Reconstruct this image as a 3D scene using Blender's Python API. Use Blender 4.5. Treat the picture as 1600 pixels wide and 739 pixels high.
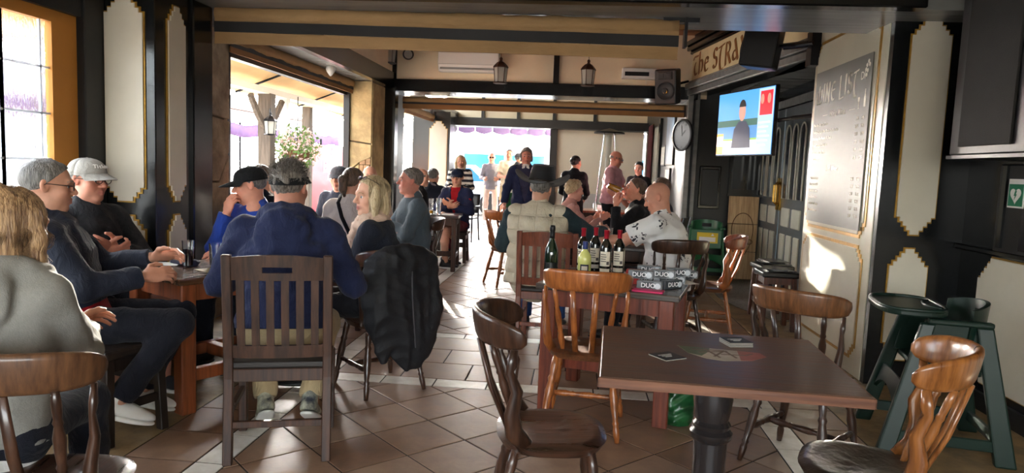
import bpy, math, random
import numpy as np
from mathutils import Vector, Matrix, Euler
random.seed(7); np.random.seed(7)
for o in list(bpy.data.objects): bpy.data.objects.remove(o)
S = bpy.context.scene
C = S.collection
PI = math.pi
R = math.radians

# ------------------------------------------------------------------ camera
cam = bpy.data.cameras.new('camera'); cam.sensor_width = 36.0; cam.lens = 36.0*1100/1600
cam.clip_start = 0.05; cam.clip_end = 300
camo = bpy.data.objects.new('camera', cam); C.objects.link(camo)
camo.matrix_world = Matrix.Translation((0, 0, 1.42)) @ Matrix.Rotation(R(5.0), 4, 'Z') @ Matrix.Rotation(R(90-5.6), 4, 'X') @ Matrix.Rotation(0.04, 4, 'Z')
S.camera = camo

# ------------------------------------------------------------------ world, sun, exposure
w = bpy.data.worlds.new('sky'); S.world = w; w.use_nodes = True
nt = w.node_tree; nt.nodes.clear()
sky = nt.nodes.new('ShaderNodeTexSky'); sky.sky_type = 'NISHITA'; sky.sun_disc = False
sky.sun_elevation = R(14); sky.sun_rotation = R(-24); sky.air_density = 1.0; sky.dust_density = 2.5; sky.ozone_density = 1.0
hsv = nt.nodes.new('ShaderNodeHueSaturation'); hsv.inputs['Saturation'].default_value = 0.28
bg = nt.nodes.new('ShaderNodeBackground'); bg.inputs['Strength'].default_value = 0.62
out = nt.nodes.new('ShaderNodeOutputWorld')
nt.links.new(sky.outputs[0], hsv.inputs['Color']); nt.links.new(hsv.outputs[0], bg.inputs[0]); nt.links.new(bg.outputs[0], out.inputs[0])
sl = bpy.data.lights.new('sun', 'SUN'); sl.energy = 9.0; sl.color = (1.0, 0.93, 0.80); sl.angle = R(0.6)
so = bpy.data.objects.new('sun', sl); C.objects.link(so)
so.rotation_euler = Vector((-0.34, 1.0, 0.12)).to_track_quat('Z', 'Y').to_euler()
S.view_settings.view_transform = 'Standard'; S.view_settings.look = 'None'
S.view_settings.gamma = 1.0; S.view_settings.use_curve_mapping = False
S.view_settings.exposure = 2.7

# ------------------------------------------------------------------ materials
MATS = {}
def srgb(r, g, b):
    f = lambda c: (c/12.92 if c <= 0.04045 else ((c+0.055)/1.055)**2.4)
    return (f(r/255), f(g/255), f(b/255), 1.0)
def mat(name, col, rough=0.5, metal=0.0, var=0.0, vscale=6.0, bump=0.0, bscale=40.0, stretch=None, col2=None, coat=0.0,
        trans=0.0, emit=0.0, attr=None, spec=0.5, sheen=0.0, ior=1.45, rvar=0.0, alpha=1.0):
    if name in MATS: return MATS[name]
    m = bpy.data.materials.new(name); m.use_nodes = True; MATS[name] = m
    nt = m.node_tree; L = nt.links; b = nt.nodes['Principled BSDF']
    c = srgb(*col)
    b.inputs['Base Color'].default_value = c; b.inputs['Roughness'].default_value = rough; b.inputs['Metallic'].default_value = metal
    b.inputs['Coat Weight'].default_value = coat; b.inputs['Coat Roughness'].default_value = 0.12
    b.inputs['Transmission Weight'].default_value = trans; b.inputs['IOR'].default_value = ior
    b.inputs['Specular IOR Level'].default_value = spec; b.inputs['Sheen Weight'].default_value = sheen
    b.inputs['Alpha'].default_value = alpha
    if emit > 0:
        b.inputs['Emission Color'].default_value = c; b.inputs['Emission Strength'].default_value = emit
    if attr:
        a = nt.nodes.new('ShaderNodeVertexColor'); a.layer_name = attr
        src = a.outputs['Color']
    else: src = None
    if var > 0 or bump > 0 or rvar > 0:
        tc = nt.nodes.new('ShaderNodeTexCoord'); mp = nt.nodes.new('ShaderNodeMapping')
        L.new(tc.outputs['Object'], mp.inputs['Vector'])
        if stretch: mp.inputs['Scale'].default_value = stretch
    if var > 0 or rvar > 0:
        n = nt.nodes.new('ShaderNodeTexNoise'); n.inputs['Scale'].default_value = vscale; n.inputs['Detail'].default_value = 8.0; n.inputs['Roughness'].default_value = 0.6
        L.new(mp.outputs[0], n.inputs['Vector'])
    if var > 0:
        rmp = nt.nodes.new('ShaderNodeValToRGB'); L.new(n.outputs['Fac'], rmp.inputs[0])
        c2 = srgb(*col2) if col2 else tuple(x*(1-var) for x in c[:3])+(1,)
        rmp.color_ramp.elements[0].position = 0.36; rmp.color_ramp.elements[1].position = 0.64
        if src is None:
            rmp.color_ramp.elements[0].color = c2; rmp.color_ramp.elements[1].color = c
            L.new(rmp.outputs[0], b.inputs['Base Color'])
        else:
            rmp.color_ramp.elements[0].color = (1-var, 1-var, 1-var, 1); rmp.color_ramp.elements[1].color = (1, 1, 1, 1)
            mx = nt.nodes.new('ShaderNodeMix'); mx.data_type = 'RGBA'; mx.blend_type = 'MULTIPLY'; mx.inputs[0].default_value = 1.0
            L.new(src, mx.inputs[6]); L.new(rmp.outputs[0], mx.inputs[7]); L.new(mx.outputs[2], b.inputs['Base Color'])
    elif src is not None: L.new(src, b.inputs['Base Color'])
    if rvar > 0:
        mr = nt.nodes.new('ShaderNodeMapRange'); L.new(n.outputs['Fac'], mr.inputs[0])
        mr.inputs[1].default_value = 0.3; mr.inputs[2].default_value = 0.7; mr.inputs[3].default_value = rough; mr.inputs[4].default_value = min(1, rough+rvar)
        L.new(mr.outputs[0], b.inputs['Roughness'])
    if bump > 0:
        n2 = nt.nodes.new('ShaderNodeTexNoise'); n2.inputs['Scale'].default_value = bscale; n2.inputs['Detail'].default_value = 5.0
        L.new(mp.outputs[0], n2.inputs['Vector'])
        bp = nt.nodes.new('ShaderNodeBump'); bp.inputs['Strength'].default_value = bump; bp.inputs['Distance'].default_value = 0.01
        L.new(n2.outputs['Fac'], bp.inputs['Height']); L.new(bp.outputs[0], b.inputs['Normal'])
    return m
def wood(name, c1, c2, rough=0.35, coat=0.3, axis='Z', sc=1.0):
    st = {'X': (3, 45, 45), 'Y': (45, 3, 45), 'Z': (45, 45, 3)}[axis]
    return mat(name, c1, rough, var=0.5, col2=c2, vscale=0.8*sc, stretch=st, bump=0.12, bscale=1.5*sc, coat=coat, rvar=0.15)

# ------------------------------------------------------------------ mesh helpers
class MB:
    def __init__(s): s.v = []; s.f = []; s.mi = []; s.cur = 0
    def add(s, vs, fs, M=None):
        n = len(s.v)
        for p in vs:
            p = Vector(p)
            if M is not None: p = M @ p
            s.v.append((p.x, p.y, p.z))
        for f in fs: s.f.append(tuple(i+n for i in f)); s.mi.append(s.cur)
        return s
    def box(s, c, d, rz=0.0, M=None):
        x, y, z = d[0]/2, d[1]/2, d[2]/2
        vs = [(-x,-y,-z),(x,-y,-z),(x,y,-z),(-x,y,-z),(-x,-y,z),(x,-y,z),(x,y,z),(-x,y,z)]
        T = Matrix.Translation(c) @ Matrix.Rotation(rz, 4, 'Z')
        if M is not None: T = T @ M
        return s.add(vs, [(0,3,2,1),(4,5,6,7),(0,1,5,4),(1,2,6,5),(2,3,7,6),(3,0,4,7)], T)
    def b2(s, x0, x1, y0, y1, z0, z1):
        return s.box(((x0+x1)/2, (y0+y1)/2, (z0+z1)/2), (abs(x1-x0), abs(y1-y0), abs(z1-z0)))
    def prism(s, poly, h, M=None, z0=0.0):
        n = len(poly)
        a = sum(poly[i][0]*poly[(i+1) % n][1]-poly[(i+1) % n][0]*poly[i][1] for i in range(n))
        if a < 0: poly = poly[::-1]
        vs = [(p[0], p[1], z0) for p in poly]+[(p[0], p[1], z0+h) for p in poly]
        fs = [tuple(range(n-1, -1, -1)), tuple(range(n, 2*n))]+[(i, (i+1) % n, n+(i+1) % n, n+i) for i in range(n)]
        return s.add(vs, fs, M)
    def lathe(s, prof, seg=16, M=None, sx=1.0, sy=1.0):
        vs = []; fs = []; n = len(prof)
        for r, z in prof:
            for k in range(seg):
                a = 2*PI*k/seg; vs.append((r*sx*math.cos(a), r*sy*math.sin(a), z))
        for i in range(n-1):
            for k in range(seg):
                k2 = (k+1) % seg
                fs.append((i*seg+k, i*seg+k2, (i+1)*seg+k2, (i+1)*seg+k))
        if prof[0][0] > 1e-5: fs.append(tuple(range(seg-1, -1, -1)))
        if prof[-1][0] > 1e-5: fs.append(tuple((n-1)*seg+k for k in range(seg)))
        return s.add(vs, fs, M)
    def lath2(s, a, b, prof, seg=10):
        """lathe along the segment a-b; prof = [(radius, t 0..1)]"""
        a = Vector(a); b = Vector(b); d = b-a
        M = Matrix.Translation(a) @ d.to_track_quat('Z', 'Y').to_matrix().to_4x4()
        return s.lathe([(r, t*d.length) for r, t in prof], seg, M)
    def tube(s, pts, rad, seg=8, cap=True, flat=None):
        pts = [Vector(p) for p in pts]; n = len(pts)
        if not hasattr(rad, '__len__'): rad = [rad]*n
        vs = []; fs = []
        up = Vector((0, 0, 1)); prev = None
        for i, p in enumerate(pts):
            t = (pts[min(i+1, n-1)]-pts[max(i-1, 0)]).normalized()
            if prev is None:
                u = up.cross(t)
                if u.length < 1e-3: u = Vector((1, 0, 0)).cross(t)
            else: u = prev-t*prev.dot(t)
            u.normalize(); prev = u; v = t.cross(u)
            fu, fv = flat if flat else (1, 1)
            for k in range(seg):
                a = 2*PI*k/seg
                vs.append(p+u*(math.cos(a)*rad[i]*fu)+v*(math.sin(a)*rad[i]*fv))
        for i in range(n-1):
            for k in range(seg):
                k2 = (k+1) % seg
                fs.append((i*seg+k, i*seg+k2, (i+1)*seg+k2, (i+1)*seg+k))
        if cap: fs.append(tuple(range(seg-1, -1, -1))); fs.append(tuple((n-1)*seg+k for k in range(seg)))
        return s.add(vs, fs)
    def grid(s, fn, nu, nv, thick=0.0, close_u=False):
        """surface fn(u,v)->(x,y,z), u,v in 0..1; thick>0 gives it a back side"""
        P = [[Vector(fn(i/nu, j/nv)) for j in range(nv+1)] for i in range(nu+1)]
        vs = [p for r in P for p in r]; W = nv+1
        fs = [(i*W+j, (i+1)*W+j, (i+1)*W+j+1, i*W+j+1) for i in range(nu) for j in range(nv)]
        if thick:
            N = []
            for i in range(nu+1):
                for j in range(nv+1):
                    a = P[min(i+1, nu)][j]-P[max(i-1, 0)][j]; b = P[i][min(j+1, nv)]-P[i][max(j-1, 0)]
                    q = a.cross(b); N.append(q.normalized() if q.length > 1e-9 else Vector((0, 0, 1)))
            n0 = len(vs); vs = vs+[p-q*thick for p, q in zip(vs, N)]
            fs = fs+[tuple(i+n0 for i in f[::-1]) for f in fs]
            rim = [i*W for i in range(nu+1)]+[nu*W+j for j in range(1, W)]+[i*W+nv for i in range(nu-1, -1, -1)]+[j for j in range(nv-1, 0, -1)]
            for a, b in zip(rim, rim[1:]+rim[:1]): fs.append((b, a, a+n0, b+n0))
        return s.add(vs, fs)
    def build(s, name, m=None, parent=None, smooth=False, bevel=0.0, seg=1, sub=0, label=None, angle=None):
        me = bpy.data.meshes.new(name); me.from_pydata(s.v, [], s.f); me.validate(); me.update()
        ms = m if isinstance(m, (list, tuple)) else [m]
        for x in ms: me.materials.append(x)
        if len(ms) > 1: me.polygons.foreach_set('material_index', s.mi[:len(me.polygons)])
        o = bpy.data.objects.new(name, me); C.objects.link(o)
        if parent is not None: o.parent = parent
        if smooth:
            me.polygons.foreach_set('use_smooth', [True]*len(me.polygons))
            if angle: me.set_sharp_from_angle(angle=R(angle))
        if bevel:
            b = o.modifiers.new('bevel', 'BEVEL'); b.width = bevel; b.segments = seg; b.limit_method = 'ANGLE'; b.angle_limit = R(40)
        if sub:
            b = o.modifiers.new('sub', 'SUBSURF'); b.levels = sub; b.render_levels = sub
        if label: o['label'] = label
        return o
def tag(o, label, cat, group=None, kind=None):
    o['label'] = label; o['category'] = cat
    if group: o['group'] = group
    if kind: o['kind'] = kind
    return o
def struct(o, label=None):
    o['kind'] = 'structure'
    if label: o['label'] = label
    return o
def empty(name, loc=(0, 0, 0), rz=0.0, label=None, cat=None, group=None):
    o = bpy.data.objects.new(name, None); C.objects.link(o); o.empty_display_size = 0.1
    o.location = loc; o.rotation_euler = (0, 0, rz)
    if label: tag(o, label, cat, group)
    return o
def copy_tree(o, parent=None):
    c = o.copy(); C.objects.link(c)
    if parent is not None: c.parent = parent
    for ch in list(o.children): copy_tree(ch, c)
    return c
def text_mesh(txt, size, m, name='lettering', extrude=0.0015, parent=None, M=None, bold=0.0, sx=1.0, align='CENTER', shear=0.0):
    cu = bpy.data.curves.new('t', 'FONT'); cu.body = txt; cu.size = size; cu.extrude = extrude; cu.offset = bold
    cu.align_x = align; cu.align_y = 'CENTER'; cu.resolution_u = 3; cu.shear = shear
    t = bpy.data.objects.new('t', cu); C.objects.link(t)
    dg = bpy.context.evaluated_depsgraph_get(); me = bpy.data.meshes.new_from_object(t.evaluated_get(dg))
    bpy.data.objects.remove(t); bpy.data.curves.remove(cu)
    if M is not None: me.transform(M @ Matrix.Diagonal((sx, 1, 1, 1)))
    elif sx != 1: me.transform(Matrix.Diagonal((sx, 1, 1, 1)))
    me.materials.clear(); me.materials.append(m)
    o = bpy.data.objects.new(name, me); C.objects.link(o)
    if parent is not None: o.parent = parent
    return o
def frame_M(o, xdir, ydir):
    x = Vector(xdir).normalized(); y = Vector(ydir); y = (y-x*y.dot(x)).normalized(); z = x.cross(y)
    M = Matrix((x, y, z)).transposed().to_4x4(); M.translation = Vector(o); return M

# palette
BLACK = mat('black gloss paint', (20, 22, 24), 0.22, var=0.35, vscale=3, bump=0.05, bscale=25, coat=0.15)
BLACKM = mat('black satin paint', (24, 25, 27), 0.42, var=0.3, vscale=5, bump=0.05, bscale=30)
SOFF = mat('dark gloss soffit paint', (132, 134, 132), 0.24, var=0.2, vscale=2, bump=0.04, bscale=8, stretch=(1, 6, 6))
CREAM = mat('cream wall paint', (236, 218, 186), 0.6, var=0.07, vscale=3, bump=0.06, bscale=60)
PANEL = mat('off white panel paint', (214, 206, 188), 0.45, var=0.06, vscale=4, bump=0.03, bscale=50)
GOLD = mat('gold trim paint', (176, 132, 48), 0.35, metal=0.5, var=0.3, vscale=20)
STONE = mat('rough sandstone', (178, 160, 132), 0.85, var=0.5, col2=(128, 112, 92), vscale=5, bump=0.7, bscale=30)
STONE2 = mat('yellow sandstone', (206, 182, 132), 0.85, var=0.5, col2=(160, 138, 100), vscale=4, bump=0.7, bscale=26)
MORTAR = mat('stone mortar', (112, 98, 80), 0.95, var=0.3, bump=0.4)
TANF = mat('tan blind canvas', (176, 140, 96), 0.85, var=0.12, vscale=5, bump=0.25, bscale=14, stretch=(1, 1, 3))
TANB = mat('brown blind canvas', (150, 108, 66), 0.85, var=0.15, vscale=4, bump=0.2, bscale=10)
ORANGE = mat('orange canvas border', (196, 132, 56), 0.7, var=0.1, vscale=3, bump=0.1, bscale=60)
CHROME = mat('steel', (190, 192, 195), 0.22, metal=1.0)
DKMET = mat('dark metal', (38, 38, 40), 0.35, metal=0.8)
WHITEP = mat('white plastic', (232, 230, 224), 0.4)
BLACKP = mat('black plastic', (18, 18, 20), 0.4, bump=0.05, bscale=200)
PLANK = wood('orange ceiling boards', (176, 104, 52), (140, 76, 34), 0.4, 0.2, 'X')
GLASSM = mat('clear glass', (245, 248, 248), 0.03, trans=1.0, ior=1.45)
# ================================================================== THE SETTING
# ---- floor: grout bed, tiles as pieces
GROUT = mat('dark grout', (52, 44, 38), 0.8, var=0.3, bump=0.3)
def tilem(n, c, c2): return mat(n, c, 0.3, var=0.6, col2=c2, vscale=7, bump=0.10, bscale=22, rvar=0.22, spec=0.55)
T_A = tilem('brown quarry tile', (146, 116, 94), (120, 92, 72))
T_B = tilem('grey brown quarry tile', (150, 124, 104), (126, 100, 82))
T_C = tilem('dark brown quarry tile', (132, 102, 82), (106, 80, 62))
T_P = mat('pale border tile', (222, 218, 208), 0.3, var=0.3, col2=(196, 188, 174), vscale=8, bump=0.06, bscale=20, rvar=0.15)
T_S = mat('worn stone floor', (142, 116, 78), 0.55, var=0.6, col2=(104, 84, 56), vscale=6, bump=0.35, bscale=18)
fl = struct(MB().b2(-3.1, 2.65, -3.0, 16.2, -0.12, -0.004).build('floor', GROUT), 'brown tiled pub floor with pale border strips')
def clip(poly, x0, x1, y0, y1):
    for ax, lim, sg in ((0, x0, 1), (0, x1, -1), (1, y0, 1), (1, y1, -1)):
        outp = []
        for i in range(len(poly)):
            a, b = poly[i], poly[(i+1) % len(poly)]
            da, db = sg*(a[ax]-lim), sg*(b[ax]-lim)
            if da >= 0: outp.append(a)
            if (da >= 0) != (db >= 0):
                t = da/(da-db); outp.append((a[0]+(b[0]-a[0])*t, a[1]+(b[1]-a[1])*t))
        poly = outp
        if len(poly) < 3: return None
    return poly
tiles = []       # (centre, polygon, material, name)
G = 0.005
def area(p): return abs(sum(p[i][0]*p[(i+1) % len(p)][1]-p[(i+1) % len(p)][0]*p[i][1] for i in range(len(p))))/2
def diag(x0, x1, y0, y1):
    a = 0.345; h = a/math.sqrt(2); g = (a-2*G)/math.sqrt(2)
    ox, oy = -1.0, 3.57*1.052
    for i in range(-60, 80):
        for j in range(-60, 80):
            cx = ox+(i+j)*h; cy = oy+(i-j)*h
            if not (x0-h < cx < x1+h and y0-h < cy < y1+h): continue
            p = clip([(cx-g, cy), (cx, cy-g), (cx+g, cy), (cx, cy+g)], x0+G, x1-G, y0+G, y1-G)
            if p and area(p) > 0.002: tiles.append((cx, cy, p, random.choice((T_A, T_A, T_B, T_C)), 'floor_tile'))
def straight(x0, x1, y0, y1, dx, dy, ms, off=0.0, name='floor_tile', stagger=0.0):
    y = y0; r = 0
    while y < y1-0.02:
        ye = min(y+dy, y1); x = x0+off-(stagger*dx if r % 2 else 0)
        if x > x0+0.01: x -= dx
        while x < x1-0.01:
            a, b = max(x, x0), min(x+dx, x1)
            if b-a > 0.03: tiles.append(((a+b)/2, (y+ye)/2, [(a+G, y+G), (b-G, y+G), (b-G, ye-G), (a+G, ye-G)], random.choice(ms), name))
            x += dx
        y = ye; r += 1
SX = -1.55
diag(SX, 1.12, 0.6, 4.36)
straight(SX-0.15, SX, 0.6, 16, 0.2, 0.345, [T_P], name='border_tile')
straight(1.12, 1.29, 0.6, 4.36, 0.2, 0.345, [T_P], name='border_tile')
straight(SX, 1.29, 4.36, 4.52, 0.345, 0.2, [T_P], name='border_tile')
straight(SX, 1.64, 4.52, 5.64, 0.44, 0.374, [T_A, T_B, T_B], stagger=0.5)
straight(SX, 1.64, 5.64, 5.79, 0.345, 0.2, [T_P], name='border_tile')
diag(SX, 1.12, 5.79, 16.0)
straight(SX-0.50, SX-0.15, 0.6, 16, 0.4, 0.345, [T_A, T_C])
straight(1.29, 1.64, 0.6, 4.52, 0.4, 0.345, [T_A, T_C])
straight(1.12, 1.29, 5.79, 11, 0.2, 0.345, [T_P], name='border_tile')
straight(1.29, 1.64, 5.79, 9.9, 0.4, 0.345, [T_A, T_C])
camd = lambda t: math.hypot(t[0], t[1])+(4 if t[1] < 1.6 else 0)
ti = [t for t in tiles if t[4] == 'floor_tile']; tb = [t for t in tiles if t[4] == 'border_tile']
ti.sort(key=camd); tb.sort(key=camd)
cache = {}
def put_tile(t):
    cx, cy, p, m, nm = t
    loc = [(round(q[0]-cx, 4), round(q[1]-cy, 4)) for q in p]; k = (tuple(loc), m.name)
    if k not in cache:
        mb = MB(); n = len(loc)
        s = lambda q, f: (q[0]-f*(1 if q[0] > 0 else -1)*0.7, q[1]-f*(1 if q[1] > 0 else -1)*0.7)
        a = sum(loc[i][0]*loc[(i+1) % n][1]-loc[(i+1) % n][0]*loc[i][1] for i in range(n))
        if a < 0: loc = loc[::-1]
        mx = sum(q[0] for q in loc)/n; my = sum(q[1] for q in loc)/n
        top = [(mx+(q[0]-mx)*0.985, my+(q[1]-my)*0.985, 0.0) for q in loc]
        vs = [(q[0], q[1], -0.006) for q in loc]+[(q[0], q[1], -0.0012) for q in loc]+top
        fs = [(i, (i+1) % n, n+(i+1) % n, n+i) for i in range(n)]+[(n+i, n+(i+1) % n, 2*n+(i+1) % n, 2*n+i) for i in range(n)]+[tuple(range(2*n, 3*n))]
        mb.add(vs, fs); o = mb.build(nm, m, fl); cache[k] = o.data
    else:
        o = bpy.data.objects.new(nm, cache[k]); C.objects.link(o); o.parent = fl
    o.location = (cx, cy, random.uniform(-0.0006, 0.0006)); return o
for t in ti[:300]: put_tile(t)
for t in tb: put_tile(t)
for m_ in (T_A, T_B, T_C):
    mb = MB()
    for cx, cy, p, m, nm in ti[300:]:
        if m is m_: mb.prism(p, 0.006, None, -0.006)
    if mb.v: mb.build('far_tiles', m_, fl)['kind'] = 'stuff'
MB().b2(-3.1, SX-0.5-G, 0.6, 16, -0.006, -0.001).build('stone_strip', T_S, fl)
MB().b2(1.64+G, 2.65, 0.6, 10.2, -0.006, -0.001).build('stone_strip', T_S, fl)
MB().b2(-3.1, 2.65, -3, 0.6-G, -0.006, -0.001).build('stone_strip', T_S, fl)

# ---- stepped panels with gold edge
def stepped(w, h, n=3, sx=0.03, sz=0.03, point=False):
    """outline with stepped corners, centre origin; point: steps run to a blunt tip"""
    P = []
    def corner(qx, qz):
        pts = []
        for k in range(n+1):
            pts.append((w/2-(n-k)*sx, h/2-k*sz))
            if k < n: pts.append((w/2-(n-k)*sx, h/2-(k+1)*sz)) if False else pts.append((w/2-(n-k-1)*sx, h/2-k*sz)) if False else None
        out = []
        for k in range(n):
            out.append((w/2-(n-k)*sx, h/2-k*sz)); out.append((w/2-(n-k)*sx, h/2-(k+1)*sz))
        out.append((w/2, h/2-n*sz))
        return [(qx*a, qz*b) for a, b in out]
    tr = corner(1, 1); br = corner(1, -1)[::-1]; bl = corner(-1, -1); tl = corner(-1, 1)[::-1]
    return tr+br+bl+tl
def panel(parent, o, xdir, w, h, n=3, st=None, mm=None, name='wall_panel', gold=True):
    """o = centre on the wall face; xdir along the wall; z up; faces out along xdir x z"""
    st = st or (min(0.03, w/(2*n+1.2)), 0.03)
    M = frame_M(o, xdir, (0, 0, 1))
    if gold:
        pl = stepped(w+0.02, h+0.02, n, st[0], st[1])
        g = MB().prism(pl, 0.010, M, -0.002).build('gold_edging', GOLD, parent)
    p = MB().prism(stepped(w, h, n, st[0], st[1]), 0.020, M, -0.002).build(name, mm or PANEL, parent)
    return p

# ---- left wall: plastic window, pillar, stone piers, openings
WL = -3.1
wl = struct(MB().b2(WL-0.16, WL, -3.0, 4.02, 0, 0.85).b2(WL-0.16, WL, -3.0, 4.40, 2.24, 2.8).b2(WL-0.16, WL, -3.0, 1.9, 0.85, 2.24).build('wall_left', BLACKM), 'black left wall around the plastic window')
w1 = empty('window_1', (WL-0.06, 3.0, 0)); struct(w1, 'clear plastic window blind with white leading and orange border')
def glassy(name, wav, bs, rough=0.06, tint=(235, 240, 245)):
    m = mat(name, tint, rough, trans=1.0, ior=1.05, bump=wav, bscale=bs, stretch=(1, 1.6, 0.5)); return m
RAIN = glassy('rippled clear plastic', 0.9, 38, 0.05)
MB().b2(-0.004, 0.004, -1.1, 1.02, 0.85, 2.2).build('pane', RAIN, w1)
MB().b2(-0.02, 0.025, 1.0, 1.21, 0.0, 2.24).build('border', ORANGE, w1)
MB().b2(-0.02, 0.025, -1.1, 1.0, 2.17, 2.24).build('border', ORANGE, w1)
LEAD = mat('white leading strip', (225, 230, 238), 0.6, trans=0.3, ior=1.05)
for y in (0.93-1.12, 0.93-0.84, 0.93-0.56, 0.93-0.28, 0.93): MB().b2(-0.008, 0.008, y-0.006, y+0.006, 0.85, 2.17).build('leading', LEAD, w1)
for y in (0.65,): MB().b2(-0.008, 0.008, y-0.006, y+0.006, 0.85, 2.17).build('leading', LEAD, w1)
for z in (1.09, 1.36, 1.63, 1.90): MB().b2(-0.008, 0.008, -1.1, 1.0, z-0.006, z+0.006).build('leading', LEAD, w1)
tp = struct(MB().b2(WL-0.14, WL+0.02, 4.21, 4.40, 0, 2.8).build('trim_1', BLACKM, bevel=0.006), 'black post beside the orange bordered window')
pl = struct(MB().b2(WL-0.1, -2.74, 4.40, 5.05, 0, 2.8).build('wall_pillar_left', BLACK, bevel=0.006), 'black pillar with stepped white panels')
panel(pl, (-2.945, 4.40, 1.75), (1, 0, 0), 0.26, 1.30, 3, (0.026, 0.03))
panel(pl, (-2.945, 4.40, 0.58), (1, 0, 0), 0.26, 0.84, 3, (0.026, 0.03))
panel(pl, (-2.74, 4.63, 1.75), (0, 1, 0), 0.20, 1.30, 3, (0.024, 0.035))
panel(pl, (-2.74, 4.63, 0.58), (0, 1, 0), 0.20, 0.84, 3, (0.024, 0.035))
MB().b2(-2.80, -2.715, 4.82, 5.08, 0, 2.5).build('post', BLACK, pl, bevel=0.008)

def stone_face(parent, polys, M, mats, th=0.035):
    for i, p in enumerate(polys):
        cx = sum(q[0] for q in p)/len(p); cz = sum(q[1] for q in p)/len(p)
        pp = [(cx+(q[0]-cx)*0.985, cz+(q[1]-cz)*0.985) for q in p]
        MB().prism(pp, th+random.uniform(-0.006, 0.01), M).build('stone', mats[i % len(mats)], parent, bevel=0.008, seg=2)
sp1 = struct(MB().b2(WL-0.35, WL-0.03, 5.05, 6.06, 0, 2.5).build('wall_stone_pier', MORTAR), 'stone clad pier beside the near left opening')
M1 = frame_M((WL-0.035, 0, 0), (0, 1, 0), (0, 0, 1))
stone_face(sp1, [[(5.06, 1.82), (6.08, 1.74), (6.07, 2.5), (5.06, 2.5)], [(5.06, 1.2), (5.9, 1.2), (6.07, 1.45), (6.08, 1.73), (5.06, 1.81)],
                 [(5.06, 0.55), (6.07, 0.62), (6.09, 1.44), (5.91, 1.19), (5.06, 1.19)], [(5.06, 0), (6.06, 0), (6.07, 0.61), (5.06, 0.54)]], M1, [STONE])
M1b = frame_M((0, 6.045, 0), (-1, 0, 0), (0, 0, 1))
stone_face(sp1, [[(3.1, 0.0), (3.45, 0.0), (3.45, 1.3), (3.1, 1.44)], [(3.1, 1.45), (3.45, 1.31), (3.45, 2.5), (3.1, 2.5)]], M1b, [STONE], 0.02)
sp2 = struct(MB().b2(WL-0.02, -2.79, 9.42, 10.10, 0, 2.5).build('wall_stone_corner_pier', MORTAR), 'yellow stone clad corner pier between the left openings')
M2 = frame_M((-2.79, 0, 0), (0, 1, 0), (0, 0, 1))
stone_face(sp2, [[(9.4, 0), (10.1, 0), (10.1, 2.5), (9.4, 2.5)]], M2, [STONE2], 0.01)
M2b = frame_M((0, 9.42, 0), (1, 0, 0), (0, 0, 1))
stone_face(sp2, [[(-3.12, 1.70), (-2.78, 1.66), (-2.78, 2.5), (-3.12, 2.5)], [(-3.12, 1.26), (-2.95, 1.40), (-2.78, 1.48), (-2.78, 1.65), (-3.12, 1.69)],
                 [(-3.12, 0.6), (-2.95, 0.6), (-2.95, 1.39), (-3.12, 1.25)], [(-3.12, 0), (-2.78, 0), (-2.78, 0.59), (-3.12, 0.59)]], M2b, [STONE2], 0.03)
BRICK = mat('small tan brick', (186, 150, 112), 0.85, var=0.4, vscale=9, bump=0.4)
for r in range(9):
    for c_ in range(2):
        bx0 = -2.94+c_*0.085-(0.03 if r % 2 else 0)
        z0 = 0.62+r*0.095
        if z0 > 1.38: continue
        MB().b2(max(bx0, -2.94), min(bx0+0.08, -2.79), 9.392, 9.43, z0, z0+0.087).build('brick', BRICK, sp2, bevel=0.004)

low = struct(MB().b2(WL-0.2, WL-0.04, 6.06, 9.42, 0, 0.62).build('wall_low_left', BLACKM), 'low black wall under the left opening')
fr = struct(MB().b2(WL-0.06, WL+0.02, 9.34, 9.42, 0.62, 2.34).b2(WL-0.10, WL-0.02, 6.10, 6.15, 0.62, 2.34).b2(WL-0.10, WL-0.02, 6.06, 9.42, 2.30, 2.42).build('trim_2', BLACKM), 'dark frame of the near left opening')
def blind_roll(name, a, b, r, label, drop, bars, thick=0.012, group='rolled canvas blinds', off=(0, 0, 0)):
    """roll from a to b with the flat hem hanging below"""
    a = Vector(a); b = Vector(b); d = (b-a).normalized(); nrm = Vector((-d.y, d.x, 0))
    t = empty(name, (0, 0, 0), 0, label, 'blind', group)
    n = int((b-a).length/0.06)
    pts = [a.lerp(b, i/n) for i in range(n+1)]
    rr = [r*(1+0.05*math.sin(i*1.7)+0.04*math.sin(i*0.61+1)) for i in range(n+1)]
    MB().tube(pts, rr, 12).build('roll', TANF, t, smooth=True)
    z = 0.0
    for k, (h, m, dep, nm) in enumerate(bars):
        z0 = -r*0.6-z
        def fn(u, v):
            p = a.lerp(b, u)+nrm*dep*(-1)+Vector((0, 0, z0-h*v))
            return p+nrm*(0.004*math.sin(u*37+k)+0.006*v*math.sin(u*11+k*2))
        MB().grid(fn, max(8, n//2), 4, thick).build(nm, m, t, smooth=True, angle=50)
        z += h
    return t
TANS = mat('striped dark blind band', (44, 42, 42), 0.6, var=0.3, vscale=2)
blind_roll('canvas_blind', (WL+0.02, 6.02, 2.46), (WL+0.02, 9.45, 2.46), 0.06, 'rolled tan canvas blind over the near left opening', 0.2,
           [(0.05, TANS, 0.02, 'bottom_bar'), (0.05, TANB, 0.02, 'hem')])
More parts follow.
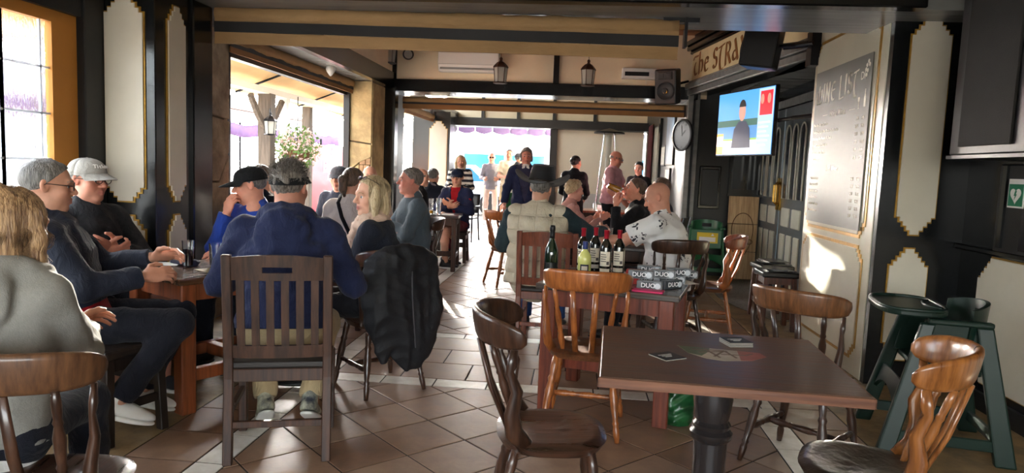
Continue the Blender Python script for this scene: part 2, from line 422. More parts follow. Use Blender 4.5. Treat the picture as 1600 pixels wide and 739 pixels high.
# bay two opening
low2 = struct(MB().b2(WL-0.2, WL-0.04, 11.2, 14.4, 0, 0.62).build('wall_low_left_far', BLACKM), 'low black wall under the far left opening')
struct(MB().b2(WL-0.3, -2.62, 14.4, 14.95, 0, 2.5).build('wall_pillar_far', BLACK), 'far black pillar with a cream stepped panel')
pf = bpy.data.objects['wall_pillar_far']
panel(pf, (-2.86, 14.40, 1.55), (1, 0, 0), 0.36, 1.5, 3, (0.04, 0.05))
sp3 = struct(MB().b2(WL-0.3, -2.79, 10.10, 11.2, 0, 2.5).build('wall_pier_far', BLACKM), 'dark pier between the left openings')
blind_roll('canvas_blind', (WL+0.12, 11.3, 2.38), (WL+0.12, 14.3, 2.38), 0.06, 'rolled tan canvas blind over the far left opening', 0.2, [(0.07, TANB, 0.02, 'hem')])
for y_ in (11.4, 12.8, 14.2): MB().b2(WL+0.10, WL+0.14, y_-0.02, y_+0.02, 2.40, 2.505).build('bracket', DKMET, bpy.data.objects['canvas_blind.001'])
struct(MB().b2(-2.8, -2.62, 9.98, 10.16, 0, 2.5).build('trim_3', BLACK, bevel=0.006), 'black corner post under the air conditioner wall')

# ---- near beam, soffits, tray ceiling
nb = struct(MB().b2(WL-0.3, 2.65, 4.72, 5.50, 2.5, 3.4).build('ceiling_beam_near', SOFF), 'glossy dark beam across the near bay')
struct(MB().b2(WL-0.3, 2.08, 4.60, 4.72, 2.485, 2.70).build('trim_4', BLACK, bevel=0.01), 'black moulding along the near beam')
struct(MB().b2(WL-0.3, 2.8, -3.0, 4.72, 2.86, 3.0).build('ceiling', CREAM), 'cream ceiling above the near tables')
struct(MB().b2(WL-0.3, -2.72, 5.50, 10.6, 2.5, 2.62).build('ceiling_soffit_left', SOFF), 'glossy grey soffit above the left opening')
struct(MB().b2(-2.74, -2.66, 5.50, 10.15, 2.48, 2.70).build('trim_5', BLACK), 'black fascia along the left soffit')
struct(MB().b2(-2.80, -2.70, 5.50, 10.15, 2.62, 3.4).build('wall_upper_left', CREAM), 'cream upper wall on the left')
cl = struct(MB().b2(WL-0.3, 2.9, 5.4, 16.2, 3.36, 3.5).build('ceiling_main', BLACKM), 'boarded ceiling of the middle bay')
for i in range(42):
    y = 5.55+i*0.11
    MB().b2(-2.7, 2.6, y+0.004, y+0.106, 3.33, 3.362).build('ceiling_board', PLANK, cl, bevel=0.006)
ac = struct(MB().b2(-2.75, 1.75, 10.12, 10.30, 2.47, 3.4).build('wall_upper_back', CREAM), 'cream upper wall carrying the air conditioner')
struct(MB().b2(-2.75, 1.62, 10.06, 10.65, 2.45, 2.62).build('trim_6', BLACK, bevel=0.006), 'black beam under the cream upper wall')
for x in (-2.68, -0.35): struct(MB().b2(x-0.04, x+0.04, 10.08, 10.14, 2.60, 3.36).build('trim_7' if x < -1 else 'trim_8', BLACK), 'black upright on the cream wall')
t = blind_roll('canvas_blind', (-2.70, 5.12, 2.465), (0.66, 5.12, 2.435), 0.055, 'wide rolled tan canvas blind under the near beam', 0.2,
           [(0.03, TANF, 0.03, 'fold'), (0.075, TANS, 0.045, 'dark_band'), (0.085, TANF, 0.03, 'hem')])
MB().tube([(0.60, 5.12, 2.44), (0.72, 5.12, 2.44)], 0.02, 8).build('roll_end', TANB, t)
MB().b2(0.70, 0.72, 5.08, 5.16, 2.30, 2.5).b2(0.55, 0.80, 5.09, 5.15, 2.47, 2.5).build('bracket', DKMET, t)
t = blind_roll('canvas_blind', (-2.62, 10.45, 2.36), (1.5, 10.45, 2.36), 0.05, 'long tan canvas blind under the air conditioner wall', 0.2,
           [(0.03, TANS, 0.03, 'dark_band'), (0.07, TANB, 0.03, 'hem')])
# third bay
struct(MB().b2(-3.0, 2.0, 15.5, 16.2, 2.30, 2.48).build('trim_9', BLACKM), 'dark beam over the far opening')
struct(MB().b2(-3.0, 2.0, 15.9, 16.1, 2.48, 3.4).build('wall_upper_far', CREAM), 'cream wall above the far opening')
for x in (-2.15, -1.35, -0.55, 0.35): struct(MB().b2(x-0.035, x+0.035, 15.84, 15.92, 2.48, 3.36).build('trim_10', BLACKM), 'black upright above the far opening')
struct(MB().b2(WL-0.3, -2.72, 10.6, 16.1, 2.5, 2.62).build('ceiling_soffit_far', SOFF), 'grey soffit of the far bay')
struct(MB().b2(-3.05, -2.79, 15.85, 16.1, 0, 2.3).build('trim_11', BLACKM), 'black post left of the far opening')
struct(MB().b2(-0.62, -0.46, 15.85, 16.1, 0, 2.3).build('trim_12', BLACKM), 'black post between the far opening and the white wall')
BEIGE = mat('far wall cream', (226, 216, 196), 0.6, var=0.06, vscale=2)
struct(MB().b2(-0.46, 1.45, 15.95, 16.1, 0, 2.3).build('wall_back', BEIGE), 'pale cream back wall')
struct(MB().b2(-0.46, 1.45, 15.93, 15.96, 0, 0.9).build('trim_13', mat('pale grey dado', (196, 194, 190), 0.5, var=0.1), None), 'pale grey dado on the back wall')
WR = 1.5
wr2 = struct(MB().b2(WR, WR+0.2, 10.15, 16.1, 0, 3.4).build('wall_right_far', BLACKM), 'black wall of the far bay')
MB().b2(WR-0.05, WR+0.02, 15.0, 15.25, 0, 2.4).build('pilaster', BLACK, wr2)
MB().b2(WR-0.05, WR+0.02, 12.9, 13.1, 0, 2.4).build('pilaster', BLACK, wr2)

# ---- angled bar front: fascia sign wall, recess, doors
P0 = Vector((1.53, 10.08, 0)); P1 = Vector((2.10, 6.62, 0)); dS = (P1-P0).normalized(); LS = (P1-P0).length
nS = Vector((-dS.y, dS.x, 0));  nS = nS if nS.x < 0 else -nS
def fascia(o0, z0, z1, off, th, name, m, parent=None, a=0.0, b=1.0, **k):
    c = P0+dS*(LS*(a+b)/2)+nS*(off+th/2); M = Matrix.Rotation(math.atan2(dS.y, dS.x), 4, 'Z')
    mb = MB(); mb.box((c.x, c.y, (z0+z1)/2), (LS*(b-a), th, z1-z0), math.atan2(dS.y, dS.x))
    return mb.build(name, m, parent, **k)
fw = struct(fascia(None, 2.52, 3.4, -0.25, 0.25, 'wall_fascia', BLACK), 'black fascia above the pub doors')
for z0, z1, dp, m in ((3.10, 3.16, 0.10, BLACK), (3.16, 3.22, 0.14, BLACK), (3.06, 3.10, 0.05, BLACK), (2.66, 2.70, 0.05, SOFF), (2.58, 2.66, 0.10, SOFF), (2.50, 2.58, 0.06, SOFF)):
    fascia(None, z0, z1, 0.0, dp, 'moulding', m, fw, bevel=0.01)
struct(MB().b2(1.5, 2.72, 10.15, 10.30, 0, 3.4).build('wall_recess_end', BLACKM), 'black end wall of the door recess')
we = bpy.data.objects['wall_recess_end']
MB().b2(1.72, 2.02, 10.13, 10.16, 0.95, 1.55).build('moulding', BLACK, we, bevel=0.01)
MB().b2(1.75, 1.99, 10.12, 10.16, 0.99, 1.51).build('wall_panel', BLACKM, we, bevel=0.01)
MB().b2(1.49, 1.56, 10.02, 10.16, 0, 2.6).build('post', SOFF, we, bevel=0.006)
MB().b2(1.60, 1.66, 10.08, 10.16, 0, 2.6).build('post', SOFF, we, bevel=0.006)
DGL = mat('dark window glass', (40, 44, 48), 0.08, spec=0.7)
w2 = struct(MB().b2(2.12, 2.58, 10.06, 10.16, 1.18, 1.86).build('window_2', BLACK), 'small dark window in the door recess')
for x in (2.16, 2.37): MB().b2(x, x+0.17, 10.045, 10.07, 1.24, 1.80).build('pane', DGL, w2)
MB().b2(2.10, 2.60, 10.0, 10.08, 1.14, 1.18).build('window_sill', BLACK, w2)
dwall = struct(MB().b2(2.60, 2.75, 6.6, 10.2, 2.28, 3.4).b2(2.60, 2.75, 6.6, 8.05, 0, 2.4).build('wall_doors', BLACK), 'dark wall around the pub doors')
MB().b2(2.56, 2.62, 8.02, 10.15, 2.30, 2.40).build('door_lintel', SOFF, dwall, bevel=0.01)
MB().b2(2.57, 2.61, 8.05, 10.12, 2.42, 2.72).build('transom_pane', DGL, dwall)
struct(MB().b2(2.08, 2.75, 5.5, 10.2, 2.52, 2.6).build('ceiling_recess', SOFF), 'dark soffit over the door recess')
DOORP = mat('blue grey door paint', (92, 100, 104), 0.3, var=0.15, vscale=4, coat=0.2)
DOORL = mat('pale door inset', (206, 206, 190), 0.35, var=0.1)
BRASS = mat('brass', (190, 150, 70), 0.25, metal=1.0)
def door(nm, y0, y1, flip):
    d = struct(empty(nm, (2.60, (y0+y1)/2, 0)), 'grey panelled pub door with tall glass lights, ' + ('far leaf' if flip else 'near leaf'))
    hw = (y1-y0)/2-0.01
    MB().b2(-0.04, 0.02, -hw, hw, 0.01, 2.28).build('leaf', DOORP, d, bevel=0.004)
    for s in (-1, 0, 1):
        c = s*0.28
        poly = [(c-0.085, 1.18), (c+0.085, 1.18), (c+0.085, 1.95)]+[(c+0.085*math.cos(a*PI/8), 1.95+0.10*math.sin(a*PI/8)) for a in range(1, 8)]+[(c-0.085, 1.95)]
        M = frame_M((-0.042, 0, 0), (0, -1, 0), (0, 0, 1))
        MB().prism([(-p[0], p[1]) for p in poly], 0.012, M).build('glass_light', DGL, d)
        g = MB()
        for e in (-0.095, 0.095): g.box((-0.055, c+e, 1.56), (0.016, 0.02, 0.78))
        g.tube([(-0.055, c+0.095*math.cos(a*PI/10), 1.95+0.11*math.sin(a*PI/10)) for a in range(11)], 0.010, 6)
        g.build('glazing_bead', DOORL, d)
    for s in (-1, 1): MB().b2(-0.055, -0.035, s*0.21-0.16, s*0.21+0.16, 0.83, 1.06).build('inset_panel', DOORL, d, bevel=0.01)
    for s in (-1, 0, 1): MB().b2(-0.055, -0.035, s*0.28-0.10, s*0.28+0.10, 0.12, 0.74).build('inset_panel', DOORL, d, bevel=0.01)
    e = -1 if flip else 1
    h = MB(); h.b2(-0.06, -0.045, e*hw*0.92-0.03, e*hw*0.92+0.03, 1.02, 1.42); h.tube([(-0.055, e*hw*0.92, 1.08), (-0.10, e*hw*0.92, 1.12), (-0.10, e*hw*0.92, 1.33), (-0.055, e*hw*0.92, 1.37)], 0.012, 8)
    h.build('door_handle', BRASS, d)
    return d
door('door_1', 9.15, 10.12, True); door('door_2', 8.10, 9.13, False)

# ---- wine list pillar and near right wall
BEIP = mat('beige gloss pillar paint', (196, 190, 168), 0.30, var=0.1, vscale=2.5, bump=0.03, bscale=30, coat=0.3)
wp = struct(MB().b2(2.08, 2.68, 5.12, 6.62, 0, 3.0).build('wall_wine_pillar', BEIP, bevel=0.006), 'beige glossy pillar face carrying the wine list')
def mpanel(y0, y1, z0, z1, nm, m):
    M = frame_M((2.08, (y0+y1)/2, (z0+z1)/2), (0, -1, 0), (0, 0, 1))
    MB().prism(stepped(y1-y0+0.05, z1-z0+0.05, 3, 0.03, 0.03), 0.006, M).build('gold_edging', GOLD, wp)
    MB().prism(stepped(y1-y0, z1-z0, 3, 0.03, 0.03), 0.012, M).build(nm, m, wp, bevel=0.004)
mpanel(5.26, 6.54, 1.03, 2.58, 'wall_panel', BEIP); mpanel(5.26, 6.54, 0.14, 0.93, 'wall_panel', BEIP)
struct(MB().b2(2.085, 2.66, 5.06, 5.14, 0, 3.0).build('wall_pillar_front', BLACK), 'black pillar front with narrow white panels')
pfr = bpy.data.objects['wall_pillar_front']
panel(pfr, (2.325, 5.06, 1.80), (1, 0, 0), 0.25, 1.46, 4, (0.024, 0.03))
panel(pfr, (2.31, 5.06, 0.58), (1, 0, 0), 0.25, 0.78, 4, (0.024, 0.03))
wr = struct(MB().b2(2.65, 2.8, -3.0, 5.14, 0, 3.0).build('wall_right', BLACK), 'black right wall with white lower panels')
panel(wr, (2.65, 4.12, 0.57), (0, -1, 0), 1.35, 0.80, 4, (0.03, 0.035))
panel(wr, (2.65, 2.5, 0.57), (0, -1, 0), 1.5, 0.80, 4, (0.03, 0.035))
struct(MB().b2(2.62, 2.66, -3.0, 5.06, 0, 0.11).build('baseboard_right', BLACKM), 'black skirting on the right wall')
MB().b2(2.60, 2.66, 4.20, 4.62, 1.02, 1.56).build('recess_frame', BLACKM, wr, bevel=0.01)
MB().b2(2.585, 2.62, 4.26, 4.34, 1.05, 1.55).build('rail', BLACK, wr); MB().b2(2.585, 2.62, 4.52, 4.56, 1.05, 1.55).build('rail', BLACK, wr)
struct(MB().b2(-3.26, 2.8, -3.15, -3.0, 0, 0.6).b2(-3.26, 2.8, -3.15, -3.0, 2.35, 3.0).b2(-3.26, -2.7, -3.15, -3.0, 0.6, 2.35).b2(2.3, 2.8, -3.15, -3.0, 0.6, 2.35).build('wall_added_behind', CREAM), 'added cream wall behind the viewer, wide opening sized for the fill light')  # unseen wall, added to set how much daylight enters from behind the camera
MB().b2(2.60, 2.655, -3, 5.06, 0.99, 1.03).build('dado_rail', BLACK, wr, bevel=0.01)
# ================================================================== PEOPLE: smooth signed-distance bodies turned into meshes
V3 = lambda *a: np.array(a, dtype=float)
def rotm(yaw=0, pitch=0, roll=0):
    """yaw left +, pitch up +, roll; columns right, forward, up"""
    cy, sy = math.cos(yaw), math.sin(yaw); cp, sp = math.cos(pitch), math.sin(pitch); cr, sr = math.cos(roll), math.sin(roll)
    Rz = np.array([[cy, -sy, 0], [sy, cy, 0], [0, 0, 1]]); Rx = np.array([[1, 0, 0], [0, cp, -sp], [0, sp, cp]]); Ry = np.array([[cr, 0, sr], [0, 1, 0], [-sr, 0, cr]])
    return Rz @ Rx @ Ry
def nrm(v): v = np.asarray(v, float); return v/np.linalg.norm(v)
class Field:
    def __init__(s, k=0.03): s.p = []; s.k = k; s.noise = None; s.cuts = []
    def ell(s, c, r, Rm=None, k=None, sub=False):
        c = np.asarray(c, float); r = np.asarray(r, float); Rm = np.eye(3) if Rm is None else Rm
        m = float(max(r)); ext = np.sqrt(((Rm*r)**2).sum(1))
        def fn(P):
            q = (P-c) @ Rm; a = q/r; k0 = np.sqrt((a*a).sum(-1)); b = a/r; k1 = np.sqrt((b*b).sum(-1))+1e-9
            return k0*(k0-1)/k1
        s.p.append((c-ext, c+ext, fn, s.k if k is None else k, sub)); return s
    def cap(s, a, b, ra, rb=None, k=None, sub=False, flat=False):
        a = np.asarray(a, float); b = np.asarray(b, float); rb = ra if rb is None else rb
        ba = b-a; L2 = ba.dot(ba)+1e-12; m = max(ra, rb); n = ba/math.sqrt(L2)
        def fn(P):
            pa = P-a; h = np.clip(pa @ ba/L2, 0, 1)
            d = np.sqrt(((pa-h[..., None]*ba)**2).sum(-1))-(ra+(rb-ra)*h)
            return np.maximum(d, (P-b) @ n) if flat else d
        s.p.append((np.minimum(a, b)-m, np.maximum(a, b)+m, fn, s.k if k is None else k, sub)); return s
    def chain(s, pts, rs, k=None, flat=False):
        for i in range(len(pts)-1): s.cap(pts[i], pts[i+1], rs[i], rs[i+1], k, flat=flat and i == len(pts)-2)
        return s
    def mesh(s, h, lo=None, hi=None):
        adds = [p for p in s.p if not p[4]]
        lo = np.min([p[0] for p in adds], 0)-3*h if lo is None else np.asarray(lo, float)
        hi = np.max([p[1] for p in adds], 0)+3*h if hi is None else np.asarray(hi, float)
        N = np.ceil((hi-lo)/h).astype(int)+1
        ax = [lo[i]+h*np.arange(N[i]) for i in range(3)]
        D = np.full(N, 1.0)
        for plo, phi, fn, k, sub in s.p:
            mg = k+2.5*h
            i0 = np.clip(np.floor((plo-mg-lo)/h).astype(int), 0, N-1); i1 = np.clip(np.ceil((phi+mg-lo)/h).astype(int)+1, 1, N)
            if np.any(i1 <= i0): continue
            sl = tuple(slice(i0[j], i1[j]) for j in range(3))
            P = np.stack(np.meshgrid(ax[0][sl[0]], ax[1][sl[1]], ax[2][sl[2]], indexing='ij'), -1)
            d = fn(P); A = D[sl]
            if sub:
                d = -d; hh = np.clip(0.5-0.5*(A-d)/k, 0, 1); D[sl] = A+(d-A)*hh+k*hh*(1-hh)
            else:
                hh = np.clip(0.5+0.5*(d-A)/k, 0, 1); D[sl] = d+(A-d)*hh-k*hh*(1-hh)
        if s.noise or s.cuts:
            idx = np.nonzero(np.abs(D) < 0.05)
            P = np.stack([ax[j][idx[j]] for j in range(3)], -1)
            d = D[idx]
            if s.noise: d = d+s.noise(P)
            for c in s.cuts: d = np.maximum(d, c(P))
            D[idx] = d
        return nets(D, lo, h)
def nets(D, lo, h):
    I = D < 0
    n0, n1, n2 = D.shape
    cnt = np.zeros((n0-1, n1-1, n2-1), np.int8)
    for a in (0, 1):
        for b in (0, 1):
            for c in (0, 1): cnt += I[a:n0-1+a, b:n1-1+b, c:n2-1+c]
    act = np.argwhere((cnt > 0) & (cnt < 8))
    if len(act) == 0: return np.zeros((0, 3)), np.zeros((0, 4), int)
    idm = -np.ones(cnt.shape, int); idm[tuple(act.T)] = np.arange(len(act))
    acc = np.zeros((len(act), 3)); num = np.zeros(len(act))
    cs = [(a, b, c) for a in (0, 1) for b in (0, 1) for c in (0, 1)]
    for i, p in enumerate(cs):
        for q in cs[i+1:]:
            if sum(abs(x-y) for x, y in zip(p, q)) != 1: continue
            p_, q_ = np.array(p), np.array(q)
            da = D[tuple((act+p_).T)]; db = D[tuple((act+q_).T)]
            m = (da < 0) != (db < 0)
            t = np.where(m, da/(da-db+1e-15), 0)
            acc += m[:, None]*(p_+t[:, None]*(q_-p_)); num += m
    V = lo+h*(act+acc/num[:, None])
    F = []
    for axn in range(3):
        o = [0, 0, 0]; o[axn] = 1
        sl0 = tuple(slice(1, D.shape[j]-1) if j != axn else slice(0, D.shape[j]-1) for j in range(3))
        sl1 = tuple(slice(1, D.shape[j]-1) if j != axn else slice(1, D.shape[j]) for j in range(3))
        A, B = I[sl0], I[sl1]
        e = np.argwhere(A != B)
        if len(e) == 0: continue
        fl_ = A[tuple(e.T)]
        base = e+np.array([0 if j == axn else 1 for j in range(3)])
        u, v = [(1, 2), (2, 0), (0, 1)][axn]
        du = np.zeros(3, int); du[u] = 1; dv = np.zeros(3, int); dv[v] = 1
        q = np.stack([idm[tuple((base-du-dv).T)], idm[tuple((base-dv).T)], idm[tuple(base.T)], idm[tuple((base-du).T)]], 1)
        q[~fl_] = q[~fl_][:, ::-1]
        F.append(q)
    F = np.concatenate(F); F = F[(F >= 0).all(1)]
    return V, F
def np_mesh(name, V, F, m, parent=None, col=None):
    me = bpy.data.meshes.new(name)
    me.vertices.add(len(V)); me.vertices.foreach_set('co', np.asarray(V, np.float32).ravel())
    me.loops.add(F.size); me.loops.foreach_set('vertex_index', F.astype(np.int32).ravel())
    me.polygons.add(len(F)); me.polygons.foreach_set('loop_start', np.arange(0, F.size, 4, dtype=np.int32)); me.polygons.foreach_set('loop_total', np.full(len(F), 4, np.int32))
    me.update(calc_edges=True); me.validate()
    me.polygons.foreach_set('use_smooth', np.ones(len(me.polygons), bool))
    if col is not None:
        a = me.color_attributes.new('Col', 'FLOAT_COLOR', 'POINT')
        cc = np.ones((len(V), 4), np.float32); cc[:, :3] = col; a.data.foreach_set('color', cc.ravel())
    me.materials.append(m)
    o = bpy.data.objects.new(name, me); C.objects.link(o)
    if parent is not None: o.parent = parent
    return o
def folds(seed, amp, fr=26.0, dirv=None):
    rg = np.random.RandomState(seed)
    K = rg.normal(size=(6, 3)); K /= np.linalg.norm(K, axis=1)[:, None]; K[:, 2] *= 1.5
    fs = fr*rg.uniform(0.5, 1.5, 6); ph = rg.uniform(0, 6.3, 6); W = rg.normal(size=(6, 3))*9
    def fn(P):
        t = np.zeros(P.shape[:-1])
        for i in range(6):
            s = np.sin(P @ (K[i]*fs[i])+ph[i]+1.4*np.sin(P @ W[i]+ph[i]*2))
            t += (np.abs(s)*2-1.1)
        return amp*t/2.4
    return fn
def tufts(seed, amp, fr=170.0):
    rg = np.random.RandomState(seed)
    K = rg.normal(size=(5, 3))*fr; K[:, 2] *= 0.35; ph = rg.uniform(0, 6.3, 5)
    return lambda P: amp*sum(np.sin(P @ K[i]+ph[i]+0.8*np.sin(P @ K[(i+2) % 5]*0.3)) for i in range(5))/2.2
# ---- hands: wrist at origin, fingers along +y, thumb towards sd*x, palm faces -z
def hand_mesh(sd, curl, spread=0.12, h=0.0042, s=1.0, thumb=0.5, wr=0.026):
    f = Field(0.010)
    f.cap((0, -0.05, 0), (0, 0.01, 0), wr, 0.024)
    f.ell((0, 0.045, 0.0), (0.040, 0.050, 0.017), k=0.02)
    f.ell((sd*0.022, 0.028, -0.008), (0.020, 0.034, 0.016), k=0.015)
    L = [(0.030, 0.090, 0.041, 0.025, 0.020), (0.010, 0.094, 0.046, 0.029, 0.022), (-0.010, 0.090, 0.042, 0.027, 0.021), (-0.029, 0.080, 0.033, 0.021, 0.018)]
    for i, (x, y, a, b, c) in enumerate(L):
        cu = curl[i] if hasattr(curl, '__len__') else curl
        p = V3(sd*x, y-0.012, 0.002); ang = 0.0; az = sd*(1.5-i)*spread*0.35
        pts = [p]; rr = [0.0098, 0.0092, 0.0082, 0.0070]
        for j, ln in enumerate((a, b, c)):
            ang += cu*(0.8, 1.1, 0.7)[j]
            d = V3(math.sin(az)*math.cos(ang), math.cos(az)*math.cos(ang), -math.sin(ang)); p = p+d*ln; pts.append(p)
        q = [r*(1.0, 1.03, 0.98, 0.88)[i] for r in rr]
        f.chain(pts, q, k=0.004)
    t0 = V3(sd*0.026, 0.012, -0.006); t1 = t0+nrm((sd*0.75, 0.6, -0.35*thumb))*0.042
    t2 = t1+nrm((sd*(0.55-0.5*thumb), 0.8, -0.45*thumb))*0.032; t3 = t2+nrm((sd*(0.3-0.8*thumb), 0.9, -0.5*thumb))*0.026
    f.chain([t0, t1, t2, t3], [0.016, 0.0125, 0.0108, 0.0085], k=0.008)
    Vv, Ff = f.mesh(h)
    Vv = Vv[:, :]*s
    return Vv, Ff
# ---- head in its own frame: x right, y face, z up, origin between the ears
def head_mesh(h, g):
    f = Field(0.02)
    fat = g.get('fat', 0.0); jaw = g.get('jaw', 1.0)
    f.ell((0, -0.012, 0.030), (0.076, 0.097, 0.088))
    f.ell((0, 0.026, -0.044), (0.060*jaw+fat*0.5, 0.064, 0.074))
    f.ell((0, 0.060, -0.098), (0.030*jaw+fat*0.4, 0.026, 0.022), k=0.018)
    for s in (-1, 1):
        f.ell((s*0.044, 0.052, -0.024), (0.024+fat*0.4, 0.028, 0.026), k=0.02)
        f.ell((s*0.046, 0.018, -0.072), (0.014+fat, 0.030, 0.026+fat), k=0.025)
    f.cap((-0.036, 0.076, 0.026), (0, 0.084, 0.021), 0.011, 0.012, k=0.016); f.cap((0.036, 0.076, 0.026), (0, 0.084, 0.021), 0.011, 0.012, k=0.016)
    for s in (-1, 1): f.ell((s*0.031, 0.094, 0.004), (0.017, 0.014, 0.011), k=0.010, sub=True)
    for s in (-1, 1):
        f.cap((s*0.019, 0.079, 0.0115), (s*0.044, 0.071, 0.0105), 0.0052, k=0.004); f.cap((s*0.019, 0.078, -0.0065), (s*0.043, 0.071, -0.0055), 0.0048, k=0.005)
    ns = g.get('nose', 1.0)
    f.cap((0, 0.082, 0.014), (0, 0.106*1.0+0.006*(ns-1), -0.024), 0.0085, 0.0125*ns, k=0.009)
    for s in (-1, 1): f.ell((s*0.0135*ns, 0.093, -0.029), (0.0095, 0.011, 0.008), k=0.006)
    sm = g.get('smile', 0.0)
    for s in (-1, 1):
        f.cap((0, 0.0905, -0.0555), (s*0.024, 0.080, -0.0585+0.006*sm), 0.0060, 0.0035, k=0.006)
        f.cap((0, 0.0885, -0.0705), (s*0.022, 0.079, -0.0640+0.006*sm), 0.0072, 0.0035, k=0.006)
        f.cap((0, 0.101, -0.0632), (s*0.026, 0.088, -0.0615+0.007*sm), 0.0028+0.004*g.get('open', 0), 0.002, k=0.003, sub=True)
        f.cap((s*0.020, 0.094, -0.034), (s*0.036, 0.080, -0.062), 0.0022, 0.002, k=0.006, sub=True)
        f.ell((s*0.077, -0.012, 0.000), (0.009, 0.019, 0.031), rotm(s*0.35, 0.15, 0), k=0.008)
        f.ell((s*0.083, -0.004, 0.004), (0.006, 0.010, 0.017), rotm(s*0.35, 0.15, 0), k=0.005, sub=True)
    if g.get('nk') is not None:
        nb, rad = g['nk']
        f.cap((0, -0.022, -0.055), nb, rad*0.95, rad*1.08, k=0.03)
        f.ell(V3(*nb)+V3(0, 0.0, -0.01), (rad*1.7, rad*1.2, 0.05), k=0.04)
    V, F = f.mesh(h)
    return V, F
SKIN = mat('skin', (200, 150, 125), 0.5, var=0.10, vscale=25, attr='Col', bump=0.06, bscale=220, spec=0.35)
EYEW = mat('eye white', (225, 220, 215), 0.15); EYEI = mat('iris', (70, 80, 90), 0.15); EYEP = mat('pupil', (8, 8, 8), 0.1)
def skin_col(V, base, lips, ruddy):
    b = np.array(srgb(*base)[:3]); c = np.tile(b, (len(V), 1))
    def blob(p, r): return np.exp(-(((V-np.array(p))/np.array(r))**2).sum(1))
    red = np.array([1.08, 0.78, 0.74])
    m = ruddy*(blob((0.045, 0.06, -0.03), (0.03, 0.04, 0.03))+blob((-0.045, 0.06, -0.03), (0.03, 0.04, 0.03))+blob((0, 0.11, -0.025), (0.02, 0.03, 0.02))+blob((0.08, -0.01, 0), (0.015, 0.03, 0.04))+blob((-0.08, -0.01, 0), (0.015, 0.03, 0.04)))
    c = c*(1+(red-1)*np.clip(m, 0, 1)[:, None])
    l = np.clip(1.6*blob((0, 0.09, -0.063), (0.024, 0.02, 0.0115)), 0, 1)*lips
    c = c*(1-l[:, None])+np.array(srgb(165, 92, 86)[:3])*l[:, None]
    return c
def tf(V, Rm, t): return V @ Rm.T+t
def addmesh(L, V, F): L.append((V, F))
def joinm(L):
    Vs = []; Fs = []; n = 0
    for V, F in L: Vs.append(V); Fs.append(F+n); n += len(V)
    return np.concatenate(Vs), np.concatenate(Fs)
# ---- hair strands (thin tapered tubes, one mesh)
def strands_mesh(paths, r0, r1=0.0003):
    V = []; F = []; n = 0
    for P in paths:
        P = np.asarray(P); m = len(P); t = np.gradient(P, axis=0); t /= np.linalg.norm(t, axis=1)[:, None]+1e-9
        u = np.cross(t, V3(0.3, 0.2, 0.93)); u /= np.linalg.norm(u, axis=1)[:, None]+1e-9; v = np.cross(t, u)
        r = np.linspace(r0, r1, m)[:, None]
        ring = [P+r*(math.cos(a)*u+math.sin(a)*v) for a in (0, 2.094, 4.189)]
        V.append(np.stack(ring, 1).reshape(-1, 3))
        for i in range(m-1):
            for k in range(3):
                k2 = (k+1) % 3; F.append((n+i*3+k, n+i*3+k2, n+i*3+3+k2, n+i*3+3+k))
        n += 3*m
    return np.concatenate(V), np.array(F)
def hairmat(name, c, c2): return mat('hair '+name, c, 0.42, var=0.6, col2=c2, vscale=1.6, stretch=(70, 70, 9), bump=0.7, bscale=2.6, sheen=0.1, spec=0.5)
HAIRS = {'grey': hairmat('grey', (128, 124, 118), (72, 68, 64)), 'white': hairmat('white', (206, 200, 190), (140, 134, 124)), 'dark': hairmat('dark', (40, 30, 24), (20, 15, 12)),
         'blonde': hairmat('blonde', (214, 194, 156), (160, 134, 96)), 'brown': hairmat('brown', (104, 80, 60), (62, 46, 34)), 'dkblonde': hairmat('dark blonde', (190, 154, 112), (112, 80, 54)),
         'salt': hairmat('salt and pepper', (140, 132, 124), (70, 62, 56))}
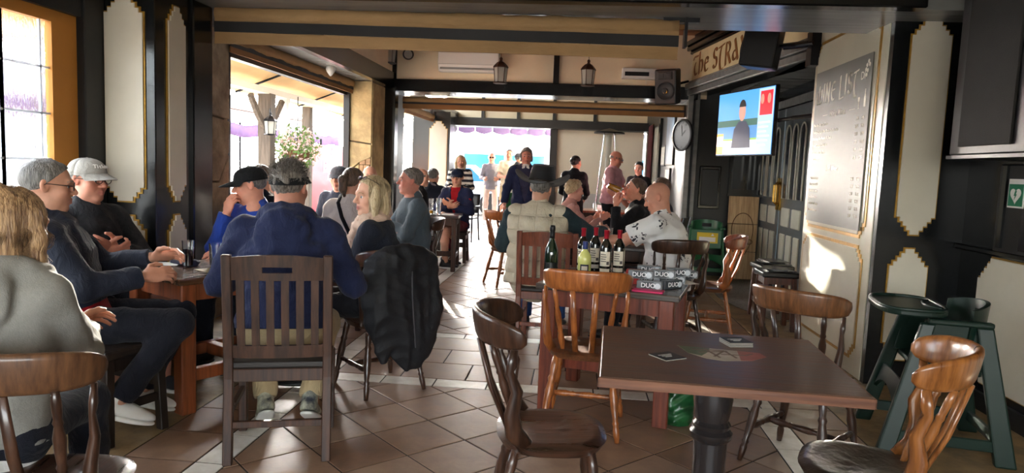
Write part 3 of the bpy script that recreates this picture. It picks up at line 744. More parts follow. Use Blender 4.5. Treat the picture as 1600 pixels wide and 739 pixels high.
def hair_mesh(kind, h, seed):
    f = Field(0.015)
    keepn = nrm((0, 0.70, -0.72))
    if kind in ('short', 'bun', 'fringe', 'wavy', 'messy'):
        gx = {'short': 0.0, 'bun': 0.0, 'fringe': -0.004, 'wavy': 0.012, 'messy': 0.010}[kind]
        f.ell((0, -0.015, 0.034), (0.082+gx, 0.104+gx, 0.091+gx))
        if kind == 'bun':
            f.ell((0, -0.115, 0.035), (0.035, 0.034, 0.034))
        if kind == 'wavy':
            for s in (-1, 1): f.ell((s*0.074, -0.025, -0.02), (0.022, 0.045, 0.06))
            f.ell((0, -0.07, -0.03), (0.085, 0.05, 0.075))
        p0 = V3(0, 0.074, 0.088 if kind != 'fringe' else -0.01)
        f.cuts.append(lambda P: (P-p0) @ keepn)
        if kind == 'wavy': f.cuts[-1] = lambda P: np.minimum((P-p0) @ keepn, np.maximum(P[:, 1]-0.02, 0.062-np.abs(P[:, 0])))
        if kind == 'fringe': f.cuts.append(lambda P: P[:, 2]-0.035)
        f.noise = tufts(seed, {'short': 0.0028, 'bun': 0.0012, 'fringe': 0.002, 'wavy': 0.005, 'messy': 0.006}[kind], 150 if kind not in ('wavy',) else 90)
    elif kind in ('bob', 'long', 'pony'):
        f.ell((0, -0.014, 0.036), (0.084, 0.105, 0.092))
        if kind != 'pony':
            e = {'bob': -0.135, 'long': -0.20}[kind]
            f.ell((0, -0.066, -0.045), (0.088, 0.055, 0.13 if kind == 'bob' else 0.19), k=0.03)
            for s in (-1, 1): f.chain([(s*0.070, 0.0, 0.05), (s*0.086, 0.012, -0.03), (s*0.080, 0.016, e)], [0.026, 0.027, 0.020], k=0.025)
            f.cuts.append(lambda P: np.minimum((P-V3(0, 0.066, 0.098)) @ keepn, np.maximum(P[:, 1]-0.045, 0.058-np.abs(P[:, 0]))))
        else:
            f.chain([(0, -0.10, 0.05), (0, -0.135, 0.02), (0.0, -0.13, -0.06), (0.0, -0.11, -0.11)], [0.026, 0.034, 0.032, 0.012], k=0.012)
            f.cuts.append(lambda P: np.minimum((P-V3(0, 0.070, 0.092)) @ keepn, P[:, 1]+0.085))
        f.noise = tufts(seed, 0.0022, 130)
    return f.mesh(h)
CAPC = V3(0, -0.012, 0.034)
def cap_parts(t, Rm, org, m, mb_, brimw=1.0, emb=None):
    M = Matrix.Translation(org) @ Matrix(Rm.tolist()).to_4x4()
    def dome(u, v):
        a = 2*PI*u; e = v*PI/2
        r = math.cos(e)**0.75
        return M @ Vector((0.087*r*math.cos(a), -0.012+0.108*r*math.sin(a), 0.034+0.086*math.sin(e)))
    MB().grid(dome, 28, 9, 0.004).build('crown', m, t, smooth=True)
    def brim(u, v):
        a = R(18+144*u); s = math.cos(a)
        x = 0.088*math.cos(a)*(1-0.12*v); y = -0.012+0.108*math.sin(a)+0.075*brimw*v*math.sin(a)**0.8
        return M @ Vector((x, y, 0.038-0.024*v-0.16*x*x/0.09*(0.3+v)))
    MB().grid(brim, 20, 6, 0.005).build('brim', mb_, t, smooth=True, angle=50)
    def bt(u, v):
        a = 2*PI*u; return M @ Vector((0.0885*math.cos(a), -0.012+0.1095*math.sin(a), 0.026+0.012*v))
    MB().grid(bt, 28, 1, 0.003).build('sweatband', m, t, smooth=True)
    b = MB().lathe([(0.008, 0), (0.007, 0.004), (0.0, 0.006)], 10, M @ Matrix.Translation((0, -0.012, 0.118))).build('button', m, t, smooth=True)
def person(label, loc, rz, group=None, pose='sit', s=1.0, wide=1.0, lean=4, twist=0, side=0, head=(0, 0, 0), seat=0.46,
           arms=None, legs=None, hands=(0.5, 0.5), palm=None, top=None, bottom=None, shoes=None, hair=None, face=None, skin=(205, 152, 126), res=0.012, hres=0.0055,
           extras=None, arm_len=(0.285, 0.25), belly=0.0, ruddy=0.35, neck=0.085):
    """legs / arms: two-bone directions in the person's frame (right first); top, bottom: clothing dicts"""
    t = empty('person', loc, rz, label, 'person', group); J = {}
    face = face or {}
    ph = seat+0.085 if pose == 'sit' else 0.92*s
    pel = V3(0, 0, ph)
    Rt = rotm(R(twist), -R(lean), R(side))
    up = Rt[:, 2]; fw = Rt[:, 1]; rt = Rt[:, 0]
    Lt = 0.515*s
    p1 = pel+up*0.16*s+V3(0, 0, 0); p2 = pel+up*0.33*s; p3 = pel+up*Lt
    sh = [p3+rt*(sg*0.160*wide*s)-up*0.066*s for sg in (1, -1)]
    hipj = [pel+rotm(R(twist*0.3))[:, 0]*(sg*0.092*s) for sg in (1, -1)]
    if arms is None: arms = [((0.25, 0.1, -1), (-0.25, 1, -0.05)), ((-0.25, 0.1, -1), (0.25, 1, -0.05))]
    if legs is None: legs = [((0.12, 1, -0.06), (0, 0.03, -1)), ((-0.12, 1, -0.06), (0, 0.03, -1))] if pose == 'sit' else [((0.06, 0.05, -1), (0, -0.06, -1)), ((-0.06, 0.02, -1), (0, -0.04, -1))]
    elb = [sh[i]+nrm(arms[i][0])*arm_len[0]*s for i in (0, 1)]; wri = [elb[i]+nrm(arms[i][1])*arm_len[1]*s for i in (0, 1)]
    kne = [hipj[i]+nrm(legs[i][0])*0.43*s for i in (0, 1)]
    ank = []
    for i in (0, 1):
        d = nrm(legs[i][1]); L_ = 0.42*s
        ank.append(kne[i]+d*L_)
    low = min(a[2] for a in ank)
    if pose == 'stand':
        dz = 0.085-low
        for arr in (sh, elb, wri, hipj, kne, ank):
            for q in arr: q[2] += dz
        for q in (pel, p1, p2, p3): q[2] += dz
    else:
        for i in (0, 1):
            if ank[i][2] < 0.085: ank[i][2] = 0.085
    Rh = rotm(R(head[0]), R(head[1]), R(head[2]))
    hc = p3+up*(neck-0.035)*s+V3(0, 0, 0.095)*s+Rh[:, 1]*0.028*s
    J.update(pel=pel, p1=p1, p2=p2, p3=p3, sh=sh, elb=elb, wri=wri, kne=kne, ank=ank, hc=hc, Rh=Rh, Rt=Rt)
    W = wide*s
    # clothing
    def torso(f, g, hem=0.0, collar=True):
        f.ell(pel+up*0.0-V3(0, 0, hem*0.4), (0.165*W+g, 0.126*W+g, 0.17*s+g+hem), Rt)
        f.ell(p1+fw*belly*0.5, (0.152*W+g+belly*0.5, 0.112*W+g+belly*0.7, 0.15*s), Rt, k=0.06)
        f.ell(p2, (0.165*W+g, 0.118*W+g, 0.17*s), Rt, k=0.06)
        f.cap(sh[0]-rt*0.03*s, sh[1]+rt*0.03*s, 0.052*s+g, k=0.05)
        f.cap(p3-up*0.06*s, p3+up*0.012*s, 0.090*s+g, 0.062*s+g*0.5, k=0.06)
    def arm(f, i, g, upto='wrist', k=0.035):
        if upto == 'none': return
        if upto == 'short': f.cap(sh[i], sh[i]+(elb[i]-sh[i])*0.72, 0.058*W**0.5+g, 0.060*W**0.5+g*1.4, k=k, flat=True); return
        f.cap(sh[i], elb[i], 0.054*W**0.5+g, 0.046*W**0.5+g, k=k)
        f.cap(elb[i], elb[i]+(wri[i]-elb[i])*0.95, 0.047*W**0.5+g, 0.034+g, k=0.02, flat=True)
    seed = int(abs(loc[0]*1000+loc[1]*77)) % 9999
    # body (skin)
    B = []
    f = Field(0.03); torso(f, -0.022, -0.05)
    for i in (0, 1):
        f.cap(sh[i], elb[i], 0.050*W**0.5, 0.042*W**0.5); f.chain([elb[i], elb[i]+(wri[i]-elb[i])*0.3, wri[i]], [0.041*W**0.5, 0.042*W**0.5, 0.0265*s])
        q = 0.78 if bottom and bottom.get('kind') != 'shorts' else 1.0
        f.chain([hipj[i], kne[i]], [0.066*W, 0.056*s*q]); f.chain([kne[i], kne[i]+(ank[i]-kne[i])*0.3+nrm(np.cross(V3(1, 0, 0), ank[i]-kne[i]))*-0.008, ank[i]], [0.055*s*q, 0.057*s*q, 0.038*s])
    Vb, Fb = f.mesh(res*1.15); cols = [np.tile(np.array(srgb(*skin)[:3]), (len(Vb), 1))]; B.append((Vb, Fb))
    nkl = (Rh.T @ (p3-up*0.01-hc))/s
    g = dict(face); g['nk'] = (nkl, 0.051*min(1.15, max(0.92, W)))
    Vh, Fh = head_mesh(hres, g); cols.append(skin_col(Vh, skin, face.get('lips', 0.7), ruddy)); B.append((tf(Vh*s, Rh, hc), Fh))
    for i in (0, 1):
        sd = -1 if i == 0 else 1
        fd = nrm(wri[i]-elb[i]); pn = nrm(palm[i]) if palm is not None and palm[i] is not None else V3(-0.8 if i == 0 else 0.8, 0, -0.6)
        pn = pn-fd*fd.dot(pn); pn = nrm(pn); z = -pn; x = np.cross(fd, z)
        Rm = np.stack([x, fd, z], 1)
        c = hands[i]
        Vw, Fw = hand_mesh(sd, c, s=s, h=0.0048 if res < 0.013 else 0.006, thumb=0.9 if np.max(c) > 0.8 else 0.5)
        B.append((tf(Vw, Rm, wri[i]+fd*0.012), Fw)); cols.append(np.tile(np.array(srgb(*skin)[:3])*np.array([1.02, 0.94, 0.92]), (len(Vw), 1)))
        J['hand%d' % i] = (Rm, wri[i]+fd*0.012)
    Vb, Fb = joinm(B); np_mesh('body', Vb, Fb, SKIN, t, np.concatenate(cols))
    # eyes
    for sg in (-1, 1):
        e = MB(); M = Matrix.Translation(hc+Rh @ (V3(sg*0.031, 0.0705, 0.003)*s)) @ Matrix(Rh.tolist()).to_4x4() @ Matrix.Rotation(-PI/2, 4, 'X')
        pr = [(0.0125*math.sin(a), 0.0125*math.cos(a)) for a in np.linspace(0.001, PI, 12)]
        e.cur = 2; e.lathe(pr[:2][::-1], 12, M); e.cur = 1; e.lathe(pr[1:4][::-1], 12, M); e.cur = 0; e.lathe(pr[3:][::-1], 12, M)
        e.build('eye', [EYEW, EYEI, EYEP], t, smooth=True)
    if face.get('brow'):
        for sg in (-1, 1):
            e = MB(); pts = [hc+Rh @ (V3(sg*x, y, z)*s) for x, y, z in ((0.014, 0.0915, 0.024), (0.026, 0.0905, 0.030), (0.040, 0.083, 0.030), (0.050, 0.072, 0.024))]
            e.tube(pts, [0.0036, 0.0042, 0.0036, 0.0016], 6, flat=(1.0, 1.0)).build('eyebrow', HAIRS[face['brow']], t, smooth=True)
    # trousers
    if bottom:
        f = Field(0.035); g = bottom.get('thick', 0.010)
        f.ell(pel+V3(0, 0, -0.02), (0.160*W+g*0.5, 0.118*W+g*0.5, 0.12*s+g*0.5), rotm(R(twist*0.3)))
        f.ell(pel+up*0.06*s, (0.140*W, 0.100*W, 0.08*s), Rt)
        for i in (0, 1):
            f.cap(hipj[i], kne[i], 0.076*W+g, 0.060*s+g, k=0.04)
            if bottom.get('kind') == 'shorts': f.p[-1] = None; f.p.pop(); f.cap(hipj[i], hipj[i]+(kne[i]-hipj[i])*0.86, 0.078*W+g, 0.074*s+g, k=0.04, flat=True)
            else:
                e = kne[i]+(ank[i]-kne[i])*0.97
                f.chain([kne[i], e], [0.062*s+g, bottom.get('cuff', 0.052)+g], k=0.03, flat=True)
        f.noise = folds(seed+3, bottom.get('fold', 0.004), 17)
        V, F = f.mesh(res); np_mesh('shorts' if bottom.get('kind') == 'shorts' else bottom.get('name', 'trousers'), V, F, bottom['mat'], t)
    # top
    for gi, tp_ in enumerate(top if isinstance(top, list) else [top]):
        if not tp_: continue
        f = Field(0.035); g = tp_.get('thick', 0.012)
        torso(f, g, tp_.get('hem', 0.02))
        for i in (0, 1): arm(f, i, g*0.9, tp_.get('sleeve', 'wrist'))
        if tp_.get('hood'):
            n_ = 9; arc = [p3+Rt @ V3(0.098*math.sin(a)*s, -0.098*math.cos(a)*s+0.008, 0.02*s-0.035*(1-math.cos(a))*0.6*s) for a in np.linspace(-2.3, 2.3, n_)]
            f.chain(arc, [0.026]+[0.042*s]*(n_-2)+[0.026], k=0.018)
            f.ell(p3+Rt @ V3(0, -0.118*s, -0.085*s), (0.125*s, 0.050*s, 0.12*s), Rt, k=0.03)
            f.ell(p3+Rt @ V3(0, -0.150*s, -0.03*s), (0.085*s, 0.030*s, 0.05*s), Rt, k=0.03)
        if tp_.get('collar'):
            cr = tp_['collar']; n_ = 11
            arc = [p3+Rt @ V3(0.074*math.sin(a)*s, -0.072*math.cos(a)*s+0.012, 0.018*s-0.03*(1-math.cos(a))*s) for a in np.linspace(-2.5, 2.5, n_)]
            f.chain(arc, [cr]*n_, k=0.012)
            f.chain([q+up*cr*1.2 for q in arc], [cr*0.8]*n_, k=0.008)
        if tp_.get('quilt'):
            fo = folds(seed, 0.003, 20); q_ = tp_['quilt']
            def qn(P, fo=fo, q_=q_):
                L_ = (P-pel) @ Rt; zz = np.abs(np.sin(L_[:, 2]*PI/q_)); xx = np.abs(np.sin(L_[:, 0]*PI/(q_*1.15)+0.5)); return fo(P)+0.013*(1-np.minimum(zz, 1)**0.45)+0.010*(1-np.minimum(xx, 1)**0.45)
            f.noise = qn
        else: f.noise = folds(seed+gi, tp_.get('fold', 0.0055), tp_.get('ff', 19))
        hl = tp_.get('hemlen', 0.10 if pose == 'stand' else 0.055)
        f.cuts.append(lambda P, hl=hl: np.where(np.abs((P-pel) @ rt) < 0.19*W, -((P-pel) @ up)-hl, -1.0) if hl < 0.2 else -((P-pel) @ up)-hl)
        if tp_.get('open'):      # unbuttoned front: a wedge cut out of the chest
            ow = tp_['open']
            f.cuts.append(lambda P, ow=ow: -np.maximum(np.abs((P-p1) @ rt)-ow*np.clip(((P-p1) @ up)/(0.30*s)+tp_.get('openz', 0.2), 0, 2), -((P-p1) @ fw)+0.02))
        V, F = f.mesh(res)
        col = None
        if tp_.get('col'): col = tp_['col']((V-pel) @ Rt)
        np_mesh(tp_.get('name', 'jacket'), V, F, tp_['mat'], t, col)
    # shoes
    if shoes:
        for i in (0, 1):
            fdir = V3(ank[i][0]-kne[i][0], 0, 0)*0
            d = shoes.get('dir', [None, None])[i]
            fy = nrm(d) if d is not None else nrm(V3(0.15 if i == 0 else -0.15, 1, 0))
            if d is None and pose == 'sit' and ank[i][2] > 0.12: fy = nrm(V3(0, 1, -0.35))
            zz = nrm(V3(0, 0, 1)-fy*fy[2]); xx = np.cross(fy, zz); Rf = np.stack([xx, fy, zz], 1)
            a = ank[i]
            P = lambda x, y, z: a+Rf @ (V3(x, y, z)*s)
            f = Field(0.02)
            f.cap(P(0, -0.015, 0.02), P(0, -0.02, -0.04), 0.043, 0.042, flat=False); f.ell(P(0, 0.03, -0.036), (0.043, 0.10, 0.043), Rf); f.ell(P(0, 0.10, -0.048), (0.046, 0.085, 0.032), Rf); f.ell(P(0, -0.03, -0.042), (0.039, 0.05, 0.042), Rf)
            f.cuts.append(lambda P_, a=a, Rf=Rf: -((P_-a) @ Rf[:, 2])-0.062)
            V, F = f.mesh(min(res, 0.009)); o = np_mesh('shoe', V, F, shoes['mat'], t)
            f = Field(0.01); f.ell(P(0, 0.095, -0.071), (0.050, 0.095, 0.014), Rf); f.ell(P(0, -0.02, -0.071), (0.043, 0.066, 0.014), Rf); f.ell(P(0, 0.04, -0.071), (0.043, 0.08, 0.014), Rf, k=0.02)
            V, F = f.mesh(0.006); np_mesh('sole', V, F, shoes.get('sole', BLACKP), o)
            if shoes.get('sock'):
                f = Field(0.01); f.cap(a+(kne[i]-a)*0.02, a+(kne[i]-a)*shoes.get('sockh', 0.25), 0.042, 0.046, flat=True); V, F = f.mesh(0.008); np_mesh('sock', V, F, shoes['sock'], t)
    # hair
    if hair:
        V, F = hair_mesh(hair['kind'], hair.get('h', 0.0055), seed); np_mesh('hair', tf(V*s, Rh, hc), F, HAIRS[hair['mat']], t)
    if extras: extras(t, J, s)
    return t, J
def headP(J, s, *p): return J['hc']+J['Rh'] @ (V3(*p)*s)
def glasses(t, J, s, m=None, up=0.0, dark=False):
    m = m or BLACKP; g = MB(); X = 0.032; rot = J['Rh']
    P = lambda x, y, z: headP(J, s, x, y, z)
    if up:   # pushed up into the hair
        P = lambda x, y, z: headP(J, s, x, 0.055+(y-0.1)*0.7-z*0.5, 0.118+(y-0.1)*0.45+z*0.5)
    for sg in (-1, 1):
        g.tube([P(sg*X+0.024*math.cos(a), 0.1015-0.10*(sg*X+0.024*math.cos(a))**2/0.05*0.3, 0.004+0.018*math.sin(a)) for a in np.linspace(0, 2*PI, 15)], 0.0019*s, 5, cap=False)
        g.tube([P(sg*0.056, 0.096, 0.008), P(sg*0.076, 0.05, 0.010), P(sg*0.083, -0.005, 0.012), P(sg*0.080, -0.03, -0.006)], 0.0019*s, 5)
    g.tube([P(-0.008, 0.1015, 0.008), P(0, 0.104, 0.010), P(0.008, 0.1015, 0.008)], 0.0016*s, 5)
    o = g.build('glasses', m, t)
    lm = mat('dark lens', (20, 22, 26), 0.08) if dark else mat('spectacle lens', (230, 236, 240), 0.05, trans=1.0, ior=1.02)
    for sg in (-1, 1):
        l = MB(); l.add([P(sg*X, 0.1015, 0.004)]+[P(sg*X+0.023*math.cos(a), 0.1005, 0.004+0.017*math.sin(a)) for a in np.linspace(0, 2*PI, 15)[:-1]], [(0, i+1, (i+1) % 14+1) for i in range(14)])
        l.build('lens', lm, o)
def cap(t, J, s, m, m2=None, text=None, tm=None, bw=1.0):
    h = empty('cap'); 
    for k_ in ('x',): pass
    h.parent = t
    cap_parts(h, J['Rh']*s*1.0, Vector(J['hc']), m, m2 or m, bw)
    if text:
        M = Matrix.Translation(J['hc']) @ Matrix(J['Rh'].tolist()).to_4x4() @ Matrix.Diagonal((s, s, s, 1))
        for i, ch in enumerate(text):
            a = (i-(len(text)-1)/2)*0.15+PI/2
            z = 0.078; rr = 0.93
            Q = frame_M((0.084*math.cos(a)*rr, -0.012+0.110*math.sin(a)*rr, z), (-math.sin(a), math.cos(a), 0), (math.cos(a)*-0.5, math.sin(a)*-0.5, 0.86))
            text_mesh(ch, 0.030, tm, 'cap_lettering', 0.001, h, M @ Q @ Matrix.Translation((0, 0, 0.004)), bold=0.0006)
# ================================================================== FURNITURE
WD = {'dark': (wood('dark varnished wood', (72, 46, 32), (36, 22, 16), 0.28, 0.4), wood('dark varnished seat', (70, 44, 32), (40, 26, 18), 0.25, 0.5, 'Y')),
      'amber': (wood('amber varnished wood', (176, 104, 52), (120, 66, 30), 0.3, 0.4), wood('amber seat', (110, 68, 42), (70, 42, 26), 0.3, 0.4, 'Y')),
      'honey': (wood('honey varnished wood', (164, 104, 52), (110, 64, 30), 0.25, 0.5), mat('worn brown leather', (72, 58, 48), 0.3, var=0.5, col2=(46, 36, 30), vscale=9, bump=0.3, bscale=30, coat=0.3)),
      'red': (wood('red brown wood', (132, 70, 46), (90, 44, 28), 0.32, 0.3), mat('black seat pad', (34, 28, 26), 0.4)),
      'walnut': (wood('worn walnut', (76, 49, 35), (44, 28, 20), 0.45, 0.1), mat('dark seat pad', (36, 30, 27), 0.5))}
TURN = [(0.011, 0.0), (0.013, 0.05), (0.018, 0.12), (0.019, 0.22), (0.013, 0.30), (0.017, 0.33), (0.013, 0.36), (0.018, 0.50), (0.019, 0.60), (0.012, 0.70), (0.016, 0.73), (0.012, 0.76), (0.015, 0.88), (0.011, 1.0)]
LEGP = [(0.013, 0.0), (0.017, 0.10), (0.018, 0.16), (0.014, 0.20), (0.019, 0.23), (0.014, 0.26), (0.021, 0.42), (0.023, 0.55), (0.017, 0.66), (0.022, 0.70), (0.016, 0.74), (0.020, 0.86), (0.016, 1.0)]
def windsor(loc, rz, kind, label, group='spindle back pub chairs', crest_m=None):
    m, ms = WD[kind]; t = empty('windsor_chair', loc, rz, label, 'chair', group)
    def top(u, v):
        a = 2*PI*u; r = v
        ex = lambda c, p: math.copysign(abs(c)**p, c)
        x = 0.215*r*ex(math.cos(a), 0.72); y = 0.205*r*ex(math.sin(a), 0.72)
        return (x, y, 0.462-0.014*(1-r*r)*(1.2 if y < 0.05 else 0.8)-0.016*max(0, r-0.86)/0.14)
    MB().grid(top, 36, 8, 0.0).grid(lambda u, v: (top(u, 1)[0]*(1-0.10*v), top(u, 1)[1]*(1-0.10*v), 0.446-0.034*v), 36, 3).grid(lambda u, v: (top(u, 1)[0]*0.9*(1-v), top(u, 1)[1]*0.9*(1-v), 0.412), 36, 1).build('seat', ms, t, smooth=True, angle=60)
    for sx in (-1, 1):
        for sy in (-1, 1):
            MB().lath2((sx*0.205, sy*0.195-(0.03 if sy < 0 else 0), 0), (sx*0.145, sy*0.135, 0.425), LEGP, 10).build('leg', m, t, smooth=True)
    for sx in (-1, 1): MB().lath2((sx*0.18, -0.185, 0.17), (sx*0.18, 0.17, 0.17), TURN, 8).build('stretcher', m, t, smooth=True)
    MB().lath2((-0.18, -0.0, 0.17), (0.18, -0.0, 0.17), TURN, 8).build('stretcher', m, t, smooth=True)
    A = R(82)
    def arc(a, r=0.0): return ((0.232+r)*math.sin(a), -0.085-(0.205+r)*math.cos(a))
    def prof(u): return 0.058*(1-0.55*abs(2*u-1)**5)
    N = 30; mb = MB(); ring = []
    K = 12
    vs = []; fs = []
    for i in range(N+1):
        u = i/N; a = -A+2*A*u; hh = prof(u); th = 0.016*(1-0.25*abs(2*u-1)**4)
        endc = max(0, abs(2*u-1)-0.93)/0.07; hh *= (1-0.5*endc); th *= (1-0.6*endc)
        cx, cy = arc(a); n = Vector((math.sin(a), -math.cos(a), 0))
        tilt = -0.18
        for k in range(K):
            b = 2*PI*k/K; q = Vector((0, 0, 1))*(hh*math.copysign(abs(math.sin(b))**0.6, math.sin(b)))+n*(th*math.copysign(abs(math.cos(b))**0.6, math.cos(b)))
            q = q-n*tilt*q.z
            vs.append((cx+q.x, cy+q.y, 0.835+0.02*(1-abs(2*u-1)**2)+q.z))
    for i in range(N):
        for k in range(K): fs.append((i*K+k, i*K+(k+1) % K, (i+1)*K+(k+1) % K, (i+1)*K+k))
    fs.append(tuple(range(K-1, -1, -1))); fs.append(tuple(N*K+k for k in range(K)))
    mb.add(vs, fs).build('crest_rail', crest_m or m, t, smooth=True)
    for s in (-1, 1):
        x1, y1 = arc(s*R(70))
        pts = [(s*0.175, -0.10, 0.445), (s*0.195, -0.145, 0.50), (s*0.205, -0.155, 0.57), (s*0.21, -0.14, 0.65), (x1, y1-0.012, 0.72), (x1, y1-0.006, 0.745), (x1, y1, 0.80)]
        MB().tube(pts, [0.030, 0.034, 0.030, 0.023, 0.015, 0.020, 0.014], 10, flat=(0.6, 1.0)).build('back_post', m, t, smooth=True)
    for a in (-44, -15, 15, 44):
        x1, y1 = arc(R(a)); x0 = 0.165*math.sin(R(a)); y0 = -0.165*math.cos(R(a))
        if abs(a) > 30: MB().lath2((x0, y0, 0.445), (x1, y1, 0.80), [(r*0.9, q) for r, q in TURN], 8).build('spindle', m, t, smooth=True)
        else: MB().tube([(x0, y0, 0.445), ((x0+x1)/2, (y0+y1)/2-0.012, 0.62), (x1, y1, 0.80)], [0.016, 0.017, 0.014], 8, flat=(1.0, 0.55)).build('spindle', m, t, smooth=True)
    return t
def slat_chair(loc, rz, kind, label, arms=False, slot=False, nsl=6, group='slatted wooden chairs', H=0.97, w=0.44):
    m, ms = WD[kind]; t = empty('slat_back_chair', loc, rz, label, 'chair', group)
    hw = w/2
    for s in (-1, 1):
        P = [(s*hw, -0.235, 0), (s*hw, -0.20, 0.40), (s*hw, -0.205, 0.50), (s*hw, -0.27, H)]
        mb = MB()
        vs = []; fs = []
        for i, (x, y, z) in enumerate(P):
            e = 0.021
            for dx, dy in ((-e, -e), (e, -e), (e, e), (-e, e)): vs.append((x+dx, y+dy, z))
        for i in range(3):
            for k in range(4): fs.append((i*4+k, i*4+(k+1) % 4, i*4+4+(k+1) % 4, i*4+4+k))
        fs += [(3, 2, 1, 0), (12, 13, 14, 15)]
        mb.add(vs, fs).build('back_post', m, t, bevel=0.004)
        MB().box((s*hw, 0.20, 0.215), (0.042, 0.042, 0.43)).build('leg', m, t, bevel=0.004)
        MB().box((s*hw, -0.01, 0.23), (0.022, 0.40, 0.03)).build('stretcher', m, t, bevel=0.003)
        MB().box((s*hw, 0.0, 0.415), (0.024, 0.40, 0.06)).build('apron', m, t, bevel=0.003)
    for y in (-0.205, 0.20): MB().box((0, y, 0.415), (w-0.04, 0.024, 0.06)).build('apron', m, t, bevel=0.003)
    MB().box((0, -0.222, 0.185), (w-0.04, 0.024, 0.032)).build('stretcher', m, t, bevel=0.003)
    MB().box((0, 0.0, 0.458), (w+0.01, 0.42, 0.035)).build('seat', ms, t, bevel=0.012, seg=2)
    # curved top rail
    def rail(z0, z1, arch, holes=False, name='top_rail'):
        mb = MB()
        def seg(x0, x1, za, zb, zc=None):
            n = 6
            for i in range(n):
                xa = x0+(x1-x0)*i/n; xb = x0+(x1-x0)*(i+1)/n
                f = lambda x: -0.27+0.0-0.022*(1-(x/hw)**2)
                ya, yb = f(xa), f(xb); top = lambda x: zb+arch*(1-(x/hw)**2) if zc is None else zc
                off = lambda z: (0.97-z)*0.14
                vs = []
                for (x, y) in ((xa, ya), (xb, yb)):
                    for z in (za, top(x)):
                        vs += [(x, y+off(z)-0.011, z), (x, y+off(z)+0.011, z)]
                mb.add(vs, [(0, 4, 6, 2), (1, 3, 7, 5), (2, 6, 7, 3), (0, 1, 5, 4), (0, 2, 3, 1), (4, 5, 7, 6)])
        i = hw-0.018
        if holes:
            seg(-i, -0.065, z0, z1); seg(0.065, i, z0, z1); seg(-0.065, 0.065, z0, z0+0.035, z0+0.035); seg(-0.065, 0.065, z0+0.062, z1)
        else: seg(-i, i, z0, z1)
        return mb.build(name, m, t)
    rail(H-0.115, H-0.015, 0.018, slot)
    rail(0.50, 0.56, 0.0, name='lower_rail')
    for k in range(nsl):
        x = (k-(nsl-1)/2)*(w-0.05)/nsl; cur = -0.022*(1-(x/hw)**2)
        y0 = -0.27+cur+(0.97-0.55)*0.14; y1 = -0.27+cur+(0.97-H+0.11)*0.14
        mb = MB(); wd = 0.017
        mb.add([(x-wd, y0-0.007, 0.55), (x+wd, y0-0.007, 0.55), (x+wd, y0+0.007, 0.55), (x-wd, y0+0.007, 0.55), (x-wd, y1-0.007, H-0.11), (x+wd, y1-0.007, H-0.11), (x+wd, y1+0.007, H-0.11), (x-wd, y1+0.007, H-0.11)],
               [(0, 3, 2, 1), (4, 5, 6, 7), (0, 1, 5, 4), (1, 2, 6, 5), (2, 3, 7, 6), (3, 0, 4, 7)]).build('slat', m, t)
    if arms:
        for s in (-1, 1):
            MB().tube([(s*hw, -0.22, 0.68), (s*(hw+0.03), -0.05, 0.69), (s*(hw+0.04), 0.10, 0.67), (s*(hw+0.01), 0.18, 0.60), (s*hw, 0.20, 0.43)], 0.02, 8, flat=(1.2, 0.8)).build('arm', m, t, smooth=True)
    return t
TT = {'r': wood('dark table top', (96, 70, 56), (58, 42, 34), 0.36, 0.08, 'X'), 'b': wood('grey worn table top', (92, 82, 74), (58, 50, 46), 0.22, 0.4, 'X'), 'edge': WD['red'][0]}
def leg_table(loc, rz, w, d, label, topm, legm, h=0.76, leg=0.085, rail=True):
    t = empty('pub_table', loc, rz, label, 'table', 'wooden pub tables')
    MB().b2(-w/2, w/2, -d/2, d/2, h-0.035, h).build('table_top', topm, t, bevel=0.006, seg=2)
    e = leg/2; ix, iy = w/2-e-0.03, d/2-e-0.03
    for sx in (-1, 1):
        for sy in (-1, 1): MB().box((sx*ix, sy*iy, (h-0.035)/2), (leg, leg, h-0.035)).build('leg', legm, t, bevel=0.006)
    for s in (-1, 1):
        MB().box((0, s*iy, h-0.085), (2*ix-leg, 0.025, 0.10)).build('apron', legm, t); MB().box((s*ix, 0, h-0.085), (0.025, 2*iy-leg, 0.10)).build('apron', legm, t)
    if rail: 
        for s in (-1, 1): MB().box((s*ix, 0, 0.21), (0.05, 2*iy-leg, 0.07)).build('stretcher', legm, t, bevel=0.004)
        MB().box((0, 0, 0.21), (2*ix-0.05, 0.06, 0.07)).build('stretcher', legm, t, bevel=0.004)
    return t
# --- right foreground table on a turned pedestal
rt_ = empty('pedestal_table', (0.545, 2.60, 0), R(-3), 'dark square pedestal table in the right foreground', 'table', 'wooden pub tables')
MB().b2(-0.42, 0.42, -0.385, 0.385, 0.728, 0.76).build('table_top', TT['r'], rt_, bevel=0.004)
MB().b2(-0.425, 0.425, -0.39, -0.385, 0.726, 0.757).b2(-0.425, 0.425, 0.385, 0.39, 0.726, 0.757).b2(-0.425, -0.42, -0.39, 0.39, 0.726, 0.757).b2(0.42, 0.425, -0.39, 0.39, 0.726, 0.757).build('edge_band', wood('table edge wood', (120, 74, 48), (84, 48, 30), 0.35, 0.2, 'X'), rt_)
PEDM = mat('black brown turned wood', (38, 34, 34), 0.25, var=0.3, coat=0.4)
MB().lathe([(0.0, 0.04), (0.10, 0.04), (0.10, 0.08), (0.068, 0.10), (0.062, 0.14), (0.060, 0.36), (0.062, 0.44), (0.076, 0.455), (0.078, 0.475), (0.066, 0.49), (0.070, 0.505), (0.060, 0.52), (0.066, 0.55), (0.072, 0.60), (0.070, 0.65), (0.062, 0.69), (0.085, 0.70), (0.085, 0.728)], 28).build('pedestal', PEDM, rt_, smooth=True, angle=40)
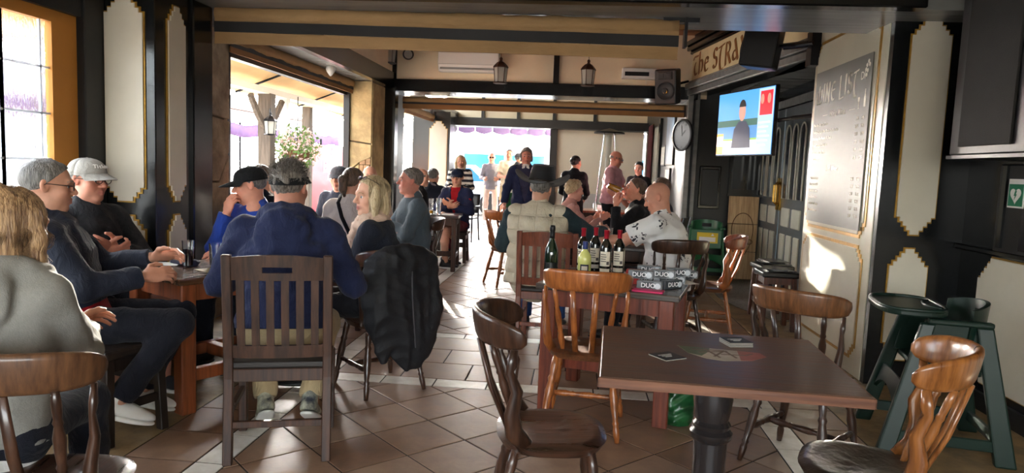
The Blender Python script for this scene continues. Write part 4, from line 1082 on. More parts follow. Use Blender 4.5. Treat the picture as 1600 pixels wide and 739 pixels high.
for k in range(4):
    a = k*PI/2+PI/4; c_, s_ = math.cos(a), math.sin(a)
    MB().tube([(0.05*c_, 0.05*s_, 0.10), (0.2*c_, 0.2*s_, 0.075), (0.33*c_, 0.33*s_, 0.035), (0.38*c_, 0.38*s_, 0.03)], [0.045, 0.04, 0.032, 0.03], 8, flat=(1.2, 1.0)).build('foot', PEDM, rt_, smooth=True)
# flat shield decal printed on the table
dec = MB(); D_ = Matrix.Translation((0.02, 0.03, 0.7602))
shp = [(-0.15, 0.085), (0.15, 0.055), (0.165, 0.0), (0.10, -0.07), (0.0, -0.10), (-0.06, -0.085), (-0.12, -0.02)]
DW = mat('faded white decal', (176, 164, 146), 0.45, var=0.3, vscale=14); DG = mat('faded green decal', (78, 96, 62), 0.45, var=0.4, vscale=14); DR = mat('faded red decal', (150, 82, 64), 0.45, var=0.3, vscale=14); DK = mat('faded brown decal lines', (104, 84, 66), 0.5)
de = empty('x'); bpy.data.objects.remove(de)
MB().prism(shp, 0.0006, D_).build('shield_decal', DW, rt_)
MB().prism([(-0.15, 0.085), (-0.03, 0.073), (-0.05, 0.0), (-0.075, -0.05), (-0.12, -0.02)], 0.0009, D_).build('shield_decal_green', DG, rt_)
MB().prism([(0.07, 0.063), (0.15, 0.055), (0.165, 0.0), (0.10, -0.07), (0.06, -0.08)], 0.0009, D_).build('shield_decal_red', DR, rt_)
dk = MB()
for a, b in (((-0.10, 0.04), (0.02, 0.05)), ((-0.08, 0.0), (0.03, 0.045)), ((-0.03, -0.05), (0.02, 0.05)), ((0.02, 0.05), (0.05, -0.05)), ((0.0, -0.01), (0.09, 0.0)), ((0.09, 0.0), (0.12, 0.03)), ((-0.05, 0.06), (-0.01, -0.06))):
    q = (Vector(b)-Vector(a)); n_ = Vector((-q.y, q.x)).normalized()*0.005; A_, B_ = Vector(a), Vector(b)
    dk.prism([tuple(A_-n_), tuple(B_-n_), tuple(B_+n_), tuple(A_+n_)], 0.0012, D_)
dk.build('shield_decal_figure', DK, rt_)
CO1 = mat('dark beer mat', (30, 34, 36), 0.5, var=0.2); CO2 = mat('beer mat edge', (186, 180, 168), 0.7); WPRT = mat('pale print', (190, 190, 186), 0.5)
for x, y, rz, lab, n in ((0.36, 2.54, 0.6, 'black beer mat left of the shield decal', 1), (0.66, 2.80, 0.25, 'stack of black beer mats behind the shield decal', 4)):
    co = empty('beer_mat', (x, y, 0.7604), rz, lab, 'coaster', 'beer mats on the pedestal table')
    for k in range(n):
        e = MB(); e.box((0.002*math.sin(k*3), 0.001*k, 0.0012+k*0.0042), (0.095, 0.095, 0.0018)); e.build('card', CO2, co)
        e = MB(); e.box((0.002*math.sin(k*3), 0.001*k, 0.003+k*0.0042), (0.095, 0.095, 0.0018)); e.build('printed_face', CO1, co)
    text_mesh('THE MASH' if n > 1 else 'BREW', 0.014, WPRT, 'lettering', 0.0003, co, Matrix.Translation((0, 0, 0.004+(n-1)*0.0042))) if False else None
    pr = MB()
    for i in range(3): pr.b2(-0.03+0.006*i, 0.03-0.01*i, 0.012-0.013*i, 0.017-0.013*i, 0.0042+(n-1)*0.0042-0.0003, 0.0044+(n-1)*0.0042)
    pr.build('print_line', WPRT, co)
# --- windsor chairs
windsor((-0.05, 2.58, 0), R(-84), 'dark', 'dark spindle back chair with sunlit seat left of the pedestal table')
windsor((0.10, 3.86, 0), R(-6), 'amber', 'amber wooden spindle back chair seen from behind at the bottle table')
windsor((1.19, 3.55, 0), R(-42), 'dark', 'dark spindle back chair behind the pedestal table near the beige pillar', crest_m=wood('mid brown crest', (120, 78, 46), (74, 46, 28), 0.3, 0.4))
windsor((1.03, 2.44, 0), R(66), 'honey', 'honey coloured curved back chair in the right foreground with worn leather seat')
windsor((-1.50, 1.86, 0), R(8), 'dark', 'dark spindle back chair in the left foreground under the grey hooded woman', crest_m=wood('worn brown crest', (104, 70, 44), (58, 36, 24), 0.35, 0.3))
windsor((-1.20, 4.30, 0), R(45), 'dark', 'dark turned leg chair under the blonde woman in the scarf')
windsor((0.83, 5.85, 0), R(12), 'dark', 'brown spindle chair behind the golf ball boxes under the man in floral shirt')
windsor((1.22, 6.35, 0), R(80), 'amber', 'empty red brown spindle chair near the doormat', crest_m=WD['red'][0])
windsor((-1.54, 6.62, 0), R(118), 'dark', 'dark spindle chair under the man in grey jumper')
windsor((-0.78, 8.45, 0), R(-60), 'amber', 'brown wooden chair beside the walkway left of the quilted vest')
# --- slat chairs
slat_chair((-1.40, 3.30, 0), R(17), 'walnut', 'worn walnut slat back chair with hand slot under the man in navy hoodie', slot=True, H=0.985)
slat_chair((-0.18, 5.72, 0), R(-4), 'red', 'red brown slat armchair under the man in the quilted vest', arms=True, H=0.93, nsl=6)
# --- left table group
leg_table((-2.075, 4.09, 0), R(-30.6), 0.63, 1.0, 'dark red brown wooden table with drinks on the left', wood('glossy brown table top', (104, 70, 46), (58, 38, 26), 0.18, 0.6, 'Y'), wood('orange brown legs', (140, 74, 40), (94, 46, 24), 0.35, 0.3))
leg_table((0.29, 4.31, 0), R(-14.5), 0.82, 0.78, 'wooden table holding the wine bottles and golf ball boxes', TT['b'], wood('red brown table legs', (128, 62, 42), (84, 40, 28), 0.35, 0.2))
leg_table((0.25, 6.75, 0), R(-5), 1.0, 0.8, 'dark table between the vest man and the man in floral shirt', TT['b'], WD['walnut'][0], 0.75)
leg_table((-1.85, 9.45, 0), R(4), 0.62, 0.62, 'small dark table with beer glasses before the man in red shirt', wood('far table top', (62, 48, 46), (40, 32, 30), 0.25, 0.3, 'X'), WD['walnut'][0], 0.75, 0.06)
leg_table((0.25, 12.2, 0), 0, 1.2, 0.75, 'brown table at the back in front of the woman in black', WD['red'][0], WD['walnut'][0], 0.75, 0.06, rail=False)
leg_table((-2.25, 6.9, 0), 0, 0.6, 0.7, 'dark table behind the woman in the white jumper', TT['b'], WD['walnut'][0], 0.75, 0.06, rail=False)
# stool bench under the man with glasses
def stool(loc, rz, w, d, h, label, m, ms, group='wooden stools', nm='low_stool'):
    t = empty(nm, loc, rz, label, 'stool', group)
    MB().b2(-w/2, w/2, -d/2, d/2, h-0.05, h).build('seat', ms, t, bevel=0.015, seg=2)
    for sx in (-1, 1):
        for sy in (-1, 1):
            a = (sx*(w/2-0.03), sy*(d/2-0.03)); b = (sx*(w/2-0.045), sy*(d/2-0.045)); e = 0.022
            MB().add([(a[0]-e, a[1]-e, 0), (a[0]+e, a[1]-e, 0), (a[0]+e, a[1]+e, 0), (a[0]-e, a[1]+e, 0), (b[0]-e, b[1]-e, h-0.05), (b[0]+e, b[1]-e, h-0.05), (b[0]+e, b[1]+e, h-0.05), (b[0]-e, b[1]+e, h-0.05)],
                     [(0, 3, 2, 1), (4, 5, 6, 7), (0, 1, 5, 4), (1, 2, 6, 5), (2, 3, 7, 6), (3, 0, 4, 7)]).build('leg', m, t, bevel=0.004)
    for s in (-1, 1):
        MB().box((s*(w/2-0.035), 0, 0.18), (0.022, d-0.08, 0.04)).build('stretcher', m, t); MB().box((0, s*(d/2-0.035), 0.25), (w-0.08, 0.022, 0.04)).build('stretcher', m, t)
        MB().box((s*(w/2-0.038), 0, h-0.085), (0.02, d-0.08, 0.06)).build('apron', m, t); MB().box((0, s*(d/2-0.038), h-0.085), (w-0.08, 0.02, 0.06)).build('apron', m, t)
    return t
stool((-2.38, 3.32, 0), R(-20), 0.60, 0.36, 0.48, 'dark wooden bench stool under the man in navy softshell', wood('near black wood', (44, 34, 28), (26, 19, 15), 0.4, 0.2), wood('near black seat', (50, 40, 34), (30, 24, 20), 0.35, 0.3, 'X'))
stool((-2.84, 4.05, 0), R(-80), 0.40, 0.34, 0.46, 'dark stool against the wall under the man in the grey cap', WD['walnut'][0], WD['walnut'][1])
stool((-2.25, 4.98, 0), R(20), 0.38, 0.36, 0.46, 'dark stool under the man in the blue jacket and black cap', WD['walnut'][0], WD['walnut'][1])
for x, y, l in ((-1.92, 5.85, 'dark stool under the woman in the white jumper'), (-2.75, 5.95, 'dark stool under the person beside the stone pier'), (-2.38, 7.45, 'dark stool under the person in the flat cap'), (-2.1, 8.0, 'dark stool under the bald man by the opening'),
                (-2.18, 9.0, 'dark stool under the man in grey shorts'), (-2.3, 11.0, 'dark stool under the man in dark vest at the back'), (-1.72, 10.25, 'dark stool under the man in maroon trousers'),
                (-0.12, 8.1, 'dark stool under the curly blonde woman'), (0.62, 7.6, 'dark stool under the man drinking beer'), (1.02, 8.3, 'dark stool under the dark haired person at the back')):
    stool((x, y, 0), 0, 0.36, 0.36, 0.46, l, WD['walnut'][0], WD['walnut'][1])
SM = wood('dark red stool wood', (86, 46, 34), (52, 28, 20), 0.3, 0.3)
for x, y, rz, l in ((2.02, 7.30, 0.1, 'dark wooden stool by the doors, farther of the pair'), (1.93, 6.80, 0.0, 'dark wooden stool by the doors, nearer of the pair')):
    st = stool((x, y, 0), rz, 0.34, 0.34, 0.55, l, SM, BLACKP)
MEN = mat('black glossy menu', (26, 26, 28), 0.2); 
PO = ['topmost', 'second from the top', 'third from the top', 'fourth from the top', 'bottom one']
for i in range(5):
    tag(MB().box((2.02+0.02*math.sin(i*2), 7.30+0.02*math.cos(i*3), 0.556+i*0.007), (0.22, 0.30, 0.006), 0.2*math.sin(i*1.7)).build('menu', MEN), 'black menu on the farther stool by the doors, %s' % PO[4-i], 'menu', 'menus piled on the stools')
for i in range(3):
    tag(MB().box((1.93+0.02*math.sin(i*2), 6.80+0.02*math.cos(i*3), 0.556+i*0.007), (0.22, 0.28, 0.006), 0.3*math.sin(i*2.7)).build('menu', MEN), 'black menu on the nearer stool by the doors, %s' % PO[2-i], 'menu', 'menus piled on the stools')
# --- green plastic high chairs
GRN = mat('dark green plastic', (16, 38, 30), 0.32, var=0.1, bump=0.04, bscale=120); GRN2 = mat('bright green plastic', (30, 92, 56), 0.35)
def high_chair(loc, rz, label, m, tray=True):
    """faces +Y; A-frame sides, tray, curved back with a handle slot"""
    t = empty('high_chair', loc, rz, label, 'high chair', 'green high chairs')
    def bar(a, b, w, d):
        a = Vector(a); b = Vector(b); return MB().add([(a.x-w, a.y-d, a.z), (a.x+w, a.y-d, a.z), (a.x+w, a.y+d, a.z), (a.x-w, a.y+d, a.z), (b.x-w*0.7, b.y-d*0.8, b.z), (b.x+w*0.7, b.y-d*0.8, b.z), (b.x+w*0.7, b.y+d*0.8, b.z), (b.x-w*0.7, b.y+d*0.8, b.z)], [(0, 3, 2, 1), (4, 5, 6, 7), (0, 1, 5, 4), (1, 2, 6, 5), (2, 3, 7, 6), (3, 0, 4, 7)])
    for sx in (-1, 1):
        bar((sx*0.27, 0.27, 0), (sx*0.20, 0.10, 0.70), 0.022, 0.045).build('leg', m, t, bevel=0.01, seg=2)
        bar((sx*0.27, -0.29, 0), (sx*0.20, -0.16, 0.70), 0.022, 0.05).build('leg', m, t, bevel=0.01, seg=2)
        M = frame_M((sx*0.205+(0.012 if sx < 0 else -0.012), 0, 0), (0, 1, 0), (0, 0, 1))
        MB().prism([(-0.20, 0.46), (0.15, 0.46), (0.11, 0.72), (-0.17, 0.72)], 0.02, M).build('side_panel', m, t, bevel=0.005)
        MB().box((sx*0.262, -0.01, 0.10), (0.02, 0.50, 0.06)).build('side_rail', m, t, bevel=0.005)
        MB().box((sx*0.225, -0.04, 0.715), (0.05, 0.30, 0.03)).build('arm_rest', m, t, bevel=0.01, seg=2)
    def arch(u, v):
        x = -0.255+0.51*u; lo = 0.20+0.10*(1-(2*u-1)**2); hi = 0.36
        z = lo+(hi-lo)*v if abs(2*u-1) < 2 else 0; return (x*(1-0.15*v), 0.215-0.04*v, z)
    MB().grid(arch, 16, 3, 0.02).build('front_arch', m, t, smooth=True, angle=40)
    MB().box((0, -0.285, 0.10), (0.52, 0.03, 0.06)).build('back_rail', m, t, bevel=0.006)
    MB().box((0, -0.02, 0.45), (0.40, 0.30, 0.03)).build('seat', m, t, bevel=0.01, seg=2)
    def back(u, v):
        a = R(-75+150*u); x = 0.215*math.sin(a); y = -0.03-0.17*math.cos(a); return (x, y-0.03*v, 0.46+(0.31+0.04*math.cos(a))*v)
    # back shell with an open slot near the top
    mb = MB(); nu, nv = 24, 14; P = [[back(i/nu, j/nv) for j in range(nv+1)] for i in range(nu+1)]
    fs = [(i, j) for i in range(nu) for j in range(nv) if not (9 <= i <= 14 and 10 <= j <= 11)]
    def off(i, j): 
        a = R(-75+150*i/nu); return Vector(P[i][j])-Vector((math.sin(a), -math.cos(a), 0))*0.022
    vs = []; ix = {}
    for i in range(nu+1):
        for j in range(nv+1): ix[i, j] = len(vs); vs.append(P[i][j])
    n0 = len(vs)
    for i in range(nu+1):
        for j in range(nv+1): vs.append(tuple(off(i, j)))
    F_ = []; S_ = set(fs)
    for i, j in fs:
        q = (ix[i, j], ix[i+1, j], ix[i+1, j+1], ix[i, j+1]); F_.append(q); F_.append(tuple(k+n0 for k in q[::-1]))
        for (di, dj), (a, b) in {(0, -1): (0, 1), (1, 0): (1, 2), (0, 1): (2, 3), (-1, 0): (3, 0)}.items():
            if (i+di, j+dj) not in S_: F_.append((q[b], q[a], q[a]+n0, q[b]+n0))
    mb.add(vs, F_).build('backrest', m, t, smooth=True, angle=45)
    if tray:
        tp = []
        for k in range(40):
            a = 2*PI*k/40; ex = lambda c, p: math.copysign(abs(c)**p, c); tp.append((0.26*ex(math.cos(a), 0.6), 0.16+0.17*ex(math.sin(a), 0.6)))
        tr = MB().prism(tp, 0.03, Matrix.Translation((0, 0, 0.735))).build('tray', m, t, bevel=0.008, seg=2)
        MB().tube([(x*0.95, 0.16+(y-0.16)*0.94, 0.768) for x, y in tp+tp[:1]], 0.010, 6).build('tray_rim', m, tr, smooth=True)
        MB().tube([(-0.13, 0.02, 0.767), (-0.08, 0.06, 0.767), (0, 0.075, 0.767), (0.08, 0.06, 0.767), (0.13, 0.02, 0.767)], 0.008, 6).build('tray_cutout', m, tr, smooth=True)
    return t
high_chair((2.00, 3.98, 0), R(80), 'dark green plastic high chair with tray in the right corner', GRN)
h2 = high_chair((1.80, 9.75, 0), R(170), 'green plastic high chair with yellow sticker in the door recess', GRN2, tray=False)
YEL = mat('yellow warning label', (220, 190, 40), 0.5); 
MB().b2(-0.12, 0.12, -0.262, -0.255, 0.60, 0.74).build('sticker', YEL, h2) if False else None
sk = MB().b2(-0.15, 0.12, 0.205, 0.212, 0.52, 0.66).build('warning_sticker', YEL, h2)
MB().b2(-0.20, 0.20, 0.185, 0.205, 0.45, 0.70).build('front_panel', GRN2, h2, bevel=0.008)
MB().add([(-0.10, 0.214, 0.62), (-0.06, 0.214, 0.62), (-0.08, 0.214, 0.65)], [(0, 1, 2)]).b2(-0.12, 0.09, 0.211, 0.2135, 0.54, 0.60).build('sticker_print', WHITEP, sk)
# --- wooden FOOD board against the recess wall
BRD = wood('pale weathered boards', (204, 176, 136), (164, 134, 98), 0.6, 0.0); BRDD = mat('dark carved outline', (110, 80, 50), 0.7, var=0.3)
fb = empty('food_board', (2.32, 9.97, 0), 0, 'weathered wooden FOOD board with carved bottle shape beside the doors', 'sign')
for k in range(3): MB().box((0, 0.0, 0.19+k*0.385), (0.40, 0.035, 0.378)).build('board', BRD, fb, bevel=0.004)
MB().tube([(0.14*math.sin(a)*(1-0.25*math.cos(a)), -0.019, 0.56-0.24*math.cos(a)+0.06*(1-math.cos(a))) for a in np.linspace(0, 2*PI, 33)], 0.006, 5).build('carved_outline', BRDD, fb)
text_mesh('FOOD', 0.105, BRDD, 'lettering', 0.003, fb, frame_M((0, -0.019, 0.52), (1, 0, 0), (0, 0, 1)), bold=0.002)
text_mesh('&', 0.09, BRDD, 'lettering', 0.003, fb, frame_M((0.0, -0.019, 0.72), (1, 0, 0), (0, 0, 1)), bold=0.002) if False else None
# --- doormat
MATM = mat('grey coir doormat', (112, 102, 88), 0.95, var=0.5, vscale=40, bump=0.8, bscale=160)
def dm(u, v):
    y = 7.1+2.7*u; cv = 0.30*math.sin(PI*u)**0.8
    return (1.72+0.5*(1-math.sin(PI*min(1, u*1.05)))*0.6+(2.52-(1.72+0.3*(1-math.sin(PI*min(1, u*1.05)))))*v, y, 0.006)
tag(MB().grid(dm, 20, 4, 0.006).build('doormat', MATM), 'grey doormat in front of the pub doors', 'mat')
# ================================================================== THINGS ON TABLES AND WALLS
GREENG = mat('dark green bottle glass', (14, 34, 18), 0.06, coat=0.5, spec=0.7); BLKG = mat('very dark wine glass', (14, 16, 14), 0.06, coat=0.5, spec=0.7)
REDC = mat('red foil capsule', (168, 30, 48), 0.3, metal=0.3); CRL = mat('cream wine label', (226, 216, 196), 0.6, var=0.1, vscale=20); BLB = mat('blue foil capsule', (36, 52, 110), 0.35, metal=0.2)
LIM = mat('cloudy yellow liqueur', (206, 206, 120), 0.25, coat=0.5); DKL = mat('dark blue label', (34, 34, 60), 0.5); PRN = mat('label print', (80, 72, 70), 0.6)
GFO = mat('gold foil', (196, 160, 70), 0.3, metal=0.8); CHF = mat('black foil', (26, 26, 28), 0.35, metal=0.3)
def arc_label(t, r, z0, z1, a0, a1, m, name='label', parent=None):
    return MB().grid(lambda u, v: (r*math.cos(a0+(a1-a0)*u), r*math.sin(a0+(a1-a0)*u), z0+(z1-z0)*v), 12, 1).build(name, m, parent or t, smooth=True)
def wine(loc, label, face=-PI/2):
    t = empty('wine_bottle', loc, 0, label, 'bottle', 'red capped wine bottles')
    MB().lathe([(0.030, 0.0), (0.0365, 0.004), (0.0375, 0.02), (0.0375, 0.185), (0.034, 0.205), (0.022, 0.225), (0.0148, 0.24), (0.0140, 0.255)], 24).build('glass', BLKG, t, smooth=True)
    MB().lathe([(0.0142, 0.235), (0.0146, 0.24), (0.0146, 0.285), (0.0160, 0.287), (0.0160, 0.297), (0.0, 0.299)], 20).build('capsule', REDC, t, smooth=True, angle=50)
    l = arc_label(t, 0.0380, 0.075, 0.165, face-0.95, face+0.85, CRL)
    MB().grid(lambda u, v: (0.0381*math.cos(face-0.95+1.8*u), 0.0381*math.sin(face-0.95+1.8*u), 0.035+0.025*v), 10, 1).build('lower_label', CRL, t)
    for k in range(4): arc_label(t, 0.0383, 0.145-k*0.014, 0.150-k*0.014, face-0.8, face+0.1+0.1*(k % 2), PRN, 'print_line', l)
    arc_label(t, 0.0383, 0.085, 0.105, face+0.25, face+0.7, PRN, 'barcode', l)
    return t
for x, y, l in ((0.065, 4.47, 'red capped wine bottle directly behind the yellow liqueur bottle'), (0.145, 4.56, 'red capped wine bottle standing farthest back of the four'), (0.205, 4.38, 'red capped wine bottle nearest the front, third from left'), (0.29, 4.44, 'red capped wine bottle at the right end of the row')):
    wine((x, y, 0.76), l, -PI/2-0.1)
t = empty('champagne_bottle', (-0.13, 4.36, 0.76), 0, 'green sparkling wine bottle with black foil at the left of the bottles', 'bottle')
MB().lathe([(0.036, 0.0), (0.043, 0.004), (0.0435, 0.03), (0.0435, 0.13), (0.040, 0.16), (0.030, 0.19), (0.021, 0.215), (0.0165, 0.235), (0.0155, 0.25)], 24).build('glass', GREENG, t, smooth=True)
MB().lathe([(0.0195, 0.212), (0.0205, 0.216), (0.0188, 0.224), (0.0175, 0.230), (0.0172, 0.232)], 20).build('neck_band', GFO, t, smooth=True)
MB().lathe([(0.0172, 0.232), (0.0160, 0.25), (0.0155, 0.275), (0.0178, 0.282), (0.0178, 0.300), (0.015, 0.312), (0.0, 0.315)], 20).build('foil', CHF, t, smooth=True)
arc_label(t, 0.0440, 0.035, 0.085, -PI/2-1.0, -PI/2+1.0, mat('black silver label', (40, 42, 42), 0.4, var=0.4, vscale=40))
t = empty('liqueur_bottle', (0.075, 4.27, 0.76), 0, 'pale yellow liqueur bottle with blue cap', 'bottle')
MB().lathe([(0.036, 0.0), (0.041, 0.004), (0.041, 0.125), (0.038, 0.145), (0.026, 0.165), (0.016, 0.178), (0.0145, 0.19)], 24).build('glass', LIM, t, smooth=True)
MB().lathe([(0.0155, 0.185), (0.0155, 0.232), (0.0, 0.233)], 20).build('capsule', BLB, t, smooth=True, angle=50)
l = arc_label(t, 0.0416, 0.035, 0.095, -PI/2-0.65, -PI/2+0.65, DKL); arc_label(t, 0.0419, 0.060, 0.085, -PI/2-0.45, -PI/2+0.45, CRL, 'label_panel', l); arc_label(t, 0.0419, 0.04, 0.048, -PI/2-0.5, -PI/2+0.5, CRL, 'label_strip', l)
# golf ball sleeves
GBX = mat('silver grey carton', (128, 132, 136), 0.3, var=0.15, vscale=18, metal=0.2); GBD = mat('dark grey carton', (62, 66, 70), 0.35); WPR = mat('white print', (236, 236, 236), 0.5); LGB = mat('pale ball picture', (206, 210, 216), 0.4)
def golf(loc, rz, label, L=0.14, dark=False, pr='DUO'):
    t = empty('golf_ball_box', loc, rz, label, 'box', 'golf ball boxes on the bottle table')
    MB().b2(-L/2, L/2, -0.024, 0.024, 0, 0.048).build('carton', GBD if dark else GBX, t, bevel=0.002)
    MB().b2(-L/2+0.03, L/2-0.045, -0.0247, -0.024, 0.004, 0.044).build('dark_panel', GBD, t)
    text_mesh(pr, 0.036, WPR, 'lettering', 0.0004, t, frame_M((-0.005, -0.0250, 0.024), (1, 0, 0), (0, 0, 1)), bold=0.0004)
    text_mesh('pr' if False else '25', 0.03, WPR, 'lettering', 0.0004, t, frame_M((L/2+0.0006, 0, 0.024), (0, 1, 0), (0, 0, 1))) if False else None
    MB().lathe([(0.017, 0.0), (0.015, 0.0008), (0.0, 0.001)], 16, frame_M((L/2-0.022, -0.0243, 0.024), (1, 0, 0), (0, 0, 1))).build('ball_picture', LGB, t)
    MB().lathe([(0.017, 0.0), (0.015, 0.0008), (0.0, 0.001)], 16, frame_M((L/2+0.0003, 0, 0.024), (0, 1, 0), (0, 0, 1))).build('ball_picture', LGB, t)
    return t
gz = 0.7605
golf((0.445, 4.02, gz), R(-14), 'grey golf ball box at the front left of the boxes, lower layer')
golf((0.575, 4.10, gz), R(38), 'dark grey golf ball box at the front, lower layer right', dark=True)
golf((0.62, 4.32, gz), R(-10), 'grey golf ball box in the middle of the lower layer')
golf((0.47, 4.27, gz), R(-14), 'grey golf ball box behind the front left one, lower layer')
golf((0.73, 4.52, gz), R(30), 'grey golf ball box nearest the far right table corner')
golf((0.40, 4.10, gz+0.0485), R(-12), 'grey golf ball box on top at the left of the boxes')
golf((0.535, 4.16, gz+0.0485), R(-15), 'grey golf ball box on top in the middle')
golf((0.64, 4.27, gz+0.0485), R(10), 'grey golf ball box on top at the right')
golf((0.47, 4.33, gz+0.0485), R(-8), 'grey golf ball box on top at the back')
PNK = mat('pink envelope', (214, 52, 110), 0.5)
tag(MB().box((0.43, 3.935, 0.7655), (0.17, 0.085, 0.010), R(-14)).build('pink_packet', PNK, bevel=0.003), 'bright pink packet at the front edge of the bottle table', 'packet')
t = empty('red_carton', (0.365, 4.20, 0.7605), R(-10), 'small red carton beside the wine bottles', 'box')
MB().b2(-0.04, 0.04, -0.03, 0.03, 0, 0.085).build('carton', mat('red carton', (172, 44, 36), 0.35), t, bevel=0.002); MB().b2(-0.041, 0.041, -0.0305, 0.0305, 0.055, 0.062).build('stripe', GFO, t)
for x, y, rz in ((0.70, 4.36, 0.4), (0.60, 4.44, 0.9)):
    tag(MB().box((x, y, 0.7612), (0.10, 0.15, 0.0012), rz).build('paper_slip', mat('white paper', (228, 226, 220), 0.7)), 'white paper slip under the golf ball boxes, %s' % ('right one' if x > 0.65 else 'back one'), 'paper')
# --- glasses
BEERG = mat('amber beer', (214, 150, 40), 0.08, trans=0.6, ior=1.33); COLA = mat('cola', (22, 10, 8), 0.08, coat=0.3); FOAM = mat('foam', (236, 228, 208), 0.8); WATER = mat('water', (235, 240, 240), 0.02, trans=1.0, ior=1.33)
def tumbler(loc, label, h=0.15, r=0.036, fill=None, fh=0.0, handle=False, parent=None, rot=None):
    t = empty('drinking_glass', loc, 0, label, 'glass', 'drinking glasses')
    if rot: t.rotation_euler = rot
    MB().lathe([(r*0.80, 0.0), (r*0.84, 0.002), (r, h), (r-0.0022, h), (r*0.84-0.0022, 0.009), (0.0, 0.008)], 24).build('glass', GLASSM, t, smooth=True, angle=40)
    if fill: MB().lathe([(0.0, 0.0092), (r*0.80, 0.0094), (r*0.84+(r-r*0.84)*fh-0.0026, h*fh), (0.0, h*fh+0.0005)], 24).build('drink', fill, t, smooth=True, angle=40)
    if handle: MB().tube([(r*0.93, 0, h*0.25), (r+0.03, 0, h*0.35), (r+0.034, 0, h*0.6), (r+0.01, 0, h*0.78), (r*0.97, 0, h*0.8)], 0.006, 8).build('handle', GLASSM, t, smooth=True)
    return t
tumbler((-2.26, 3.94, 0.76), 'tall glass of dark cola on the left table', 0.155, 0.034, COLA, 0.68)
tumbler((-2.13, 4.02, 0.76), 'empty pint glass beside the cola on the left table', 0.135, 0.042)
tumbler((-2.17, 4.30, 0.76), 'empty glass behind the pint on the left table', 0.14, 0.042)
MB()
tag(MB().box((-2.46, 3.98, 0.7612), (0.21, 0.13, 0.0015), R(20)).build('paper_sheet', mat('white paper', (228, 226, 220), 0.7)), 'white sheet of paper on the left table', 'paper')
NAP = mat('dark blue cloth', (28, 30, 52), 0.85, bump=0.3, bscale=120)
f_ = Field(0.015); f_.ell((0, 0, 0.010), (0.10, 0.055, 0.012)); f_.ell((0.05, 0.02, 0.016), (0.055, 0.045, 0.016)); f_.ell((0.10, -0.005, 0.016), (0.03, 0.03, 0.022)); f_.ell((-0.07, 0.0, 0.009), (0.06, 0.04, 0.010)); f_.noise = folds(5, 0.003, 60)
V_, F_ = f_.mesh(0.006, lo=(-0.2, -0.12, 0.001)); o = np_mesh('folded_cloth', V_, F_, NAP); o.location = (-2.33, 4.02, 0.7604); o.rotation_euler.z = R(-30); tag(o, 'crumpled dark blue glove cloth on the left table', 'cloth')
for x, y, rz, l in ((-2.02, 3.85, -0.6, 'printed brown table mat nearest the corner of the left table'), (-1.85, 4.25, -0.5, 'printed brown table mat before the navy hoodie man')):
    tag(MB().box((x, y, 0.7606), (0.26, 0.17, 0.0012), rz).build('table_mat', mat('printed paper mat', (150, 128, 84), 0.4, var=0.6, col2=(78, 70, 44), vscale=16)), l, 'mat')
tumbler((-1.93, 9.35, 0.75), 'tall beer glass on the small far table, left one', 0.21, 0.037, BEERG, 0.25); tumbler((-1.83, 9.38, 0.75), 'tall empty beer glass on the small far table, right one', 0.22, 0.037)
tag(MB().box((-1.70, 9.38, 0.754), (0.16, 0.12, 0.006), 0.2).build('booklet', mat('white paper', (228, 226, 220), 0.7)), 'white booklet on the small far table', 'paper')
tumbler((0.35, 6.95, 0.75), 'white mug sized glass on the dark table', 0.12, 0.04)
t = empty('coffee_mug', (0.30, 7.02, 0.75), 0, 'white mug on the dark middle table', 'mug'); MB().lathe([(0.035, 0), (0.04, 0.003), (0.041, 0.11), (0.037, 0.11), (0.035, 0.01), (0, 0.008)], 20).build('cup', WHITEP, t, smooth=True, angle=50); MB().tube([(0.04, 0, 0.03), (0.065, 0, 0.04), (0.068, 0, 0.07), (0.04, 0, 0.09)], 0.005, 8).build('handle', WHITEP, t, smooth=True)
for x, y, rz, l in ((0.10, 6.70, 0.4, 'white paper on the dark middle table, left'), (0.45, 6.62, -0.3, 'white paper on the dark middle table, right')):
    tag(MB().box((x, y, 0.7518), (0.15, 0.2, 0.002), rz).build('paper_sheet', mat('white paper', (228, 226, 220), 0.7)), l, 'paper')
t = empty('menu_holder', (0.05, 12.15, 0.75), 0, 'white upright menu card on the back table', 'menu'); MB().b2(-0.05, 0.05, -0.004, 0.004, 0.01, 0.20).build('card', WHITEP, t); MB().b2(-0.05, 0.05, -0.03, 0.03, 0, 0.01).build('base', WHITEP, t)
tumbler((0.35, 12.1, 0.75), 'glass on the back table', 0.14, 0.04)
# --- bags on the floor
def bag(nm, loc, rz, w, d, h, m, label, m2=None, seed=1):
    t = empty(nm, loc, rz, label, 'bag'); f = Field(0.02)
    f.ell((0, 0, h*0.45), (w*0.55, d*0.6, h*0.60)); f.ell((0, 0, h*0.2), (w*0.55, d*0.6, h*0.3)); f.noise = folds(seed, 0.012, 30); f.cuts.append(lambda P: np.abs(P[:, 0])-w/2); f.cuts.append(lambda P: -P[:, 2]+0.004); f.cuts.append(lambda P: P[:, 2]-h)
    V, F = f.mesh(0.008); np_mesh('sack', V, F, m, t)
    for s in (-1, 1): MB().tube([(-w*0.2, s*d*0.25, h*0.92), (-w*0.16, s*d*0.3, h*1.15), (w*0.16, s*d*0.3, h*1.15), (w*0.2, s*d*0.25, h*0.92)], 0.006, 6).build('handle', m2 or m, t, smooth=True)
    return t
BAGG = mat('green printed bag', (36, 96, 52), 0.3, var=0.9, col2=(18, 60, 32), vscale=14, bump=0.2, bscale=30, coat=0.3)
b_ = bag('shopping_bag', (0.62, 3.99, 0), R(-8), 0.22, 0.15, 0.26, BAGG, 'green glossy shopping bag under the bottle table', seed=4)
